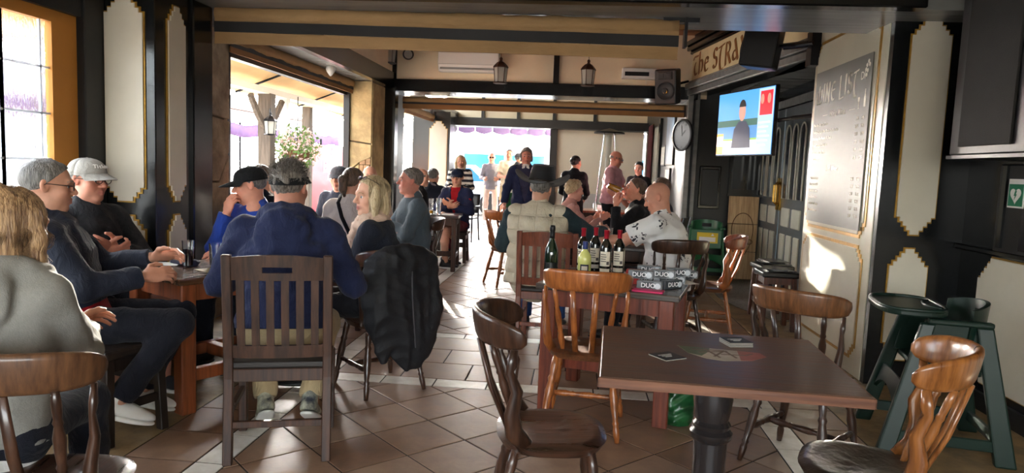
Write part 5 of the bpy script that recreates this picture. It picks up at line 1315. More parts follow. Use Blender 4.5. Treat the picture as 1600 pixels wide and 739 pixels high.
MB().b2(-0.112, -0.075, -0.095, -0.085, 0.02, 0.22).build('yellow_side_print', mat('yellow bag print', (206, 186, 70), 0.4, var=0.4, vscale=20), b_)
bag('shopping_bag', (-2.55, 3.28, 0), R(20), 0.24, 0.14, 0.34, mat('yellow blue bag', (206, 180, 60), 0.4, var=0.9, col2=(44, 70, 140), vscale=7, bump=0.2), 'yellow and blue bag under the bench stool', seed=9)
# --- coat hanging over the blonde woman's chair
COAT = mat('black quilted coat', (20, 21, 26), 0.7, var=0.3, vscale=20, bump=0.3, bscale=70)
f = Field(0.035)
f.ell((0, -0.01, 0.82), (0.23, 0.085, 0.10)); f.ell((0, -0.03, 0.60), (0.22, 0.06, 0.28)); f.ell((0.06, -0.04, 0.38), (0.17, 0.05, 0.24)); f.ell((-0.13, -0.04, 0.50), (0.09, 0.05, 0.28)); f.chain([(0.19, 0.0, 0.80), (0.22, -0.03, 0.55), (0.19, -0.04, 0.36)], [0.06, 0.055, 0.05]); f.chain([(-0.18, 0.03, 0.80), (-0.21, 0.0, 0.60), (-0.20, -0.02, 0.45)], [0.055, 0.05, 0.045])
f.noise = folds(3, 0.009, 22)
V, F = f.mesh(0.009); ct = empty('coat', (-1.015, 4.095, 0.02), R(45), 'black padded coat hung over the blonde woman\'s chair', 'coat'); np_mesh('shell', V, F, COAT, ct)
MB().tube([(0.02, -0.085, 0.84), (0.03, -0.088, 0.6), (0.06, -0.088, 0.3)], 0.004, 6).build('zip', mat('zip', (90, 90, 96), 0.3, metal=0.6), ct)
# --- broad-nib stroke lettering for the two painted signs
def A_(cx, cy, rx, ry, a0, a1, n=12): return [(cx+rx*math.cos(R(a0+(a1-a0)*i/n)), cy+ry*math.sin(R(a0+(a1-a0)*i/n))) for i in range(n+1)]
UNC = {'T': (0.62, [A_(0.20, 0.92, 0.20, 0.10, 200, 60)+[(0.62, 1.0)], A_(0.42, 0.35, 0.26, 0.35, 120, 300)]), 'h': (0.60, [[(0.08, 1.15), (0.08, 0.0)], A_(0.30, 0.38, 0.24, 0.32, 170, -60)]), 'e': (0.56, [A_(0.32, 0.36, 0.26, 0.36, 40, 310), [(0.08, 0.40), (0.50, 0.46)]]),
       'S': (0.56, [A_(0.28, 0.74, 0.20, 0.24, 30, 250)+A_(0.26, 0.26, 0.22, 0.26, 70, -150)]), 't': (0.56, [[(0.0, 0.92), (0.56, 1.0)], A_(0.36, 0.34, 0.24, 0.62, 110, 300)]), 'R': (0.64, [[(0.08, 1.0), (0.08, -0.08)], A_(0.26, 0.74, 0.24, 0.25, 110, -90), [(0.26, 0.50), (0.60, -0.04)]]),
       'A': (0.64, [[(0.20, 1.0), (0.58, 0.0)], A_(0.24, 0.24, 0.20, 0.22, 70, 330)]), 'Y': (0.60, [[(0.04, 1.0), (0.30, 0.48)], [(0.56, 1.0), (0.18, -0.25)]]),
       'W': (0.86, [A_(0.24, 0.40, 0.20, 0.42, 140, 350), A_(0.62, 0.40, 0.20, 0.42, 180, 410), [(0.43, 0.95), (0.43, 0.2)]]), 'I': (0.22, [[(0.10, 1.0), (0.10, 0.0)]]), 'N': (0.66, [[(0.08, 1.0), (0.08, 0.0)], [(0.08, 0.85), (0.52, 0.12)], [(0.54, 1.0), (0.54, -0.06)]]),
       'E': (0.56, [A_(0.34, 0.48, 0.28, 0.48, 60, 300), [(0.10, 0.52), (0.50, 0.56)]]), 'L': (0.58, [[(0.10, 1.0), (0.10, -0.18)], [(0.10, -0.18), (0.62, -0.10)]])}
def uncial(txt, size, m, parent, M, nib=(0.075, 0.05), th=0.004, name='lettering'):
    x = 0.0
    for ch in txt:
        if ch == ' ': x += 0.4; continue
        wd_, strokes = UNC[ch]; mb = MB()
        for st_ in strokes:
            for (ax_, ay_), (bx_, by_) in zip(st_, st_[1:]):
                nx, ny = nib; pts = []
                for px_, py_ in ((ax_, ay_), (bx_, by_)):
                    for q in ((-nx, -ny), (nx, ny), (-nx*0.3, ny*0.6), (nx*0.3, -ny*0.6)): pts.append(((px_+q[0]+x)*size, (py_+q[1])*size))
                pts = sorted(set(pts)); lo_ = []; hi_ = []
                cr_ = lambda o, a, b: (a[0]-o[0])*(b[1]-o[1])-(a[1]-o[1])*(b[0]-o[0])
                for p in pts:
                    while len(lo_) > 1 and cr_(lo_[-2], lo_[-1], p) <= 0: lo_.pop()
                    lo_.append(p)
                for p in reversed(pts):
                    while len(hi_) > 1 and cr_(hi_[-2], hi_[-1], p) <= 0: hi_.pop()
                    hi_.append(p)
                mb.prism(lo_[:-1]+hi_[:-1], th, M)
        mb.build(name, m, parent); x += wd_+0.16
    return x*size
# --- wall things: wine list
WLB = mat('grey wine list board', (112, 110, 102), 0.48, var=0.08, vscale=3, spec=0.3); WLT = mat('pale wine list print', (236, 230, 212), 0.4)
wlo = empty('wine_list', (2.062, 5.90, 1.06), R(-90), 'grey wine list board with white lettering and prices on the beige pillar', 'sign')
W_ = 1.18; Hh = 1.28   # local x runs towards the camera, +z up, face -Y
MB().b2(-W_/2, W_/2, -0.004, 0.004, 0, Hh).build('board', WLB, wlo)
def wt(txt, x, z, size, sx=1.0, al='LEFT', bold=0.0): return text_mesh(txt, size, WLT, 'lettering', 0.0006, wlo, frame_M((x, -0.0052, z), (1, 0, 0), (0, 0, 1)), bold=bold, sx=sx, align=al)
uncial('WINE', 0.155, WLT, wlo, frame_M((-0.545, -0.0052, 1.01), (1, 0, 0), (0, 0, 1)), (0.085, 0.05), 0.001); uncial('LISt', 0.155, WLT, wlo, frame_M((-0.02, -0.0052, 1.03), (1, 0, 0), (0, 0, 1)), (0.085, 0.05), 0.001)
wt('DI', 0.40, 1.13, 0.085); 
g_ = MB()
for k, (x, z) in enumerate(((0.50, 1.20), (0.515, 1.16), (0.485, 1.17), (0.525, 1.225), (0.50, 1.13), (0.545, 1.20))): g_.lathe([(0.016, 0), (0.012, 0.003), (0, 0.004)], 10, frame_M((x, -0.0045, z), (1, 0, 0), (0, 0, 1)))
g_.build('grape_emblem', WLT, wlo)

wt('White Wines', -0.20, 0.90, 0.075, 0.85)
for x0, x1 in ((-0.36, -0.24), (0.22, 0.34)): MB().b2(x0, x1, -0.0058, -0.0045, 0.898, 0.902).build('rule', WLT, wlo)
ic = MB(); M_ = frame_M((0.40, -0.0052, 0.93), (1, 0, 0), (0, 0, 1))
ic.prism([(-0.02, 0.05), (0.02, 0.05), (0.014, 0.02), (0.004, 0.012), (0.004, -0.03), (0.018, -0.036), (-0.018, -0.036), (-0.004, -0.03), (-0.004, 0.012), (-0.014, 0.02)], 0.001, M_); ic.build('glass_icon', WLT, wlo)
ic = MB(); ic.prism([(-0.018, -0.06), (0.018, -0.06), (0.018, 0.01), (0.007, 0.035), (0.007, 0.07), (-0.007, 0.07), (-0.007, 0.035), (-0.018, 0.01)], 0.001, frame_M((0.51, -0.0052, 0.96), (1, 0, 0), (0, 0, 1))); ic.build('bottle_icon', WLT, wlo)
for i, (a, p1, p2) in enumerate((('Pinot Blanc 2017 Grand Cuvee', '3.80', '9.95'), ('Verdejo & Sauvignon Blanc Clos de Montblanc Blend', '2.50', '9.95'), ('Chardonnay Blanc Pescador DO, Rueda', '2.50', '12.95'), ('Albarino Sauvignon Orballo DO', '2.50', '12.95'), ('Gewurztraminer Gran Vinya', '2.90', '13.95'), ('Cava Brut Nature', '3.20', '15.95'))):
    z = 0.825-i*0.058; wt(a, -0.56, z, 0.034, 0.8); wt(p1, 0.37, z, 0.036, 0.85); wt(p2, 0.475, z, 0.036, 0.85)
wt('Red Wines', -0.18, 0.455, 0.07, 0.85)
for i, (a, p1, p2) in enumerate((('Tempranillo Joven', '2.80', '9.95'), ('Rioja Crianza DOC', '3.50', '13.95'), ('Merlot de la Tierra', '2.90', '11.95'), ('Syrah Reserva DO', '2.90', '12.95'), ('Garnacha Tinta Vinyes', '3.10', '14.95'), ('Monastrell Selection', '2.90', '12.50'))):
    z = 0.375-i*0.055; wt(a, -0.56, z, 0.034, 0.8); wt(p1, 0.37, z, 0.036, 0.85); wt(p2, 0.475, z, 0.036, 0.85)
# --- fascia sign THE STRAY
SGB = mat('cream sign board', (226, 206, 160), 0.5, var=0.08); SGT = mat('brown gold lettering', (150, 92, 36), 0.45, var=0.2, vscale=20)
c0 = P0+dS*(LS*0.34); sg = empty('fascia_sign', (c0.x+nS.x*0.012, c0.y+nS.y*0.012, 2.88), math.atan2(dS.y, dS.x), 'cream pub fascia sign with brown uncial lettering reading The Stray', 'sign')
hl = LS*0.66/2+0.02
MB().b2(-LS*0.32, LS*0.64, -0.02, 0.0, -0.18, 0.18).build('board', SGB, sg)
def st(txt, x, sz, sx=1.0): return text_mesh(txt, sz, SGT, 'lettering', 0.004, sg, frame_M((x, -0.023, -0.01), (1, 0, 0), (0, 0, 1)), bold=0.010, sx=sx, align='LEFT')
xw = uncial('The', 0.24, SGT, sg, frame_M((-1.06, -0.021, -0.12), (1, 0, 0), (0, 0, 1)) @ Matrix.Diagonal((1.15, 1, 1, 1)), (0.085, 0.05)); uncial('StRAY', 0.24, SGT, sg, frame_M((-1.06+xw*1.15+0.12, -0.021, -0.12), (1, 0, 0), (0, 0, 1)) @ Matrix.Diagonal((1.2, 1, 1, 1)), (0.085, 0.05))
# --- television on a wall arm
TVM = mat('tv bezel', (16, 16, 18), 0.25)
tva = Vector((1.555, 8.18, 0)); tvb = Vector((1.885, 7.12, 0)); tc_ = (tva+tvb)/2; dv = (tvb-tva).normalized()
tv = empty('television', (tc_.x, tc_.y, 1.98), math.atan2(dv.y, dv.x), 'wall mounted television showing a golf presenter', 'television')
tw, th_ = 1.11/2, 0.345
MB().b2(-tw, tw, 0.0, 0.045, -th_, th_).build('case', TVM, tv, bevel=0.006)
scr = bpy.data.materials.new('tv picture'); scr.use_nodes = True
E_ = lambda n, c, s=2.2: mat('tv '+n, c, 0.3, emit=s*0.12)
MB().b2(-tw+0.012, tw-0.012, -0.003, 0.0, -th_+0.015, th_-0.012).build('screen', E_('sky', (70, 140, 215)), tv)
def sc(x0, x1, z0, z1, n, c, y=-0.004, s=2.2): return MB().b2(x0, x1, y, -0.002, z0, z1).build('picture_area', E_(n, c, s), tv)
sc(-0.54, 0.27, -0.03, 0.04, 'trees', (40, 84, 70)); sc(-0.54, 0.27, -0.16, -0.03, 'water', (60, 120, 170)); sc(-0.54, 0.27, -0.26, -0.16, 'grass', (120, 160, 60))
sc(-0.54, -0.40, -0.325, -0.10, 'orange panel', (232, 150, 60), -0.005); sc(-0.535, -0.405, -0.24, -0.13, 'score panel', (236, 236, 240), -0.006); sc(0.27, 0.54, -0.325, 0.325, 'side panel', (150, 180, 220), -0.005)
sc(0.30, 0.52, 0.06, 0.30, 'red panel', (190, 40, 50), -0.006); sc(-0.40, 0.27, -0.325, -0.18, 'white band', (225, 232, 240), -0.005)
M_ = frame_M((0, -0.006, 0), (1, 0, 0), (0, 0, 1))
MB().prism([(-0.22, -0.26), (0.16, -0.26), (0.13, -0.06), (0.05, 0.02), (-0.09, 0.02), (-0.18, -0.06)], 0.001, M_).build('presenter_jacket', E_('jacket', (36, 44, 70), 1.2), tv)
MB().prism([(-0.03+0.065*math.cos(a), 0.12+0.10*math.sin(a)) for a in np.linspace(0, 2*PI, 20)[:-1]], 0.0015, M_).build('presenter_face', E_('face', (190, 140, 120), 1.6), tv)
MB().prism([(-0.03+0.07*math.cos(a), 0.15+0.095*math.sin(a)) for a in np.linspace(0.2, PI-0.2, 12)], 0.002, M_).build('presenter_hair', E_('hair', (40, 32, 30), 1.0), tv)
for k, x in enumerate((0.34, 0.46)): MB().prism([(x+0.03*math.cos(a), 0.22+0.05*math.sin(a)) for a in np.linspace(0, 2*PI, 14)[:-1]], 0.0022, M_).build('inset_face', E_('face', (190, 140, 120), 1.6), tv)
for k in range(6): MB().b2(0.29, 0.50-0.03*(k % 3), -0.0065, -0.006, -0.02-0.045*k, -0.005-0.045*k).build('caption_line', E_('caption', (236, 240, 248)), tv)
MB().tube([(0.1, 0.04, 0.0), (0.35, 0.20, 0.02), (0.68, 0.12, 0.02), (1.16, 0.09, 0.02)], 0.02, 8).build('wall_arm', DKMET, tv)
# --- speakers
def speaker(nm, loc, rz, tilt, label, w=0.30, d=0.30, h=0.46):
    t = empty(nm, loc, rz, label, 'speaker', 'wall speakers'); t.rotation_euler = (tilt, 0, rz)
    MB().add([(-w/2, -d/2, -h/2), (w/2, -d/2, -h/2), (w*0.36, d/2, -h/2), (-w*0.36, d/2, -h/2), (-w/2, -d/2, h/2), (w/2, -d/2, h/2), (w*0.36, d/2, h/2), (-w*0.36, d/2, h/2)], [(0, 3, 2, 1), (4, 5, 6, 7), (0, 1, 5, 4), (1, 2, 6, 5), (2, 3, 7, 6), (3, 0, 4, 7)]).build('cabinet', BLACKP, t, bevel=0.02, seg=2)
    Mf = frame_M((0, -d/2-0.001, -0.05), (1, 0, 0), (0, 0, 1))
    MB().lathe([(0.125, 0.0), (0.125, 0.010), (0.112, 0.012), (0.10, 0.004), (0.04, 0.003), (0.035, 0.012), (0.0, 0.016)], 28, Mf).build('woofer', mat('speaker cone', (30, 30, 32), 0.5), t, smooth=True, angle=40)
    MB().b2(-0.10, 0.10, -d/2-0.012, -d/2+0.002, 0.10, 0.20).build('horn', BLACKM, t, bevel=0.015)
    for s in (-1, 1): MB().b2(s*0.05-0.035, s*0.05+0.035, -d/2-0.016, -d/2-0.01, 0.12, 0.18).build('horn_mouth', mat('speaker cone', (30, 30, 32), 0.5), t, bevel=0.004)
    MB().b2(-0.02, 0.03, -d/2-0.014, -d/2-0.008, -0.075, -0.045).build('badge', GFO, t)
    MB().tube([(0, d/2-0.02, 0), (0.02, d/2+0.14, 0.02), (0.10, d/2+0.30, 0.04)], 0.018, 8).build('bracket', DKMET, t)
    return t
speaker('speaker', (1.18, 9.72, 2.58), R(-28), R(10), 'black loudspeaker hung beside the air vent wall')
sp = speaker('speaker', (1.64, 6.75, 2.62), R(-118), R(-8), 'black loudspeaker on an arm below the near beam, seen from the side', h=0.42)
SB = MB(); SB.tube([(1.80, 6.68, 2.60), (2.0, 6.62, 2.62)], 0.03, 8).b2(2.0, 2.08, 6.52, 6.66, 2.42, 2.72)
sbk = SB.build('speaker_bracket', DKMET); tag(sbk, 'black steel speaker bracket on the beige pillar edge', 'bracket')
# --- lanterns
LGL = mat('frosted lantern glass', (206, 206, 196), 0.35, trans=0.5, ior=1.1); LMT = mat('bronze lantern metal', (74, 50, 38), 0.4, metal=0.5, var=0.3); LMTG = mat('grey lantern metal', (96, 96, 96), 0.4, metal=0.5)
def lantern(loc, label, hang=0.5, s=1.0, wall=False, m=None, rz=0.2):
    m = m or LMT
    t = empty('lantern', loc, rz, label, 'lantern', 'glass lanterns'); ns = 6
    MB().lathe([(0.0, -0.175*s), (0.095*s, -0.175*s), (0.098*s, -0.165*s), (0.085*s, -0.155*s), (0.0, -0.15*s)], ns).build('base', m, t)
    for k in range(ns):
        a = 2*PI*k/ns; a2 = 2*PI*(k+1)/ns; r0, r1 = 0.072*s, 0.088*s
        MB().add([(r0*math.cos(a), r0*math.sin(a), -0.155*s), (r0*math.cos(a2), r0*math.sin(a2), -0.155*s), (r1*math.cos(a2), r1*math.sin(a2), 0.03*s), (r1*math.cos(a), r1*math.sin(a), 0.03*s)], [(0, 1, 2, 3)]).build('pane', LGL, t)
        MB().tube([(r0*1.03*math.cos(a), r0*1.03*math.sin(a), -0.16*s), (r1*1.03*math.cos(a), r1*1.03*math.sin(a), 0.035*s)], 0.005*s, 6).build('frame_bar', m, t)
    MB().lathe([(0.10*s, 0.03*s), (0.102*s, 0.04*s), (0.085*s, 0.065*s), (0.05*s, 0.10*s), (0.022*s, 0.115*s), (0.016*s, 0.135*s), (0.024*s, 0.145*s), (0.012*s, 0.165*s), (0.0, 0.17*s)], ns).build('cap', m, t)
    MB().lathe([(0.0, -0.15*s), (0.012*s, -0.148*s), (0.014*s, -0.06*s), (0.0, -0.04*s)], 8).build('bulb', WHITEP, t, smooth=True)
    if hang: MB().tube([(0, 0, 0.165*s), (0, 0, 0.165*s+hang)], 0.004, 6).build('chain', m, t)
    if wall: MB().tube([(0, 0, 0.16*s), (0, 0.06, 0.22*s), (0, 0.16, 0.16*s)], 0.010, 8).build('bracket', m, t)
    return t
lantern((-1.06, 9.40, 2.69), 'hanging glass lantern in front of the air conditioner, left of the pair', 0.5)
lantern((0.09, 9.40, 2.69), 'hanging glass lantern with bronze top, right of the pair', 0.5)
lantern((-2.70, 9.92, 2.98), 'glass wall lantern on the black upright', 0.0, 1.0, True, LMTG)
t = empty('wall_fan_light', (-2.50, 10.08, 2.95), R(25), 'round black floodlight beside the wall lantern', 'light'); MB().lathe([(0.075, 0), (0.078, 0.04), (0.065, 0.045), (0.06, 0.01), (0, 0.008)], 20, frame_M((0, -0.10, 0), (1, 0, 0), (0, 0, 1))).build('housing', BLACKP, t, smooth=True, angle=40); MB().tube([(0, 0.0, 0.0), (0, -0.10, 0)], 0.02, 8).build('arm', BLACKP, t); MB().lathe([(0.06, 0.03), (0, 0.032)], 20, frame_M((0, -0.10, 0), (1, 0, 0), (0, 0, 1))).build('lens', LGL, t)
# --- air conditioner and vent heater
t = empty('air_conditioner', (-1.58, 10.12, 2.86), 0, 'white split air conditioner on the cream upper wall', 'air conditioner')
MB().add([(-0.43, 0, -0.13), (0.43, 0, -0.13), (0.43, 0, 0.15), (-0.43, 0, 0.15), (-0.43, -0.14, -0.13), (0.43, -0.14, -0.13), (0.43, -0.20, -0.04), (-0.43, -0.20, -0.04), (0.43, -0.20, 0.13), (-0.43, -0.20, 0.13), (0.43, -0.17, 0.15), (-0.43, -0.17, 0.15)],
         [(0, 1, 2, 3)[::-1], (0, 1, 5, 4), (4, 5, 6, 7), (7, 6, 8, 9), (9, 8, 10, 11), (11, 10, 2, 3), (0, 4, 7, 9, 11, 3), (1, 2, 10, 8, 6, 5)]).build('casing', WHITEP, t, bevel=0.012, seg=2)
MB().box((0, -0.178, -0.082), (0.80, 0.008, 0.05), 0, Matrix.Rotation(R(-34), 4, 'X')).build('louvre', mat('grey louvre', (170, 170, 166), 0.5), t); MB().b2(-0.42, 0.42, -0.203, -0.199, -0.035, -0.031).build('seam', mat('grey louvre', (170, 170, 166), 0.5), t)
t = empty('wall_heater', (0.80, 10.12, 2.78), 0, 'white wall fan heater with dark grille on the cream wall', 'heater')
MB().b2(-0.24, 0.24, -0.12, 0, -0.075, 0.075).build('casing', WHITEP, t, bevel=0.015, seg=2); MB().b2(-0.20, 0.13, -0.125, -0.115, -0.035, 0.02).build('grille', BLACKP, t)
for k in range(5): MB().b2(-0.19, 0.12, -0.129, -0.122, -0.03+k*0.010, -0.027+k*0.010).build('grille_slat', DKMET, t)
MB().tube([(0.10, -0.06, -0.075), (0.10, -0.06, -0.14)], 0.003, 6).build('pull_cord', WHITEP, t)
# --- clock, smoke alarm, posters, heater, curtain
t = empty('wall_clock', (1.46, 10.03, 1.96), R(-62), 'round white wall clock with black rim', 'clock')
Mf = frame_M((0, 0, 0), (1, 0, 0), (0, 0, 1))
MB().lathe([(0.0, 0.0), (0.215, 0.0), (0.225, 0.02), (0.225, 0.045), (0.20, 0.05), (0.195, 0.035)], 36, Mf).build('rim', BLACKP, t, smooth=True, angle=40); MB().lathe([(0.197, 0.034), (0, 0.035)], 36, Mf).build('face', WHITEP, t)
for k in range(12): MB().box((0.165*math.sin(k*PI/6), -0.036, 0.165*math.cos(k*PI/6)), (0.008, 0.003, 0.03), 0, Matrix.Rotation(k*PI/6, 4, 'Y')).build('hour_mark', BLACKP, t)
MB().box((0.03, -0.038, 0.03), (0.008, 0.003, 0.10), 0, Matrix.Rotation(R(50), 4, 'Y')).box((-0.01, -0.038, 0.06), (0.006, 0.003, 0.15), 0, Matrix.Rotation(R(-10), 4, 'Y')).build('hands', BLACKP, t)
t = empty('smoke_detector', (-2.9, 8.1, 2.5), 0, 'white cone smoke detector under the left soffit', 'detector'); MB().lathe([(0.05, 0.0), (0.055, -0.03), (0.045, -0.06), (0.015, -0.10), (0, -0.11)], 18).build('housing', WHITEP, t, smooth=True, angle=50); MB().lathe([(0.03, 0.002), (0.03, -0.005), (0, -0.006)], 12).build('mount', WHITEP, t)
PB = mat('blue forest poster', (70, 120, 160), 0.35, var=0.9, col2=(24, 36, 50), vscale=5, stretch=(1, 1, 0.3)); PW = mat('white notice', (206, 204, 190), 0.6, var=0.25, vscale=26); PF = mat('dark frame', (34, 30, 28), 0.4)
def wall_pic(nm, y, z, w, h, m, label, fr=0.025):
    t = empty(nm, (WR-0.012, y, z), R(-90), label, 'picture')
    MB().b2(-w/2, w/2, -0.02, 0.012, -h/2, h/2).build('frame', PF, t, bevel=0.004); MB().b2(-w/2+fr, w/2-fr, -0.023, -0.018, -h/2+fr, h/2-fr).build('print', m, t); return t
wall_pic('framed_picture', 11.6, 1.98, 0.9, 0.85, PB, 'framed blue picture on the far right wall'); wall_pic('notice_board', 11.7, 1.30, 0.55, 0.42, PW, 'pale notice below the blue picture, lower one')
wall_pic('notice_board', 12.4, 1.72, 0.5, 0.35, PW, 'pale notice beside the blue picture, upper one'); wall_pic('framed_picture', 13.6, 1.75, 0.7, 1.1, mat('pale mirror print', (176, 176, 160), 0.2, var=0.3), 'tall pale framed mirror on the far right wall')
BURG = mat('burgundy curtain', (84, 34, 36), 0.85, var=0.3, bump=0.2)
cu = empty('curtain', (1.40, 14.3, 0), 0, 'narrow burgundy curtain on the far right wall', 'curtain')
MB().grid(lambda u, v: (0.06*math.sin(u*25)*0.4+0.04, -0.25+0.5*u, 0.6+1.75*v), 40, 4, 0.008).build('drape', BURG, cu, smooth=True); MB().tube([(0.05, -0.3, 2.36), (0.05, 0.3, 2.36)], 0.012, 8).build('rod', BRASS, cu)
t = empty('patio_heater', (0.62, 14.4, 0), 0, 'steel pyramid patio heater with wide hood by the back wall', 'heater')
MB().lathe([(0.0, 2.28), (0.30, 2.20), (0.31, 2.17), (0.10, 2.19), (0, 2.2)], 24).build('hood', DKMET, t, smooth=True, angle=40)
for sx in (-1, 1):
    for sy in (-1, 1): MB().tube([(sx*0.20, sy*0.20, 0.75), (sx*0.10, sy*0.10, 2.19)], 0.012, 8).build('strut', CHROME, t)
MB().lathe([(0.055, 0.75), (0.055, 2.15)], 16).build('glass_tube', LGL, t, smooth=True)
MB().add([(-0.24, -0.24, 0.02), (0.24, -0.24, 0.02), (0.24, 0.24, 0.02), (-0.24, 0.24, 0.02), (-0.20, -0.20, 0.75), (0.20, -0.20, 0.75), (0.20, 0.20, 0.75), (-0.20, 0.20, 0.75)], [(0, 3, 2, 1), (4, 5, 6, 7), (0, 1, 5, 4), (1, 2, 6, 5), (2, 3, 7, 6), (3, 0, 4, 7)]).build('base', CHROME, t, bevel=0.01)
# --- near right wall: hanging black cabinet, green heart sign, socket
t = empty('wall_cabinet', (2.46, 4.22, 1.60), 0, 'large black cabinet hung high on the right wall', 'cabinet')
MB().b2(-0.16, 0.18, -0.42, 0.42, 0, 1.2).build('body', BLACKM, t, bevel=0.01); MB().b2(-0.175, -0.16, -0.22, 0.30, 0.05, 1.05).build('door', mat('dark grey speaker cloth', (34, 32, 31), 0.8, var=0.2, bump=0.3, bscale=200), t, bevel=0.004); MB().b2(-0.17, 0.18, -0.43, 0.43, -0.02, 0.0).build('bottom_trim', BLACKP, t)
t = empty('defibrillator_sign', (2.583, 4.40, 1.385), R(-90), 'small green heart defibrillator sign on the right wall', 'sign')
AG = mat('sign green', (20, 120, 84), 0.5)
MB().b2(-0.075, 0.075, -0.004, 0.004, -0.085, 0.085).build('plate', WHITEP, t); MB().b2(-0.068, 0.068, -0.0055, -0.004, -0.075, 0.055).build('green_field', AG, t)
Mh = frame_M((0, -0.0056, -0.01), (1, 0, 0), (0, 0, 1)); hp = [(0.0032*(16*math.sin(a)**3), 0.0032*(13*math.cos(a)-5*math.cos(2*a)-2*math.cos(3*a)-math.cos(4*a))) for a in np.linspace(0, 2*PI, 33)[:-1]]
MB().prism(hp, 0.001, Mh).build('heart', WHITEP, t); MB().prism([(-0.004, 0.026), (0.012, 0.026), (0.004, 0.006), (0.014, 0.006), (-0.010, -0.032), (-0.002, -0.004), (-0.014, -0.004)], 0.002, Mh).build('lightning_bolt', AG, t)
t = empty('wall_socket', (2.36, 5.055, 2.62), 0, 'white round socket plate above the narrow panel', 'socket'); MB().b2(-0.045, 0.045, -0.012, 0.004, -0.045, 0.045).build('plate', WHITEP, t, bevel=0.004); MB().lathe([(0.025, 0), (0.026, 0.004), (0.018, 0.005), (0.017, 0.001), (0, 0.001)], 20, frame_M((0, -0.0125, 0), (1, 0, 0), (0, 0, 1))).build('outlet', mat('grey outlet', (150, 150, 146), 0.4), t)
# --- chairs farther back
def metal_chair(loc, rz, label, m, ms):
    t = empty('terrace_armchair', loc, rz, label, 'chair', 'terrace armchairs')
    for s in (-1, 1):
        MB().tube([(s*0.25, 0.22, 0), (s*0.25, 0.22, 0.62), (s*0.25, 0.10, 0.67), (s*0.25, -0.20, 0.66)], 0.016, 8).build('front_leg', m, t, smooth=True); MB().tube([(s*0.24, -0.27, 0), (s*0.23, -0.20, 0.44), (s*0.22, -0.30, 0.88)], 0.016, 8).build('back_leg', m, t, smooth=True)
    MB().b2(-0.24, 0.24, -0.22, 0.23, 0.42, 0.45).build('seat', ms, t, bevel=0.01); MB().grid(lambda u, v: (-0.22+0.44*u, -0.21-0.09*v-0.03*math.sin(PI*u), 0.52+0.36*v), 8, 4, 0.015).build('backrest', ms, t, smooth=True); return t
ALU = mat('dark terrace metal', (54, 54, 56), 0.3, metal=0.7); RAT = mat('beige rattan', (190, 166, 124), 0.7, var=0.4, vscale=60)
metal_chair((-1.05, 12.0, 0), R(100), 'dark metal armchair by the far opening', ALU, BLACKM); metal_chair((-1.25, 14.6, 0), R(160), 'beige rattan armchair by the far opening', ALU, RAT); metal_chair((-0.85, 13.6, 0), R(200), 'beige armchair behind the standing man', ALU, RAT)
metal_chair((1.12, 9.1, 0), R(70), 'black rounded armchair behind the dark haired person', CHROME, BLACKM)
metal_chair((-2.1, 13.2, 0), R(170), 'dark metal armchair below the woman in stripes', ALU, BLACKM)
t = empty('menu_board', (-1.20, 13.3, 0.62), R(15), 'white and green menu board leaning on a far chair', 'sign'); MB().box((0, 0, 0.18), (0.26, 0.012, 0.40), 0, Matrix.Rotation(R(12), 4, 'X')).build('board', WHITEP, t); MB().box((0, -0.009, 0.18), (0.20, 0.004, 0.30), 0, Matrix.Rotation(R(12), 4, 'X')).build('green_print', GRN2, t)
stool((-1.20, 13.35, 0), 0.2, 0.36, 0.36, 0.60, 'stool holding the green menu board', WD['red'][0], WD['red'][0])
# ================================================================== THE PEOPLE
def cloth(n, c, var=0.15, bump=0.25, bs=260, c2=None, vs=8, rough=0.9, sheen=0.06, crease=0.4):
    m = mat('cloth '+n, c, rough, var=var, vscale=vs, bump=bump, bscale=bs, col2=c2, sheen=sheen, spec=0.3)
    nt = m.node_tree; L = nt.links; b = nt.nodes['Principled BSDF']       # soft creases
    tc = nt.nodes.new('ShaderNodeTexCoord'); mp = nt.nodes.new('ShaderNodeMapping'); mp.inputs['Scale'].default_value = (1.0, 1.0, 0.55); mp.inputs['Rotation'].default_value = (0.3, 0.4, 0.2); L.new(tc.outputs['Object'], mp.inputs[0])
    n_ = nt.nodes.new('ShaderNodeTexNoise'); n_.inputs['Scale'].default_value = 13; n_.inputs['Detail'].default_value = 3; n_.inputs['Distortion'].default_value = 1.3; L.new(mp.outputs[0], n_.inputs['Vector'])
    ab = nt.nodes.new('ShaderNodeMath'); ab.operation = 'SUBTRACT'; ab.inputs[1].default_value = 0.5; L.new(n_.outputs['Fac'], ab.inputs[0]); a2_ = nt.nodes.new('ShaderNodeMath'); a2_.operation = 'ABSOLUTE'; L.new(ab.outputs[0], a2_.inputs[0])
    bp = nt.nodes.new('ShaderNodeBump'); bp.inputs['Strength'].default_value = crease; bp.inputs['Distance'].default_value = 0.045; L.new(a2_.outputs[0], bp.inputs['Height'])
    old = b.inputs['Normal'].links[0].from_node; L.new(bp.outputs[0], old.inputs['Normal'])
    return m
NAVY = cloth('navy fleece', (32, 39, 70)); SOFT = cloth('navy softshell', (36, 42, 58), rough=0.65); GREYH = cloth('grey marl hoodie', (138, 136, 130), 0.10, vs=90, crease=0.12); BLKC = cloth('black', (22, 22, 26)); RED = cloth('red jersey', (166, 26, 36))
DKTR = cloth('black navy trousers', (24, 26, 36)); CAMO = cloth('black camo fleece', (44, 44, 46), 0.8, c2=(16, 18, 24), vs=14); BLUEJ = cloth('royal blue jacket', (38, 66, 150)); KHAKI = cloth('khaki cotton', (176, 156, 120)); CREAMJ = cloth('cream jumper', (216, 206, 196), bs=160)
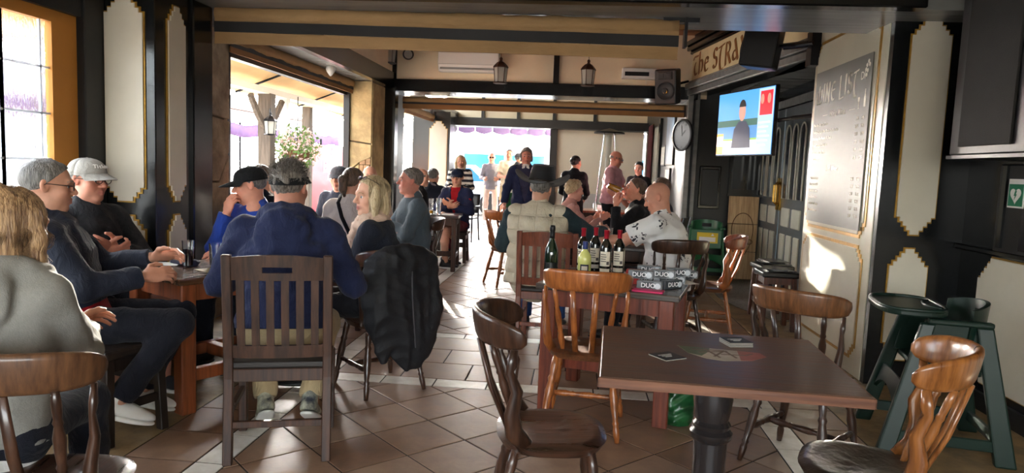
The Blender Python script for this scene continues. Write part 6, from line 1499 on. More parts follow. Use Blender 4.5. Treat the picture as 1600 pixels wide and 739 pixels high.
DENIM = cloth('blue denim', (52, 84, 140), 0.3, vs=30); SLATE = cloth('slate jumper', (84, 98, 108), bs=160); GSH = cloth('grey shorts', (150, 152, 158)); MAROON = cloth('maroon trousers', (112, 38, 52)); PINKP = cloth('pink polo', (216, 158, 164)); VEST = cloth('beige quilted vest', (206, 194, 170), 0.08, bs=200)
TEAL = cloth('dark teal sleeve', (40, 56, 62)); WHITEC = cloth('white cotton', (226, 224, 220)); CREAMS = cloth('cream shirt', (222, 214, 190)); GREYS = cloth('grey polo', (128, 126, 136)); PKTR = cloth('pale pink trousers', (206, 182, 172)); DGREY = cloth('charcoal jacket', (62, 68, 74)); DKNAVY = cloth('dark navy jacket', (30, 34, 46)); PKTOP = cloth('rose blouse', (190, 140, 130))
SCARF = cloth('beige pink scarf', (222, 190, 168), 0.3, bs=90); STRIPE = mat('cloth striped jumper', (220, 220, 220), 0.9, attr='Col', bump=0.2, bscale=200); GCAP = cloth('grey cap', (168, 164, 156)); BCAP = cloth('black cap', (24, 24, 26)); NCAP = cloth('navy cap', (30, 38, 62)); TWEED = cloth('grey tweed cap', (96, 98, 104), 0.4, vs=60)
FELT = mat('black felt hat', (26, 25, 28), 0.75, var=0.2, bump=0.2, bscale=150, sheen=0.2)
WSH = dict(mat=mat('white trainers', (222, 220, 214), 0.6, bump=0.1, bscale=60), sole=WHITEP); BSH = dict(mat=mat('black leather shoe', (20, 20, 22), 0.35), sole=BLACKP); GSHO = dict(mat=mat('dark grey trainers', (44, 46, 50), 0.7), sole=WHITEP)
# floral shirt material: dark leaf sprays on white
def floral():
    m = mat('cloth white floral shirt', (226, 224, 222), 0.85, bump=0.15, bscale=200); nt = m.node_tree; L = nt.links; b = nt.nodes['Principled BSDF']
    tc = nt.nodes.new('ShaderNodeTexCoord'); v = nt.nodes.new('ShaderNodeTexVoronoi'); v.inputs['Scale'].default_value = 8.5; v.inputs['Randomness'].default_value = 0.8; L.new(tc.outputs['Object'], v.inputs['Vector'])
    n = nt.nodes.new('ShaderNodeTexNoise'); n.inputs['Scale'].default_value = 42; n.inputs['Detail'].default_value = 2; L.new(tc.outputs['Object'], n.inputs['Vector'])
    mr = nt.nodes.new('ShaderNodeMapRange'); mr.inputs[1].default_value = 0.12; mr.inputs[2].default_value = 0.50; mr.inputs[3].default_value = 0.07; mr.inputs[4].default_value = -0.30; L.new(v.outputs['Distance'], mr.inputs[0])
    a = nt.nodes.new('ShaderNodeMath'); a.operation = 'ADD'; L.new(n.outputs['Fac'], a.inputs[0]); L.new(mr.outputs[0], a.inputs[1])
    cr = nt.nodes.new('ShaderNodeValToRGB'); cr.color_ramp.elements[0].position = 0.495; cr.color_ramp.elements[1].position = 0.515; cr.color_ramp.elements[0].color = srgb(226, 224, 222); cr.color_ramp.elements[1].color = srgb(40, 40, 50); L.new(a.outputs[0], cr.inputs[0]); L.new(cr.outputs[0], b.inputs['Base Color']); return m
FLORAL = floral()
def quilted(m, pz, px):
    nt = m.node_tree; L = nt.links; b = nt.nodes['Principled BSDF']; tc = nt.nodes.new('ShaderNodeTexCoord'); sp_ = nt.nodes.new('ShaderNodeSeparateXYZ'); L.new(tc.outputs['Object'], sp_.inputs[0])
    hs = []
    for ax_, per in (('Z', pz), ('X', px)):
        a = nt.nodes.new('ShaderNodeMath'); a.operation = 'MULTIPLY'; a.inputs[1].default_value = PI/per; L.new(sp_.outputs[ax_], a.inputs[0])
        c = nt.nodes.new('ShaderNodeMath'); c.operation = 'SINE'; L.new(a.outputs[0], c.inputs[0]); d = nt.nodes.new('ShaderNodeMath'); d.operation = 'ABSOLUTE'; L.new(c.outputs[0], d.inputs[0])
        e = nt.nodes.new('ShaderNodeMath'); e.operation = 'POWER'; e.inputs[1].default_value = 0.35; L.new(d.outputs[0], e.inputs[0]); hs.append(e)
    mn = nt.nodes.new('ShaderNodeMath'); mn.operation = 'MULTIPLY'; L.new(hs[0].outputs[0], mn.inputs[0]); L.new(hs[1].outputs[0], mn.inputs[1])
    bp = nt.nodes.new('ShaderNodeBump'); bp.inputs['Strength'].default_value = 0.9; bp.inputs['Distance'].default_value = 0.02; L.new(mn.outputs[0], bp.inputs['Height'])
    old = b.inputs['Normal'].links[0].from_node
    while old.inputs['Normal'].links: old = old.inputs['Normal'].links[0].from_node
    L.new(bp.outputs[0], old.inputs['Normal'])
quilted(VEST, 0.115, 0.14)
def cross_arms(): return [((0.30, 0.42, -0.85), (-0.92, 0.40, 0.22)), ((-0.30, 0.42, -0.85), (0.92, 0.36, 0.30))]
def hm(o, s=1.0): return o
def add_strands(t, J, s, mt, paths, r): V, F = strands_mesh(paths, r); np_mesh('hair_strands', tf(V*s, J['Rh'], J['hc']), F, HAIRS[mt], t)
def spikes(n, seed, ln=0.03):
    rg = np.random.RandomState(seed); out = []
    while len(out) < n:
        d = nrm(rg.normal(size=3)); 
        if d[2] < -0.15 or (d[1] > 0.55 and d[2] < 0.55): continue
        p = V3(0, -0.014, 0.034)+d*V3(0.080, 0.102, 0.088); l = ln*rg.uniform(0.6, 1.3)*(1 if d[2] > 0.3 else 0.55)
        e = nrm(d+V3(0, 0, 0.5)+rg.normal(size=3)*0.35); out.append([p-d*0.006, p+e*l*0.5, p+nrm(e+rg.normal(size=3)*0.2)*l])
    return out
def flow(n, seed, length, bob=True, wave=0.008):
    rg = np.random.RandomState(seed); out = []
    for _ in range(n):
        th = rg.uniform(-PI, PI)
        if abs(th-PI/2) < 0.95: th = PI/2+math.copysign(0.95+0.4*rg.rand(), th-PI/2)
        ph0 = rg.uniform(0.15, 0.9); pts = []; k = rg.uniform(1.02, 1.09); pe = PI*0.60
        for q in np.linspace(ph0, pe, 5): pts.append(V3(0, -0.016, 0.036)+V3(0.086*math.sin(q)*math.cos(th), 0.107*math.sin(q)*math.sin(th), 0.094*math.cos(q))*k)
        l = length*rg.uniform(0.75, 1.1); x, y, z = pts[-1]; w = rg.normal(size=2)*wave
        for j in range(1, 6): pts.append(V3(x*(1-0.015*j)+w[0]*math.sin(j*1.3), y*(1-0.01*j)+w[1]*math.sin(j*1.1), z-l*j/5))
        out.append(pts)
    return out
def scarf(t, J, s):
    f = Field(0.02); p3, Rt = J['p3'], J['Rt']
    for k, (r, z, rr) in enumerate(((0.084, 0.035, 0.028), (0.104, 0.004, 0.032))):
        arc = [p3+Rt @ V3(r*math.sin(a), -r*0.85*math.cos(a)+0.025, z+0.022*math.cos(a)-0.012) for a in np.linspace(0, 2*PI, 15)]; f.chain(arc, [rr]*15, k=0.012)
    f.chain([p3+Rt @ V3(-0.02, 0.10, -0.02), p3+Rt @ V3(-0.03, 0.135, -0.10), p3+Rt @ V3(-0.02, 0.15, -0.22)], [0.035, 0.04, 0.035], k=0.02)
    f.noise = folds(8, 0.005, 60); V, F = f.mesh(0.007); np_mesh('scarf', V, F, SCARF, t)
def visor(t, J, s, m):
    M = Matrix.Translation(J['hc']) @ Matrix(J['Rh'].tolist()).to_4x4() @ Matrix.Diagonal((s, s, s, 1))
    h = empty('visor'); h.parent = t
    MB().grid(lambda u, v: M @ Vector((0.086*math.cos(2*PI*u), -0.013+0.106*math.sin(2*PI*u), 0.016+0.034*v+0.012*math.sin(2*PI*u))), 30, 1, 0.004).build('band', m, h, smooth=True)
    def brim(u, v):
        a = R(10+160*u); return M @ Vector((0.088*math.cos(a)*(1-0.08*v), -0.012+0.107*math.sin(a)+0.08*v*math.sin(a)**0.7, 0.040-0.006*v-1.0*(0.088*math.cos(a))**2*(0.3+v)))
    MB().grid(brim, 20, 6, 0.005).build('brim', m, h, smooth=True, angle=50)
def cowboy(t, J, s, m):
    M = Matrix.Translation(J['hc']) @ Matrix(J['Rh'].tolist()).to_4x4() @ Matrix.Diagonal((s*1.14, s*1.14, s*1.14, 1)); h = empty('cowboy_hat'); h.parent = t
    def crown(u, v):
        a = 2*PI*u; k = min(1, v/0.72); r = (1-0.24*k) if v < 0.72 else (1-0.24)*(1-(v-0.72)/0.28)
        z = 0.045+0.120*math.sin(k*PI/2)**0.9
        if v > 0.72: z -= 0.028*((v-0.72)/0.28)*(0.4+0.6*abs(math.sin(a)))
        pinch = 1-0.16*max(0, math.sin(a))**3*k
        return M @ Vector((0.090*r*math.cos(a)*pinch, -0.012+0.112*r*math.sin(a), z+0.012*math.sin(a)*k))
    MB().grid(crown, 36, 16, 0.0).build('crown', m, h, smooth=True)
    def brim(u, v):
        a = 2*PI*u; x = (0.088+0.125*v)*math.cos(a); y = -0.012+(0.110+0.10*v)*math.sin(a)
        return M @ Vector((x*(1-0.12*v*abs(math.cos(a))), y, 0.046+0.070*v**1.6*math.cos(a)**2-0.022*v*math.sin(a)**2))
    MB().grid(brim, 48, 7, 0.004).build('brim', m, h, smooth=True, angle=60)
    MB().grid(lambda u, v: M @ Vector((0.0915*math.cos(2*PI*u), -0.012+0.1135*math.sin(2*PI*u), 0.047+0.016*v)), 36, 1, 0.003).build('hat_band', mat('hat band leather', (46, 36, 30), 0.4), h, smooth=True)
def strap(t, J, m):
    p3, Rt, p1 = J['p3'], J['Rt'], J['p1']
    pts = [p3+Rt @ V3(-0.10, 0.07, -0.03), p3+Rt @ V3(-0.085, -0.02, 0.045), p3+Rt @ V3(-0.06, -0.115, -0.03), p3+Rt @ V3(0.0, -0.152, -0.15), p3+Rt @ V3(0.08, -0.160, -0.28), p3+Rt @ V3(0.16, -0.12, -0.40)]
    MB().tube(pts, 0.016, 8, flat=(1, 0.4)).build('shoulder_strap', m, t, smooth=True)
# ---- left group
p_, J_ = person('woman in grey hooded sweatshirt with long fair hair seen from behind, left foreground', (-1.76, 1.96, 0), R(0), lean=8, s=0.97, wide=0.95, seat=0.45, head=(-14, -4, 0), top=[dict(mat=GREYH, hood=True, name='hoodie', thick=0.018, hemlen=0.02, fold=0.005), dict(mat=WHITEC, sleeve='none', name='shirt', thick=-0.004, hemlen=0.12, hem=0.06, fold=0.002)], bottom=dict(mat=DKTR), shoes=BSH, legs=[((-0.2, 1, -0.06), (0, 0.03, -1)), ((-0.4, 1, -0.06), (0, 0.03, -1))],
       arms=[((-0.06, 0.6, -0.8), (-0.6, 0.8, 0.1)), ((0.06, 0.6, -0.8), (0.15, 0.95, 0.1))], hair=dict(kind='long', mat='dkblonde', h=0.006), res=0.009, hres=0.005,
       extras=lambda t, J, s: add_strands(t, J, s, 'dkblonde', flow(2200, 3, 0.15, wave=0.014), 0.0011))
person('man with glasses in navy softshell over red top leaning on his knees', (-2.44, 3.27, 0), R(-60), lean=-15, s=1.06, wide=1.12, head=(6, -4, 0), top=[dict(mat=SOFT, name='jacket', thick=0.024, hemlen=-0.09, collar=0.022, fold=0.005), dict(mat=RED, sleeve='none', name='shirt', thick=0.004, hemlen=0.09, hem=0.05, fold=0.002)], bottom=dict(mat=DKTR), shoes=WSH, seat=0.48,
       arms=[((0.25, 0.55, -0.8), (-0.35, 0.95, 0.1)), ((-0.2, 0.65, -0.7), (0.3, 0.9, 0.2))], legs=[((0.28, 1, 0.02), (0.05, -0.62, -0.85)), ((0.0, 1, 0.0), (0.0, -0.45, -0.95))], hair=dict(kind='short', mat='grey', h=0.005), face=dict(brow='grey'), res=0.010, hres=0.005, extras=lambda t, J, s: glasses(t, J, s))
TIT = mat('white cap stitching', (236, 234, 228), 0.7)
person('smiling man in grey cap and glasses with folded arms by the black pillar', (-2.91, 3.98, 0), R(-112), lean=-3, s=1.06, wide=1.08, head=(14, -2, 0), top=dict(mat=CAMO, name='jacket', thick=0.020, collar=0.02, fold=0.006), bottom=dict(mat=DKTR, kind='shorts'), shoes=GSHO,
       arms=cross_arms(), palm=[(0, -1, 0.3), (0, -1, 0.3)], hands=(0.7, 0.35), hair=dict(kind='short', mat='grey'), face=dict(brow='grey', smile=1.0, fat=0.006, nose=1.1), ruddy=0.7, skin=(206, 146, 122), res=0.010, hres=0.0045,
       extras=lambda t, J, s: (cap(t, J, s*1.04, GCAP, text='Titleist', tm=TIT), glasses(t, J, s)))
person('man in black cap and blue jacket with hand at his mouth', (-2.22, 4.93, 0), R(165), lean=14, s=1.06, wide=1.05, head=(-52, -10, 0), top=dict(mat=BLUEJ, name='jacket', thick=0.018, collar=0.02), bottom=dict(mat=DKTR), shoes=BSH,
       arms=[((0.05, 0.62, -0.75), (-0.35, -0.05, 1.0)), ((-0.25, 0.5, -0.85), (0.5, 0.8, 0.05))], hands=(0.85, 0.5), palm=[(-0.2, -1, 0.1), None], hair=dict(kind='short', mat='grey'), face=dict(brow='grey', nose=1.15, fat=0.004), skin=(206, 146, 122), ruddy=0.6, res=0.011, hres=0.005, extras=lambda t, J, s: cap(t, J, s*1.03, BCAP, bw=1.2))
person('broad man in navy hoodie and black visor with spiky grey hair, seen from behind', (-1.45, 3.40, 0), R(15), lean=12, s=1.10, wide=1.18, head=(-14, -4, 0), top=[dict(mat=NAVY, hood=True, name='hoodie', thick=0.022, hemlen=0.0, hem=0.03, fold=0.006)], bottom=dict(mat=KHAKI, thick=0.012), shoes=dict(mat=mat('cream trainers', (206, 204, 176), 0.6, var=0.5, col2=(60, 64, 72), vscale=12), sole=WHITEP, dir=[(0.1, 1, -0.5), (-0.25, 0.9, -0.6)]), seat=0.475,
       arms=[((0.42, 0.15, -0.9), (-0.25, 0.95, 0.05)), ((-0.42, 0.15, -0.9), (0.25, 0.95, 0.05))], legs=[((0.16, 1, -0.15), (-0.12, -0.62, -0.85)), ((-0.14, 1, -0.12), (0.1, -0.50, -0.9))], hair=dict(kind='short', mat='salt', h=0.0045), skin=(198, 140, 118), ruddy=0.6, res=0.009, hres=0.005,
       extras=lambda t, J, s: (visor(t, J, s, BCAP), add_strands(t, J, s, 'salt', spikes(1100, 2), 0.0019)))
person('person in dark navy coat sitting by the stone pier', (-2.78, 5.95, 0), R(-10), lean=4, s=1.04, head=(0, 0, 0), top=dict(mat=DKNAVY, name='coat', thick=0.03, collar=0.02), bottom=dict(mat=DKTR), shoes=BSH, hair=dict(kind='short', mat='brown'))
person('blonde woman in dark jacket and beige scarf with glasses pushed up', (-1.20, 4.32, 0), R(92), lean=5, s=1.0, wide=1.05, head=(40, -2, 0), top=dict(mat=DKNAVY, name='jacket', thick=0.020, fold=0.006, hemlen=0.09), bottom=dict(mat=BLKC), shoes=BSH,
       arms=[((0.15, 0.35, -0.9), (-0.3, 0.95, 0.1)), ((-0.2, 0.3, -0.9), (0.2, 0.95, 0.1))], hair=dict(kind='bob', mat='blonde', h=0.005), face=dict(brow='dkblonde', open=0.4, jaw=0.95, lips=0.9), skin=(216, 166, 140), res=0.010, hres=0.0045,
       extras=lambda t, J, s: (scarf(t, J, s), glasses(t, J, s, up=1), add_strands(t, J, s, 'blonde', flow(800, 5, 0.105, wave=0.004), 0.0013)))
person('woman in cream jumper with ponytail and dark shoulder strap, seen from behind', (-1.93, 5.86, 0), R(-8), lean=6, s=1.05, wide=1.05, head=(-14, -3, 0), top=dict(mat=CREAMJ, name='jumper', thick=0.02, hemlen=0.06), bottom=dict(mat=DKTR), shoes=BSH, hair=dict(kind='pony', mat='brown'), extras=lambda t, J, s: strap(t, J, BLKC))
person('person in grey flat cap and navy jacket behind the ponytail woman', (-2.52, 7.45, 0), R(175), lean=6, s=1.05, head=(0, -6, 0), top=dict(mat=SOFT, name='jacket', collar=0.02), bottom=dict(mat=DKTR), shoes=BSH, hair=dict(kind='short', mat='grey'), face=dict(brow='grey'), extras=lambda t, J, s: cap(t, J, s*1.03, TWEED, bw=0.6))
person('bald man in pale shirt near the stone corner pier', (-2.40, 8.05, 0), R(200), s=1.06, top=dict(mat=WHITEC, name='shirt', collar=0.014), bottom=dict(mat=DKTR), shoes=BSH, face=dict(brow='grey', fat=0.004), ruddy=0.6)
person('heavy man in slate jumper and jeans with folded arms', (-1.52, 6.60, 0), R(118), lean=2, s=1.07, wide=1.16, belly=0.05, head=(-8, 2, 0), top=dict(mat=SLATE, name='jumper', thick=0.016, collar=0.012, hemlen=0.07), bottom=dict(mat=DENIM), shoes=GSHO, arms=cross_arms(), palm=[(0, -1, 0.3), (0, -1, 0.3)], hands=(0.6, 0.35), hair=dict(kind='short', mat='salt'), face=dict(brow='grey', fat=0.010), skin=(204, 140, 122), ruddy=0.8, hres=0.005)
person('man in grey shorts and black trainers at the small far table', (-2.20, 9.62, 0), R(-88), lean=4, s=1.04, top=[dict(mat=WHITEC, name='shirt', thick=0.012), dict(mat=BLKC, name='vest', sleeve='none', thick=0.022)], bottom=dict(mat=GSH, kind='shorts'), shoes=dict(mat=BSH['mat'], sole=WHITEP), hair=dict(kind='fringe', mat='grey'), face=dict(brow='grey'), res=0.014)
person('man in dark vest with grey hair seen from behind at the far left', (-2.28, 11.05, 0), R(-10), s=1.04, wide=1.1, top=[dict(mat=GREYS, name='shirt'), dict(mat=DKNAVY, name='vest', sleeve='none', thick=0.028)], bottom=dict(mat=DKTR), shoes=BSH, hair=dict(kind='short', mat='grey'), res=0.014)
person('man in navy cap, red shirt and maroon trousers with crossed legs', (-1.72, 10.28, 0), R(166), lean=4, s=1.06, head=(12, -2, 0), top=[dict(mat=NAVY, name='jacket', thick=0.022, open=0.05, collar=0.02), dict(mat=RED, name='shirt', thick=0.010)], bottom=dict(mat=MAROON), shoes=dict(mat=GSHO['mat'], sole=WHITEP, sock=BLKC), arms=cross_arms(), palm=[(0, -1, 0.3), (0, -1, 0.3)],
       legs=[((-0.12, 1, 0.14), (-0.35, 0.32, -0.85)), ((0.02, 1, -0.06), (0.05, 0.1, -1))], hair=dict(kind='short', mat='grey'), face=dict(brow='grey'), res=0.013, extras=lambda t, J, s: (cap(t, J, s*1.03, NCAP), glasses(t, J, s)))
def stripes(L):
    q = (np.floor((L[:, 2]+5)/0.045) % 2)[:, None]; return q*np.array(srgb(30, 32, 44)[:3])+(1-q)*np.array(srgb(226, 222, 212)[:3])
person('fair haired woman standing in black and white striped jumper', (-2.06, 12.5, 0), R(178), pose='stand', s=0.93, head=(12, 0, 0), top=dict(mat=STRIPE, col=stripes, name='jumper', thick=0.016), bottom=dict(mat=DKTR), shoes=BSH, hair=dict(kind='bob', mat='blonde'), face=dict(brow='dkblonde'), res=0.012)
# ---- standing near and beyond the far opening
person('man in sunglasses and grey polo walking outside the far opening', (-2.10, 17.4, 0), R(185), pose='stand', s=1.03, top=dict(mat=GREYS, name='polo_shirt', sleeve='wrist', collar=0.014), bottom=dict(mat=PKTR), shoes=WSH, face=dict(brow='grey'), res=0.015, extras=lambda t, J, s: glasses(t, J, s, dark=True))
person('tall man in cream shirt outside the far opening', (-1.66, 17.2, 0), R(200), pose='stand', s=1.09, head=(-20, 0, 0), top=dict(mat=CREAMS, name='shirt', sleeve='short', collar=0.014, thick=0.02), bottom=dict(mat=KHAKI, kind='shorts'), shoes=WSH, hair=dict(kind='short', mat='grey'), face=dict(brow='grey'), res=0.015)
person('man in grey cap and charcoal jacket seen from the side outside', (-1.42, 16.7, 0), R(-60), pose='stand', s=1.03, top=dict(mat=DGREY, name='jacket', thick=0.025, collar=0.02), bottom=dict(mat=DKTR), shoes=BSH, hair=dict(kind='short', mat='grey'), res=0.015, extras=lambda t, J, s: cap(t, J, s*1.02, TWEED))
person('standing man with long grey hair, open navy jacket and white collar', (-0.76, 10.6, 0), R(183), pose='stand', s=1.0, wide=1.1, head=(4, -4, 0), top=[dict(mat=NAVY, name='jacket', thick=0.026, open=0.08, openz=0.6, collar=0.02), dict(mat=cloth('dark blue jumper', (50, 50, 74)), name='jumper', thick=0.012)], bottom=dict(mat=DKTR), shoes=BSH,
       arms=[((0.35, 0.05, -1), (0.12, 0.2, -1)), ((-0.3, 0.1, -1), (-0.1, 0.4, -1))], hands=(0.3, 0.3), hair=dict(kind='wavy', mat='salt'), face=dict(brow='grey', smile=0.6), skin=(206, 140, 120), ruddy=0.9, res=0.012, hres=0.005,
       extras=lambda t, J, s: [MB().prism([(0, 0.05), (0.045*sg, 0.035), (0.055*sg, -0.02), (0.02*sg, -0.05)], 0.006, frame_M(J['p3']+J['Rt'] @ V3(0, 0.088, -0.005), (1, 0, 0), (0, 0.35, 1)) @ Matrix.Rotation(PI, 4, 'Y')).build('white_collar', WHITEC, t) for sg in (-1, 1)])
# ---- middle table
person('man in black cowboy hat and beige quilted vest seen from behind', (-0.30, 5.76, 0), R(-6), lean=8, s=1.06, wide=1.28, head=(-6, -4, 4), seat=0.475, top=[dict(mat=VEST, name='quilted_vest', sleeve='none', thick=0.045, quilt=0.12, hemlen=0.09, hem=0.05), dict(mat=TEAL, name='shirt', thick=0.020)], bottom=dict(mat=DENIM), shoes=BSH,
       arms=[((0.75, 0.55, -0.55), (0.35, 1, 0.12)), ((-0.35, 0.35, -0.85), (0.5, 0.9, 0.1))], hair=dict(kind='short', mat='grey'), res=0.010, extras=lambda t, J, s: cowboy(t, J, s, FELT))
person('curly blonde woman in rose blouse beyond the cowboy hat', (-0.13, 8.15, 0), R(-75), lean=10, s=0.98, head=(6, -4, 0), top=dict(mat=PKTOP, name='blouse'), bottom=dict(mat=DKTR), shoes=BSH, arms=[((0.2, 0.5, -0.8), (-0.3, 0.8, 0.5)), ((-0.2, 0.5, -0.8), (0.3, 0.8, 0.5))], hair=dict(kind='messy', mat='blonde'), face=dict(brow='dkblonde'), skin=(214, 156, 136), res=0.013)
person('woman in black top with dark hair bun standing with her back turned', (-0.04, 11.4, 0), R(-12), pose='stand', s=0.96, head=(-24, 0, 0), top=dict(mat=BLKC, name='top', thick=0.012), bottom=dict(mat=BLKC), shoes=BSH, arms=[((0.2, 0.15, -1), (-0.3, 0.8, -0.4)), ((-0.2, 0.15, -1), (0.3, 0.8, -0.4))], hair=dict(kind='bun', mat='dark'), res=0.013)
person('balding man in pink polo shirt and glasses standing by the back table', (0.55, 11.3, 0), R(-112), pose='stand', s=1.02, wide=1.1, belly=0.03, head=(6, -14, 0), top=dict(mat=PINKP, name='polo_shirt', sleeve='short', collar=0.014, thick=0.018, hemlen=0.04), bottom=dict(mat=BLKC), shoes=BSH, arms=[((0.2, 0.15, -1), (-0.2, 0.75, -0.6)), ((-0.25, 0.3, -0.95), (0.35, 0.9, -0.2))], hair=dict(kind='fringe', mat='grey'), face=dict(brow='grey', fat=0.004), skin=(206, 138, 116), ruddy=0.6, res=0.012, extras=lambda t, J, s: glasses(t, J, s))
person('young woman with dark hair in a black top standing at the back right', (1.06, 12.0, 0), R(150), pose='stand', s=0.93, head=(12, -10, 0), top=dict(mat=BLKC, name='top', sleeve='short', thick=0.01), bottom=dict(mat=BLKC), shoes=BSH, hair=dict(kind='pony', mat='dark'), face=dict(brow='dark', jaw=0.92), skin=(218, 170, 146), res=0.013)
pd, Jd = person('man in dark zip jacket drinking a beer', (0.68, 7.62, 0), R(88), lean=2, s=1.04, head=(8, 10, 0), top=dict(mat=BLKC, name='jacket', thick=0.02, collar=0.018), bottom=dict(mat=DKTR), shoes=BSH, arms=[((0.2, 0.5, -0.8), (-0.3, 0.9, -0.1)), ((-0.10, 0.75, -0.70), (0.22, 0.05, 1.0))], hands=(0.4, 0.75), palm=[None, (0.7, -0.7, 0.0)], hair=dict(kind='short', mat='brown'), face=dict(brow='brown', nose=1.1), skin=(206, 144, 120), ruddy=0.6, res=0.012, hres=0.005)
person('bald man in white floral short sleeved shirt leaning over the table', (0.84, 5.88, 0), R(66), lean=14, s=1.06, wide=1.25, belly=0.04, head=(16, -22, 0), top=dict(mat=FLORAL, name='shirt', sleeve='short', collar=0.016, thick=0.020, hemlen=0.10, fold=0.005), bottom=dict(mat=DKTR), shoes=BSH, arms=[((0.10, 0.8, -0.55), (0.0, 1, -0.12)), ((-0.10, 0.85, -0.50), (0.12, 1, -0.1))], hands=(0.4, 0.4), face=dict(brow='grey', fat=0.008), skin=(204, 146, 122), ruddy=0.5, res=0.010, hres=0.005)
person('dark haired person partly hidden behind the bald man', (1.05, 8.35, 0), R(70), s=1.06, top=dict(mat=DKNAVY, name='jacket'), bottom=dict(mat=DKTR), shoes=BSH, hair=dict(kind='short', mat='brown'), face=dict(brow='brown'), res=0.014)
# the beer at the drinking man's lips
mw = Matrix.Rotation(R(88), 3, 'Z'); mouth = Vector((0.68, 7.62, 0))+mw @ Vector(headP(Jd, 1.04, 0, 0.112, -0.052)); outd = (mw @ Vector(Jd['Rh'] @ V3(0, 0.95, 0.22))).normalized()
gl = empty('beer_glass', mouth+outd*0.185, 0, 'tilted pint of amber beer at the drinking man\'s lips', 'glass'); gl.rotation_euler = (-outd).to_track_quat('Z', 'Y').to_euler()
MB().lathe([(0.028, 0.0), (0.030, 0.003), (0.042, 0.17), (0.0398, 0.17), (0.028, 0.010), (0, 0.009)], 24).build('glass', GLASSM, gl, smooth=True, angle=40)
MB().lathe([(0.0, 0.0105), (0.0268, 0.0108), (0.0372, 0.14), (0.0, 0.141)], 24).build('beer', mat('amber beer solid', (226, 150, 44), 0.15, coat=0.4), gl, smooth=True, angle=40); MB().lathe([(0.0, 0.1405), (0.0374, 0.1406), (0.0390, 0.158), (0.0, 0.160)], 24).build('foam', FOAM, gl, smooth=True, angle=40)
# ================================================================== OUTSIDE
GRD = mat('pale paving', (206, 200, 190), 0.8, var=0.25, vscale=2, bump=0.2, bscale=20)
struct(MB().b2(-60, 40, -20, 80, -0.3, -0.125).build('ground_street', GRD), 'pale sunlit paving outside')
struct(MB().b2(-60, WL-0.16, -6, 60, -0.125, -0.01).b2(WL-0.16, 30, 16.21, 60, -0.125, -0.01).build('ground_terrace', GRD), 'pale terrace paving outside the openings')
TPOST = wood('weathered terrace post', (108, 96, 84), (76, 66, 58), 0.7, 0.0); TCAN = mat('tan terrace canvas', (222, 186, 136), 0.85, var=0.15, vscale=2, bump=0.1); WBEAM = mat('white beam paint', (222, 222, 216), 0.6)
for i, (x, y, m, l) in enumerate(((-5.25, 11.6, TPOST, 'grey timber terrace post carrying a lantern'), (-5.25, 12.35, WBEAM, 'white terrace post beside the flower basket'), (-5.6, 14.3, TPOST, 'weathered timber post in front of the red banner'), (-5.25, 6.6, TPOST, 'timber terrace post nearest the pub wall'))):
    t = empty('terrace_post', (x, y, -0.01), 0, l, 'post', 'terrace posts'); w_ = 0.11 if i == 0 else 0.07 if i == 1 else 0.09
    MB().b2(-w_, w_, -w_, w_, 0, 2.5).build('shaft', m, t, bevel=0.01); MB().b2(-w_*1.3, w_*1.3, -w_*1.3, w_*1.3, 0, 0.12).build('foot', m, t, bevel=0.01)
    if i == 0:
        MB().tube([(0, -0.1, 1.95), (0, -0.35, 2.15), (0, -0.6, 2.42)], 0.06, 6, flat=(1, 1)).build('brace', m, t); MB().tube([(0, 0.1, 1.95), (0, 0.35, 2.15), (0, 0.6, 2.42)], 0.06, 6).build('brace', m, t)
ln_ = lantern((-5.05, 11.30, 1.98), 'white glass lantern on the terrace post outside', 0.0, 1.1, True, DKMET); ln_.rotation_euler.z = R(30)
aw = empty('terrace_awning', (0, 0, 0), 0, 'tan canvas terrace awning with scalloped edge outside the left opening', 'awning', 'awnings outside')
MB().grid(lambda u, v: (-4.7-1.1*u, 5.0+16*v, 2.95-0.42*u+0.02*math.sin(v*40)), 8, 40, 0.02).build('canopy', TCAN, aw, smooth=True)
MB().grid(lambda u, v: (-4.7+0.02*math.sin(v*60), 5.0+16*v, 2.98-0.22*u-0.03*abs(math.sin(v*26))), 3, 80, 0.01).build('valance', TCAN, aw, smooth=True)
MB().b2(-5.34, -5.16, 5.0, 21, 2.48, 2.58).build('beam', WBEAM, aw)
for y in (6.6, 9.0, 11.6, 14.3, 17): MB().tube([(-4.7, y, 2.93), (-5.8, y, 2.50)], 0.02, 8).build('rafter', DKMET, aw)
# flowers
FLW = mat('pink white blossoms', (236, 200, 196), 0.7, var=0.4, vscale=30); LEAF = mat('leaf green', (96, 128, 60), 0.6, var=0.4, vscale=20)
def leafball(nm, loc, r, label, seed, n=420, fl=0.35, cat='plant'):
    t = empty(nm, loc, 0, label, cat, 'plants outside'); rg = random.Random(seed); A_ = MB(); B_ = MB()
    for k in range(n):
        d = Vector((rg.gauss(0, 1), rg.gauss(0, 1), rg.gauss(0, 0.8))).normalized()*r*rg.uniform(0.5, 1); q = Euler((rg.uniform(0, 6), rg.uniform(0, 6), rg.uniform(0, 6))).to_matrix().to_4x4(); s_ = rg.uniform(0.02, 0.045)*(r/0.3)**0.5
        (B_ if rg.random() < fl else A_).add([(0, -s_, 0), (s_*0.5, 0, s_*0.15), (0, s_, 0), (-s_*0.5, 0, s_*0.15)], [(0, 1, 2, 3)], Matrix.Translation(d) @ q)
    o = A_.build('foliage', LEAF, t)
    if B_.v: B_.build('blossoms', FLW, t)
    return t
fb_ = leafball('flower_basket', (-5.0, 12.3, 1.62), 0.42, 'hanging basket of pale pink flowers on the terrace', 1, 900)
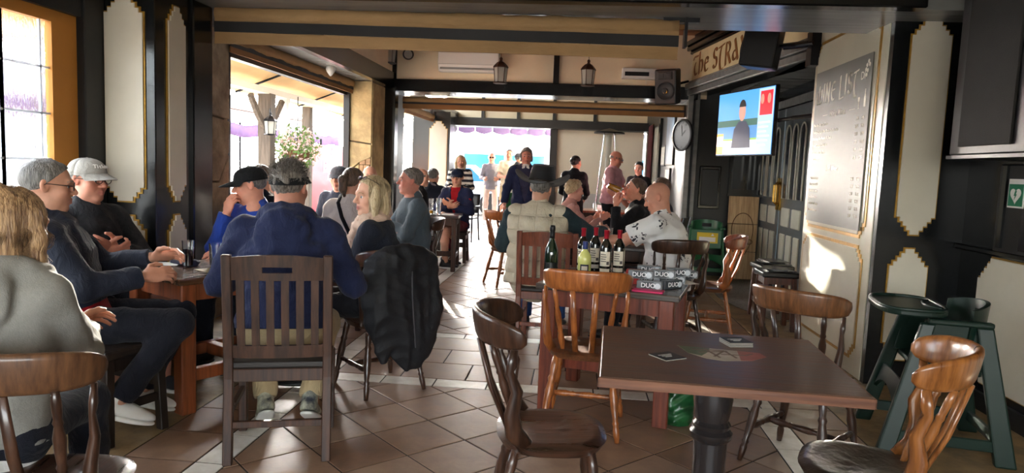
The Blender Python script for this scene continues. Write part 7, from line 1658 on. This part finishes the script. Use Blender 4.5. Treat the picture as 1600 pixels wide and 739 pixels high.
MB().lathe([(0.0, -0.32), (0.12, -0.30), (0.22, -0.15), (0.24, -0.05), (0.22, -0.05), (0, -0.2)], 18).build('basket', mat('brown basket', (96, 66, 40), 0.8), fb_, smooth=True); MB().tube([(0, 0, 0), (0, 0.02, 0.9)], 0.008, 6).build('hanger', DKMET, fb_)
sh_ = leafball('potted_shrub', (-4.3, 14.4, 1.15), 0.55, 'flowering shrub outside the far left opening', 2, 900, 0.2); MB().lathe([(0.18, -1.15), (0.25, -0.6), (0.23, -0.6), (0, -0.7)], 18).build('pot', mat('terracotta', (170, 96, 62), 0.8), sh_, smooth=True); MB().tube([(0, 0, -0.8), (0, 0, -0.2)], 0.03, 6).build('stem', TPOST, sh_)
# red banner
RBN = mat('red banner vinyl', (176, 18, 44), 0.45, var=0.1, vscale=2)
bn = empty('beer_banner', (-6.5, 17.0, 0), R(90), 'red beer banner with white star and Estrella Damm lettering outside', 'banner')
MB().b2(-1.6, 5.2, -0.015, 0.015, 0.05, 1.80).build('sheet', RBN, bn)
for x in (-1.6, 0.6, 2.9, 5.2): MB().tube([(x, 0.03, 0), (x, 0.03, 1.95)], 0.03, 8).build('post', DKMET, bn)
def star(cx, cz, r): return [((r if k % 2 == 0 else r*0.4)*math.sin(k*PI/5)+cx, (r if k % 2 == 0 else r*0.4)*math.cos(k*PI/5)+cz) for k in range(10)]
for cx in (1.35,):
    MB().prism(star(cx, 1.60, 0.17), 0.004, frame_M((0, -0.0152, 0), (1, 0, 0), (0, 0, 1))).build('star', WHITEP, bn)
    text_mesh('Estrella', 0.46, WHITEP, 'lettering', 0.002, bn, frame_M((cx, -0.017, 1.25), (1, 0, 0), (0, 0, 1)), bold=0.016, sx=1.0); text_mesh('Damm', 0.26, WHITEP, 'lettering', 0.002, bn, frame_M((cx, -0.017, 0.98), (1, 0, 0), (0, 0, 1)), bold=0.010)
# far awnings, buildings
PUR = mat('purple awning', (84, 52, 100), 0.8, var=0.4, vscale=1.5); LIL = mat('lilac striped awning', (132, 112, 160), 0.8, var=0.2, vscale=1); ROOF = mat('grey slatted roof', (96, 96, 104), 0.7, var=0.4, vscale=3); PBLD = mat('pale building', (222, 222, 222), 0.8, var=0.1)
a2 = empty('purple_awning', (-13.5, 22, 0), 0, 'long purple awning across the street to the left', 'awning', 'awnings outside')
MB().grid(lambda u, v: (-0.2-2.2*u, -16+34*v, 2.75+0.9*u+0.06*math.sin(v*50)), 4, 60, 0.03).build('canopy', ROOF, a2, smooth=True); MB().grid(lambda u, v: (-0.2, -16+34*v, 2.75-0.5*u-0.05*math.sin(v*70)), 2, 90, 0.02).build('valance', PUR, a2, smooth=True)
for y in (-15, -8, -1, 6, 13, 17.5): MB().tube([(-0.3, y, -0.01), (-0.3, y, 2.8)], 0.05, 8).build('pole', DKMET, a2)
a3 = empty('lilac_awning', (-2.0, 17.3, 0), 0, 'lilac striped awning just outside the far opening', 'awning', 'awnings outside')
for k in range(9):
    x0 = -1.9+k*0.44
    MB().grid(lambda u, v: (x0+0.43*u, 1.5*v-1.1, 2.95-0.32*v-0.05*math.sin(PI*u)*v), 4, 6, 0.01).build('canopy_panel', LIL, a3, smooth=True); MB().grid(lambda u, v: (x0+0.43*u, 0.4, 2.62-0.34*v-0.06*v*math.sin(PI*u)), 6, 2, 0.01).build('valance', LIL, a3, smooth=True)
for x in (-1.9, 2.05): MB().tube([(x, 0.38, -0.01), (x, 0.38, 2.66)], 0.035, 8).build('pole', DKMET, a3)
BW = mat('blue window glass', (50, 104, 140), 0.1); BWD = mat('dark blue shade', (40, 60, 90), 0.3)
def house(nm, loc, w, d, h, m, label, cols, rows, rz=0):
    t = empty(nm, loc, rz, label, 'building', 'buildings across the street'); MB().b2(-w/2, w/2, 0, d, 0, h).build('walls', m, t); MB().b2(-w/2-0.2, w/2+0.2, -0.2, d+0.2, h, h+0.25).build('roof', ROOF, t)
    for i in range(cols):
        for j in range(rows):
            x = -w/2+w*(i+0.5)/cols; z = 1.0+j*3.0; o = MB().b2(x-0.6, x+0.6, -0.06, 0.02, z, z+1.5).build('window', WHITEP, t); MB().b2(x-0.5, x+0.5, -0.08, -0.05, z+0.1, z+1.4).build('pane', BW, o)
    return t
house('shop_building', (3.5, 42, -0.01), 16, 8, 3.4, PBLD, 'pale low shop building far behind the vans', 6, 1); house('shop_building', (-25, 30, -0.01), 40, 6, 4.2, PBLD, 'long pale building behind the purple awning', 9, 1, R(90))
rf = empty('timber_roof', (-9.3, 15.0, 0), 0, 'dark brown timber roof beyond the terrace awning', 'roof')
for k in range(7): MB().box((-0.16*k, 0, 2.72+0.075*k), (0.20, 17.0, 0.04), 0, Matrix.Rotation(R(25), 4, 'Y')).build('roof_board', mat('dark brown roof board', (70, 52, 44), 0.7, var=0.4, vscale=4), rf)
for y in (-8, -3, 2, 7.5): MB().tube([(-0.4, y, -0.01), (-0.4, y, 2.85)], 0.06, 8).build('pole', TPOST, rf)
# vans and car
VW = mat('white van paint', (238, 238, 238), 0.3, coat=0.4); TYR = mat('tyre', (26, 26, 26), 0.8)
def vehicle(nm, loc, rz, prof, w, m, label, wins, cat):
    t = empty(nm, loc, rz, label, cat, 'parked vehicles'); M = frame_M((0, w/2, 0), (1, 0, 0), (0, 0, 1)); MB().prism(prof, w, M).build('body', m, t, bevel=0.06, seg=2)
    for k, p in enumerate(wins):
        for yy in (-w/2-0.012, w/2-0.002): MB().prism(p, 0.014, frame_M((0, yy+0.014, 0), (1, 0, 0), (0, 0, 1))).build('window', BW, t)
    xs = [p[0] for p in prof]; a, b = min(xs), max(xs)
    for x in (a+0.85, b-0.85):
        for yy in (-w/2+0.02, w/2-0.02): MB().lathe([(0.0, -0.1), (0.20, -0.1), (0.33, -0.09), (0.34, 0.0), (0.33, 0.09), (0.20, 0.1), (0, 0.1)], 20, frame_M((x, yy, 0.34), (1, 0, 0), (0, 0, 1))).build('wheel', TYR, t, smooth=True, angle=40)
    MB().b2(a-0.04, a+0.1, -w/2+0.1, w/2-0.1, 0.35, 0.55).b2(b-0.1, b+0.04, -w/2+0.1, w/2-0.1, 0.35, 0.55).build('bumper', BLACKP, t, bevel=0.03)
    for yy in (-w/2+0.25, w/2-0.25): MB().b2(a-0.03, a+0.05, yy-0.14, yy+0.14, 0.70, 0.86).build('headlight', CHROME, t, bevel=0.02)
    return t
van = [(-2.5, 0.3), (2.5, 0.3), (2.5, 2.05), (-1.3, 2.1), (-1.9, 1.35), (-2.5, 1.15)]
vehicle('van', (-3.4, 25.5, -0.01), R(4), van, 1.9, VW, 'white van parked outside, left one', [[(-1.75, 1.35), (-0.9, 1.35), (-0.9, 1.85), (-1.4, 1.85)], [(-0.6, 1.35), (0.8, 1.35), (0.8, 1.85), (-0.6, 1.85)], [(1.0, 1.35), (2.2, 1.35), (2.2, 1.85), (1.0, 1.85)]], 'van')
vehicle('van', (2.3, 25.5, -0.01), R(2), van, 1.9, VW, 'white van parked outside, right one', [[(-1.75, 1.35), (-0.9, 1.35), (-0.9, 1.85), (-1.4, 1.85)], [(-0.6, 1.35), (0.8, 1.35), (0.8, 1.85), (-0.6, 1.85)]], 'van')
car = [(-2.0, 0.3), (2.0, 0.3), (2.05, 0.85), (1.5, 0.95), (0.9, 1.42), (-0.6, 1.45), (-1.2, 0.98), (-2.0, 0.85)]
vehicle('car', (-3.6, 20.6, -0.01), R(185), car, 1.7, mat('silver blue car paint', (176, 190, 206), 0.25, coat=0.5), 'silver car parked just outside the far opening', [[(-0.95, 1.0), (-0.1, 1.0), (-0.1, 1.36), (-0.55, 1.36)], [(0.0, 1.0), (1.15, 1.0), (0.85, 1.34), (0.0, 1.36)]], 'car')
# orange parasol and board seen through the plastic window
ORG = mat('orange canvas', (226, 122, 40), 0.7, var=0.15)
t = empty('orange_board', (-5.4, 4.9, -0.01), R(-20), 'orange advertising board outside the plastic window', 'sign'); MB().b2(-0.3, 0.3, -0.03, 0.03, 0.2, 1.75).build('board', ORG, t); MB().b2(-0.28, 0.28, -0.04, -0.03, 1.2, 1.3).build('stripe', WHITEP, t); MB().b2(-0.3, -0.25, -0.2, 0.2, 0, 0.2).b2(0.25, 0.3, -0.2, 0.2, 0, 0.2).build('foot', DKMET, t)
t = empty('roof_canopy', (-8.5, 6.5, 0), 0, 'grey slatted roof canopy seen through the plastic window', 'canopy')
for k in range(9): MB().box((0.05*k, 0.2, 2.0+0.13*k), (0.06, 6.0, 0.10)).build('slat', mat('slate violet slat', (120, 112, 136), 0.7, var=0.3), t)
for y in (-2.6, 3.0): MB().tube([(0.2, y, -0.01), (0.2, y, 3.1)], 0.06, 8).build('pole', TPOST, t)
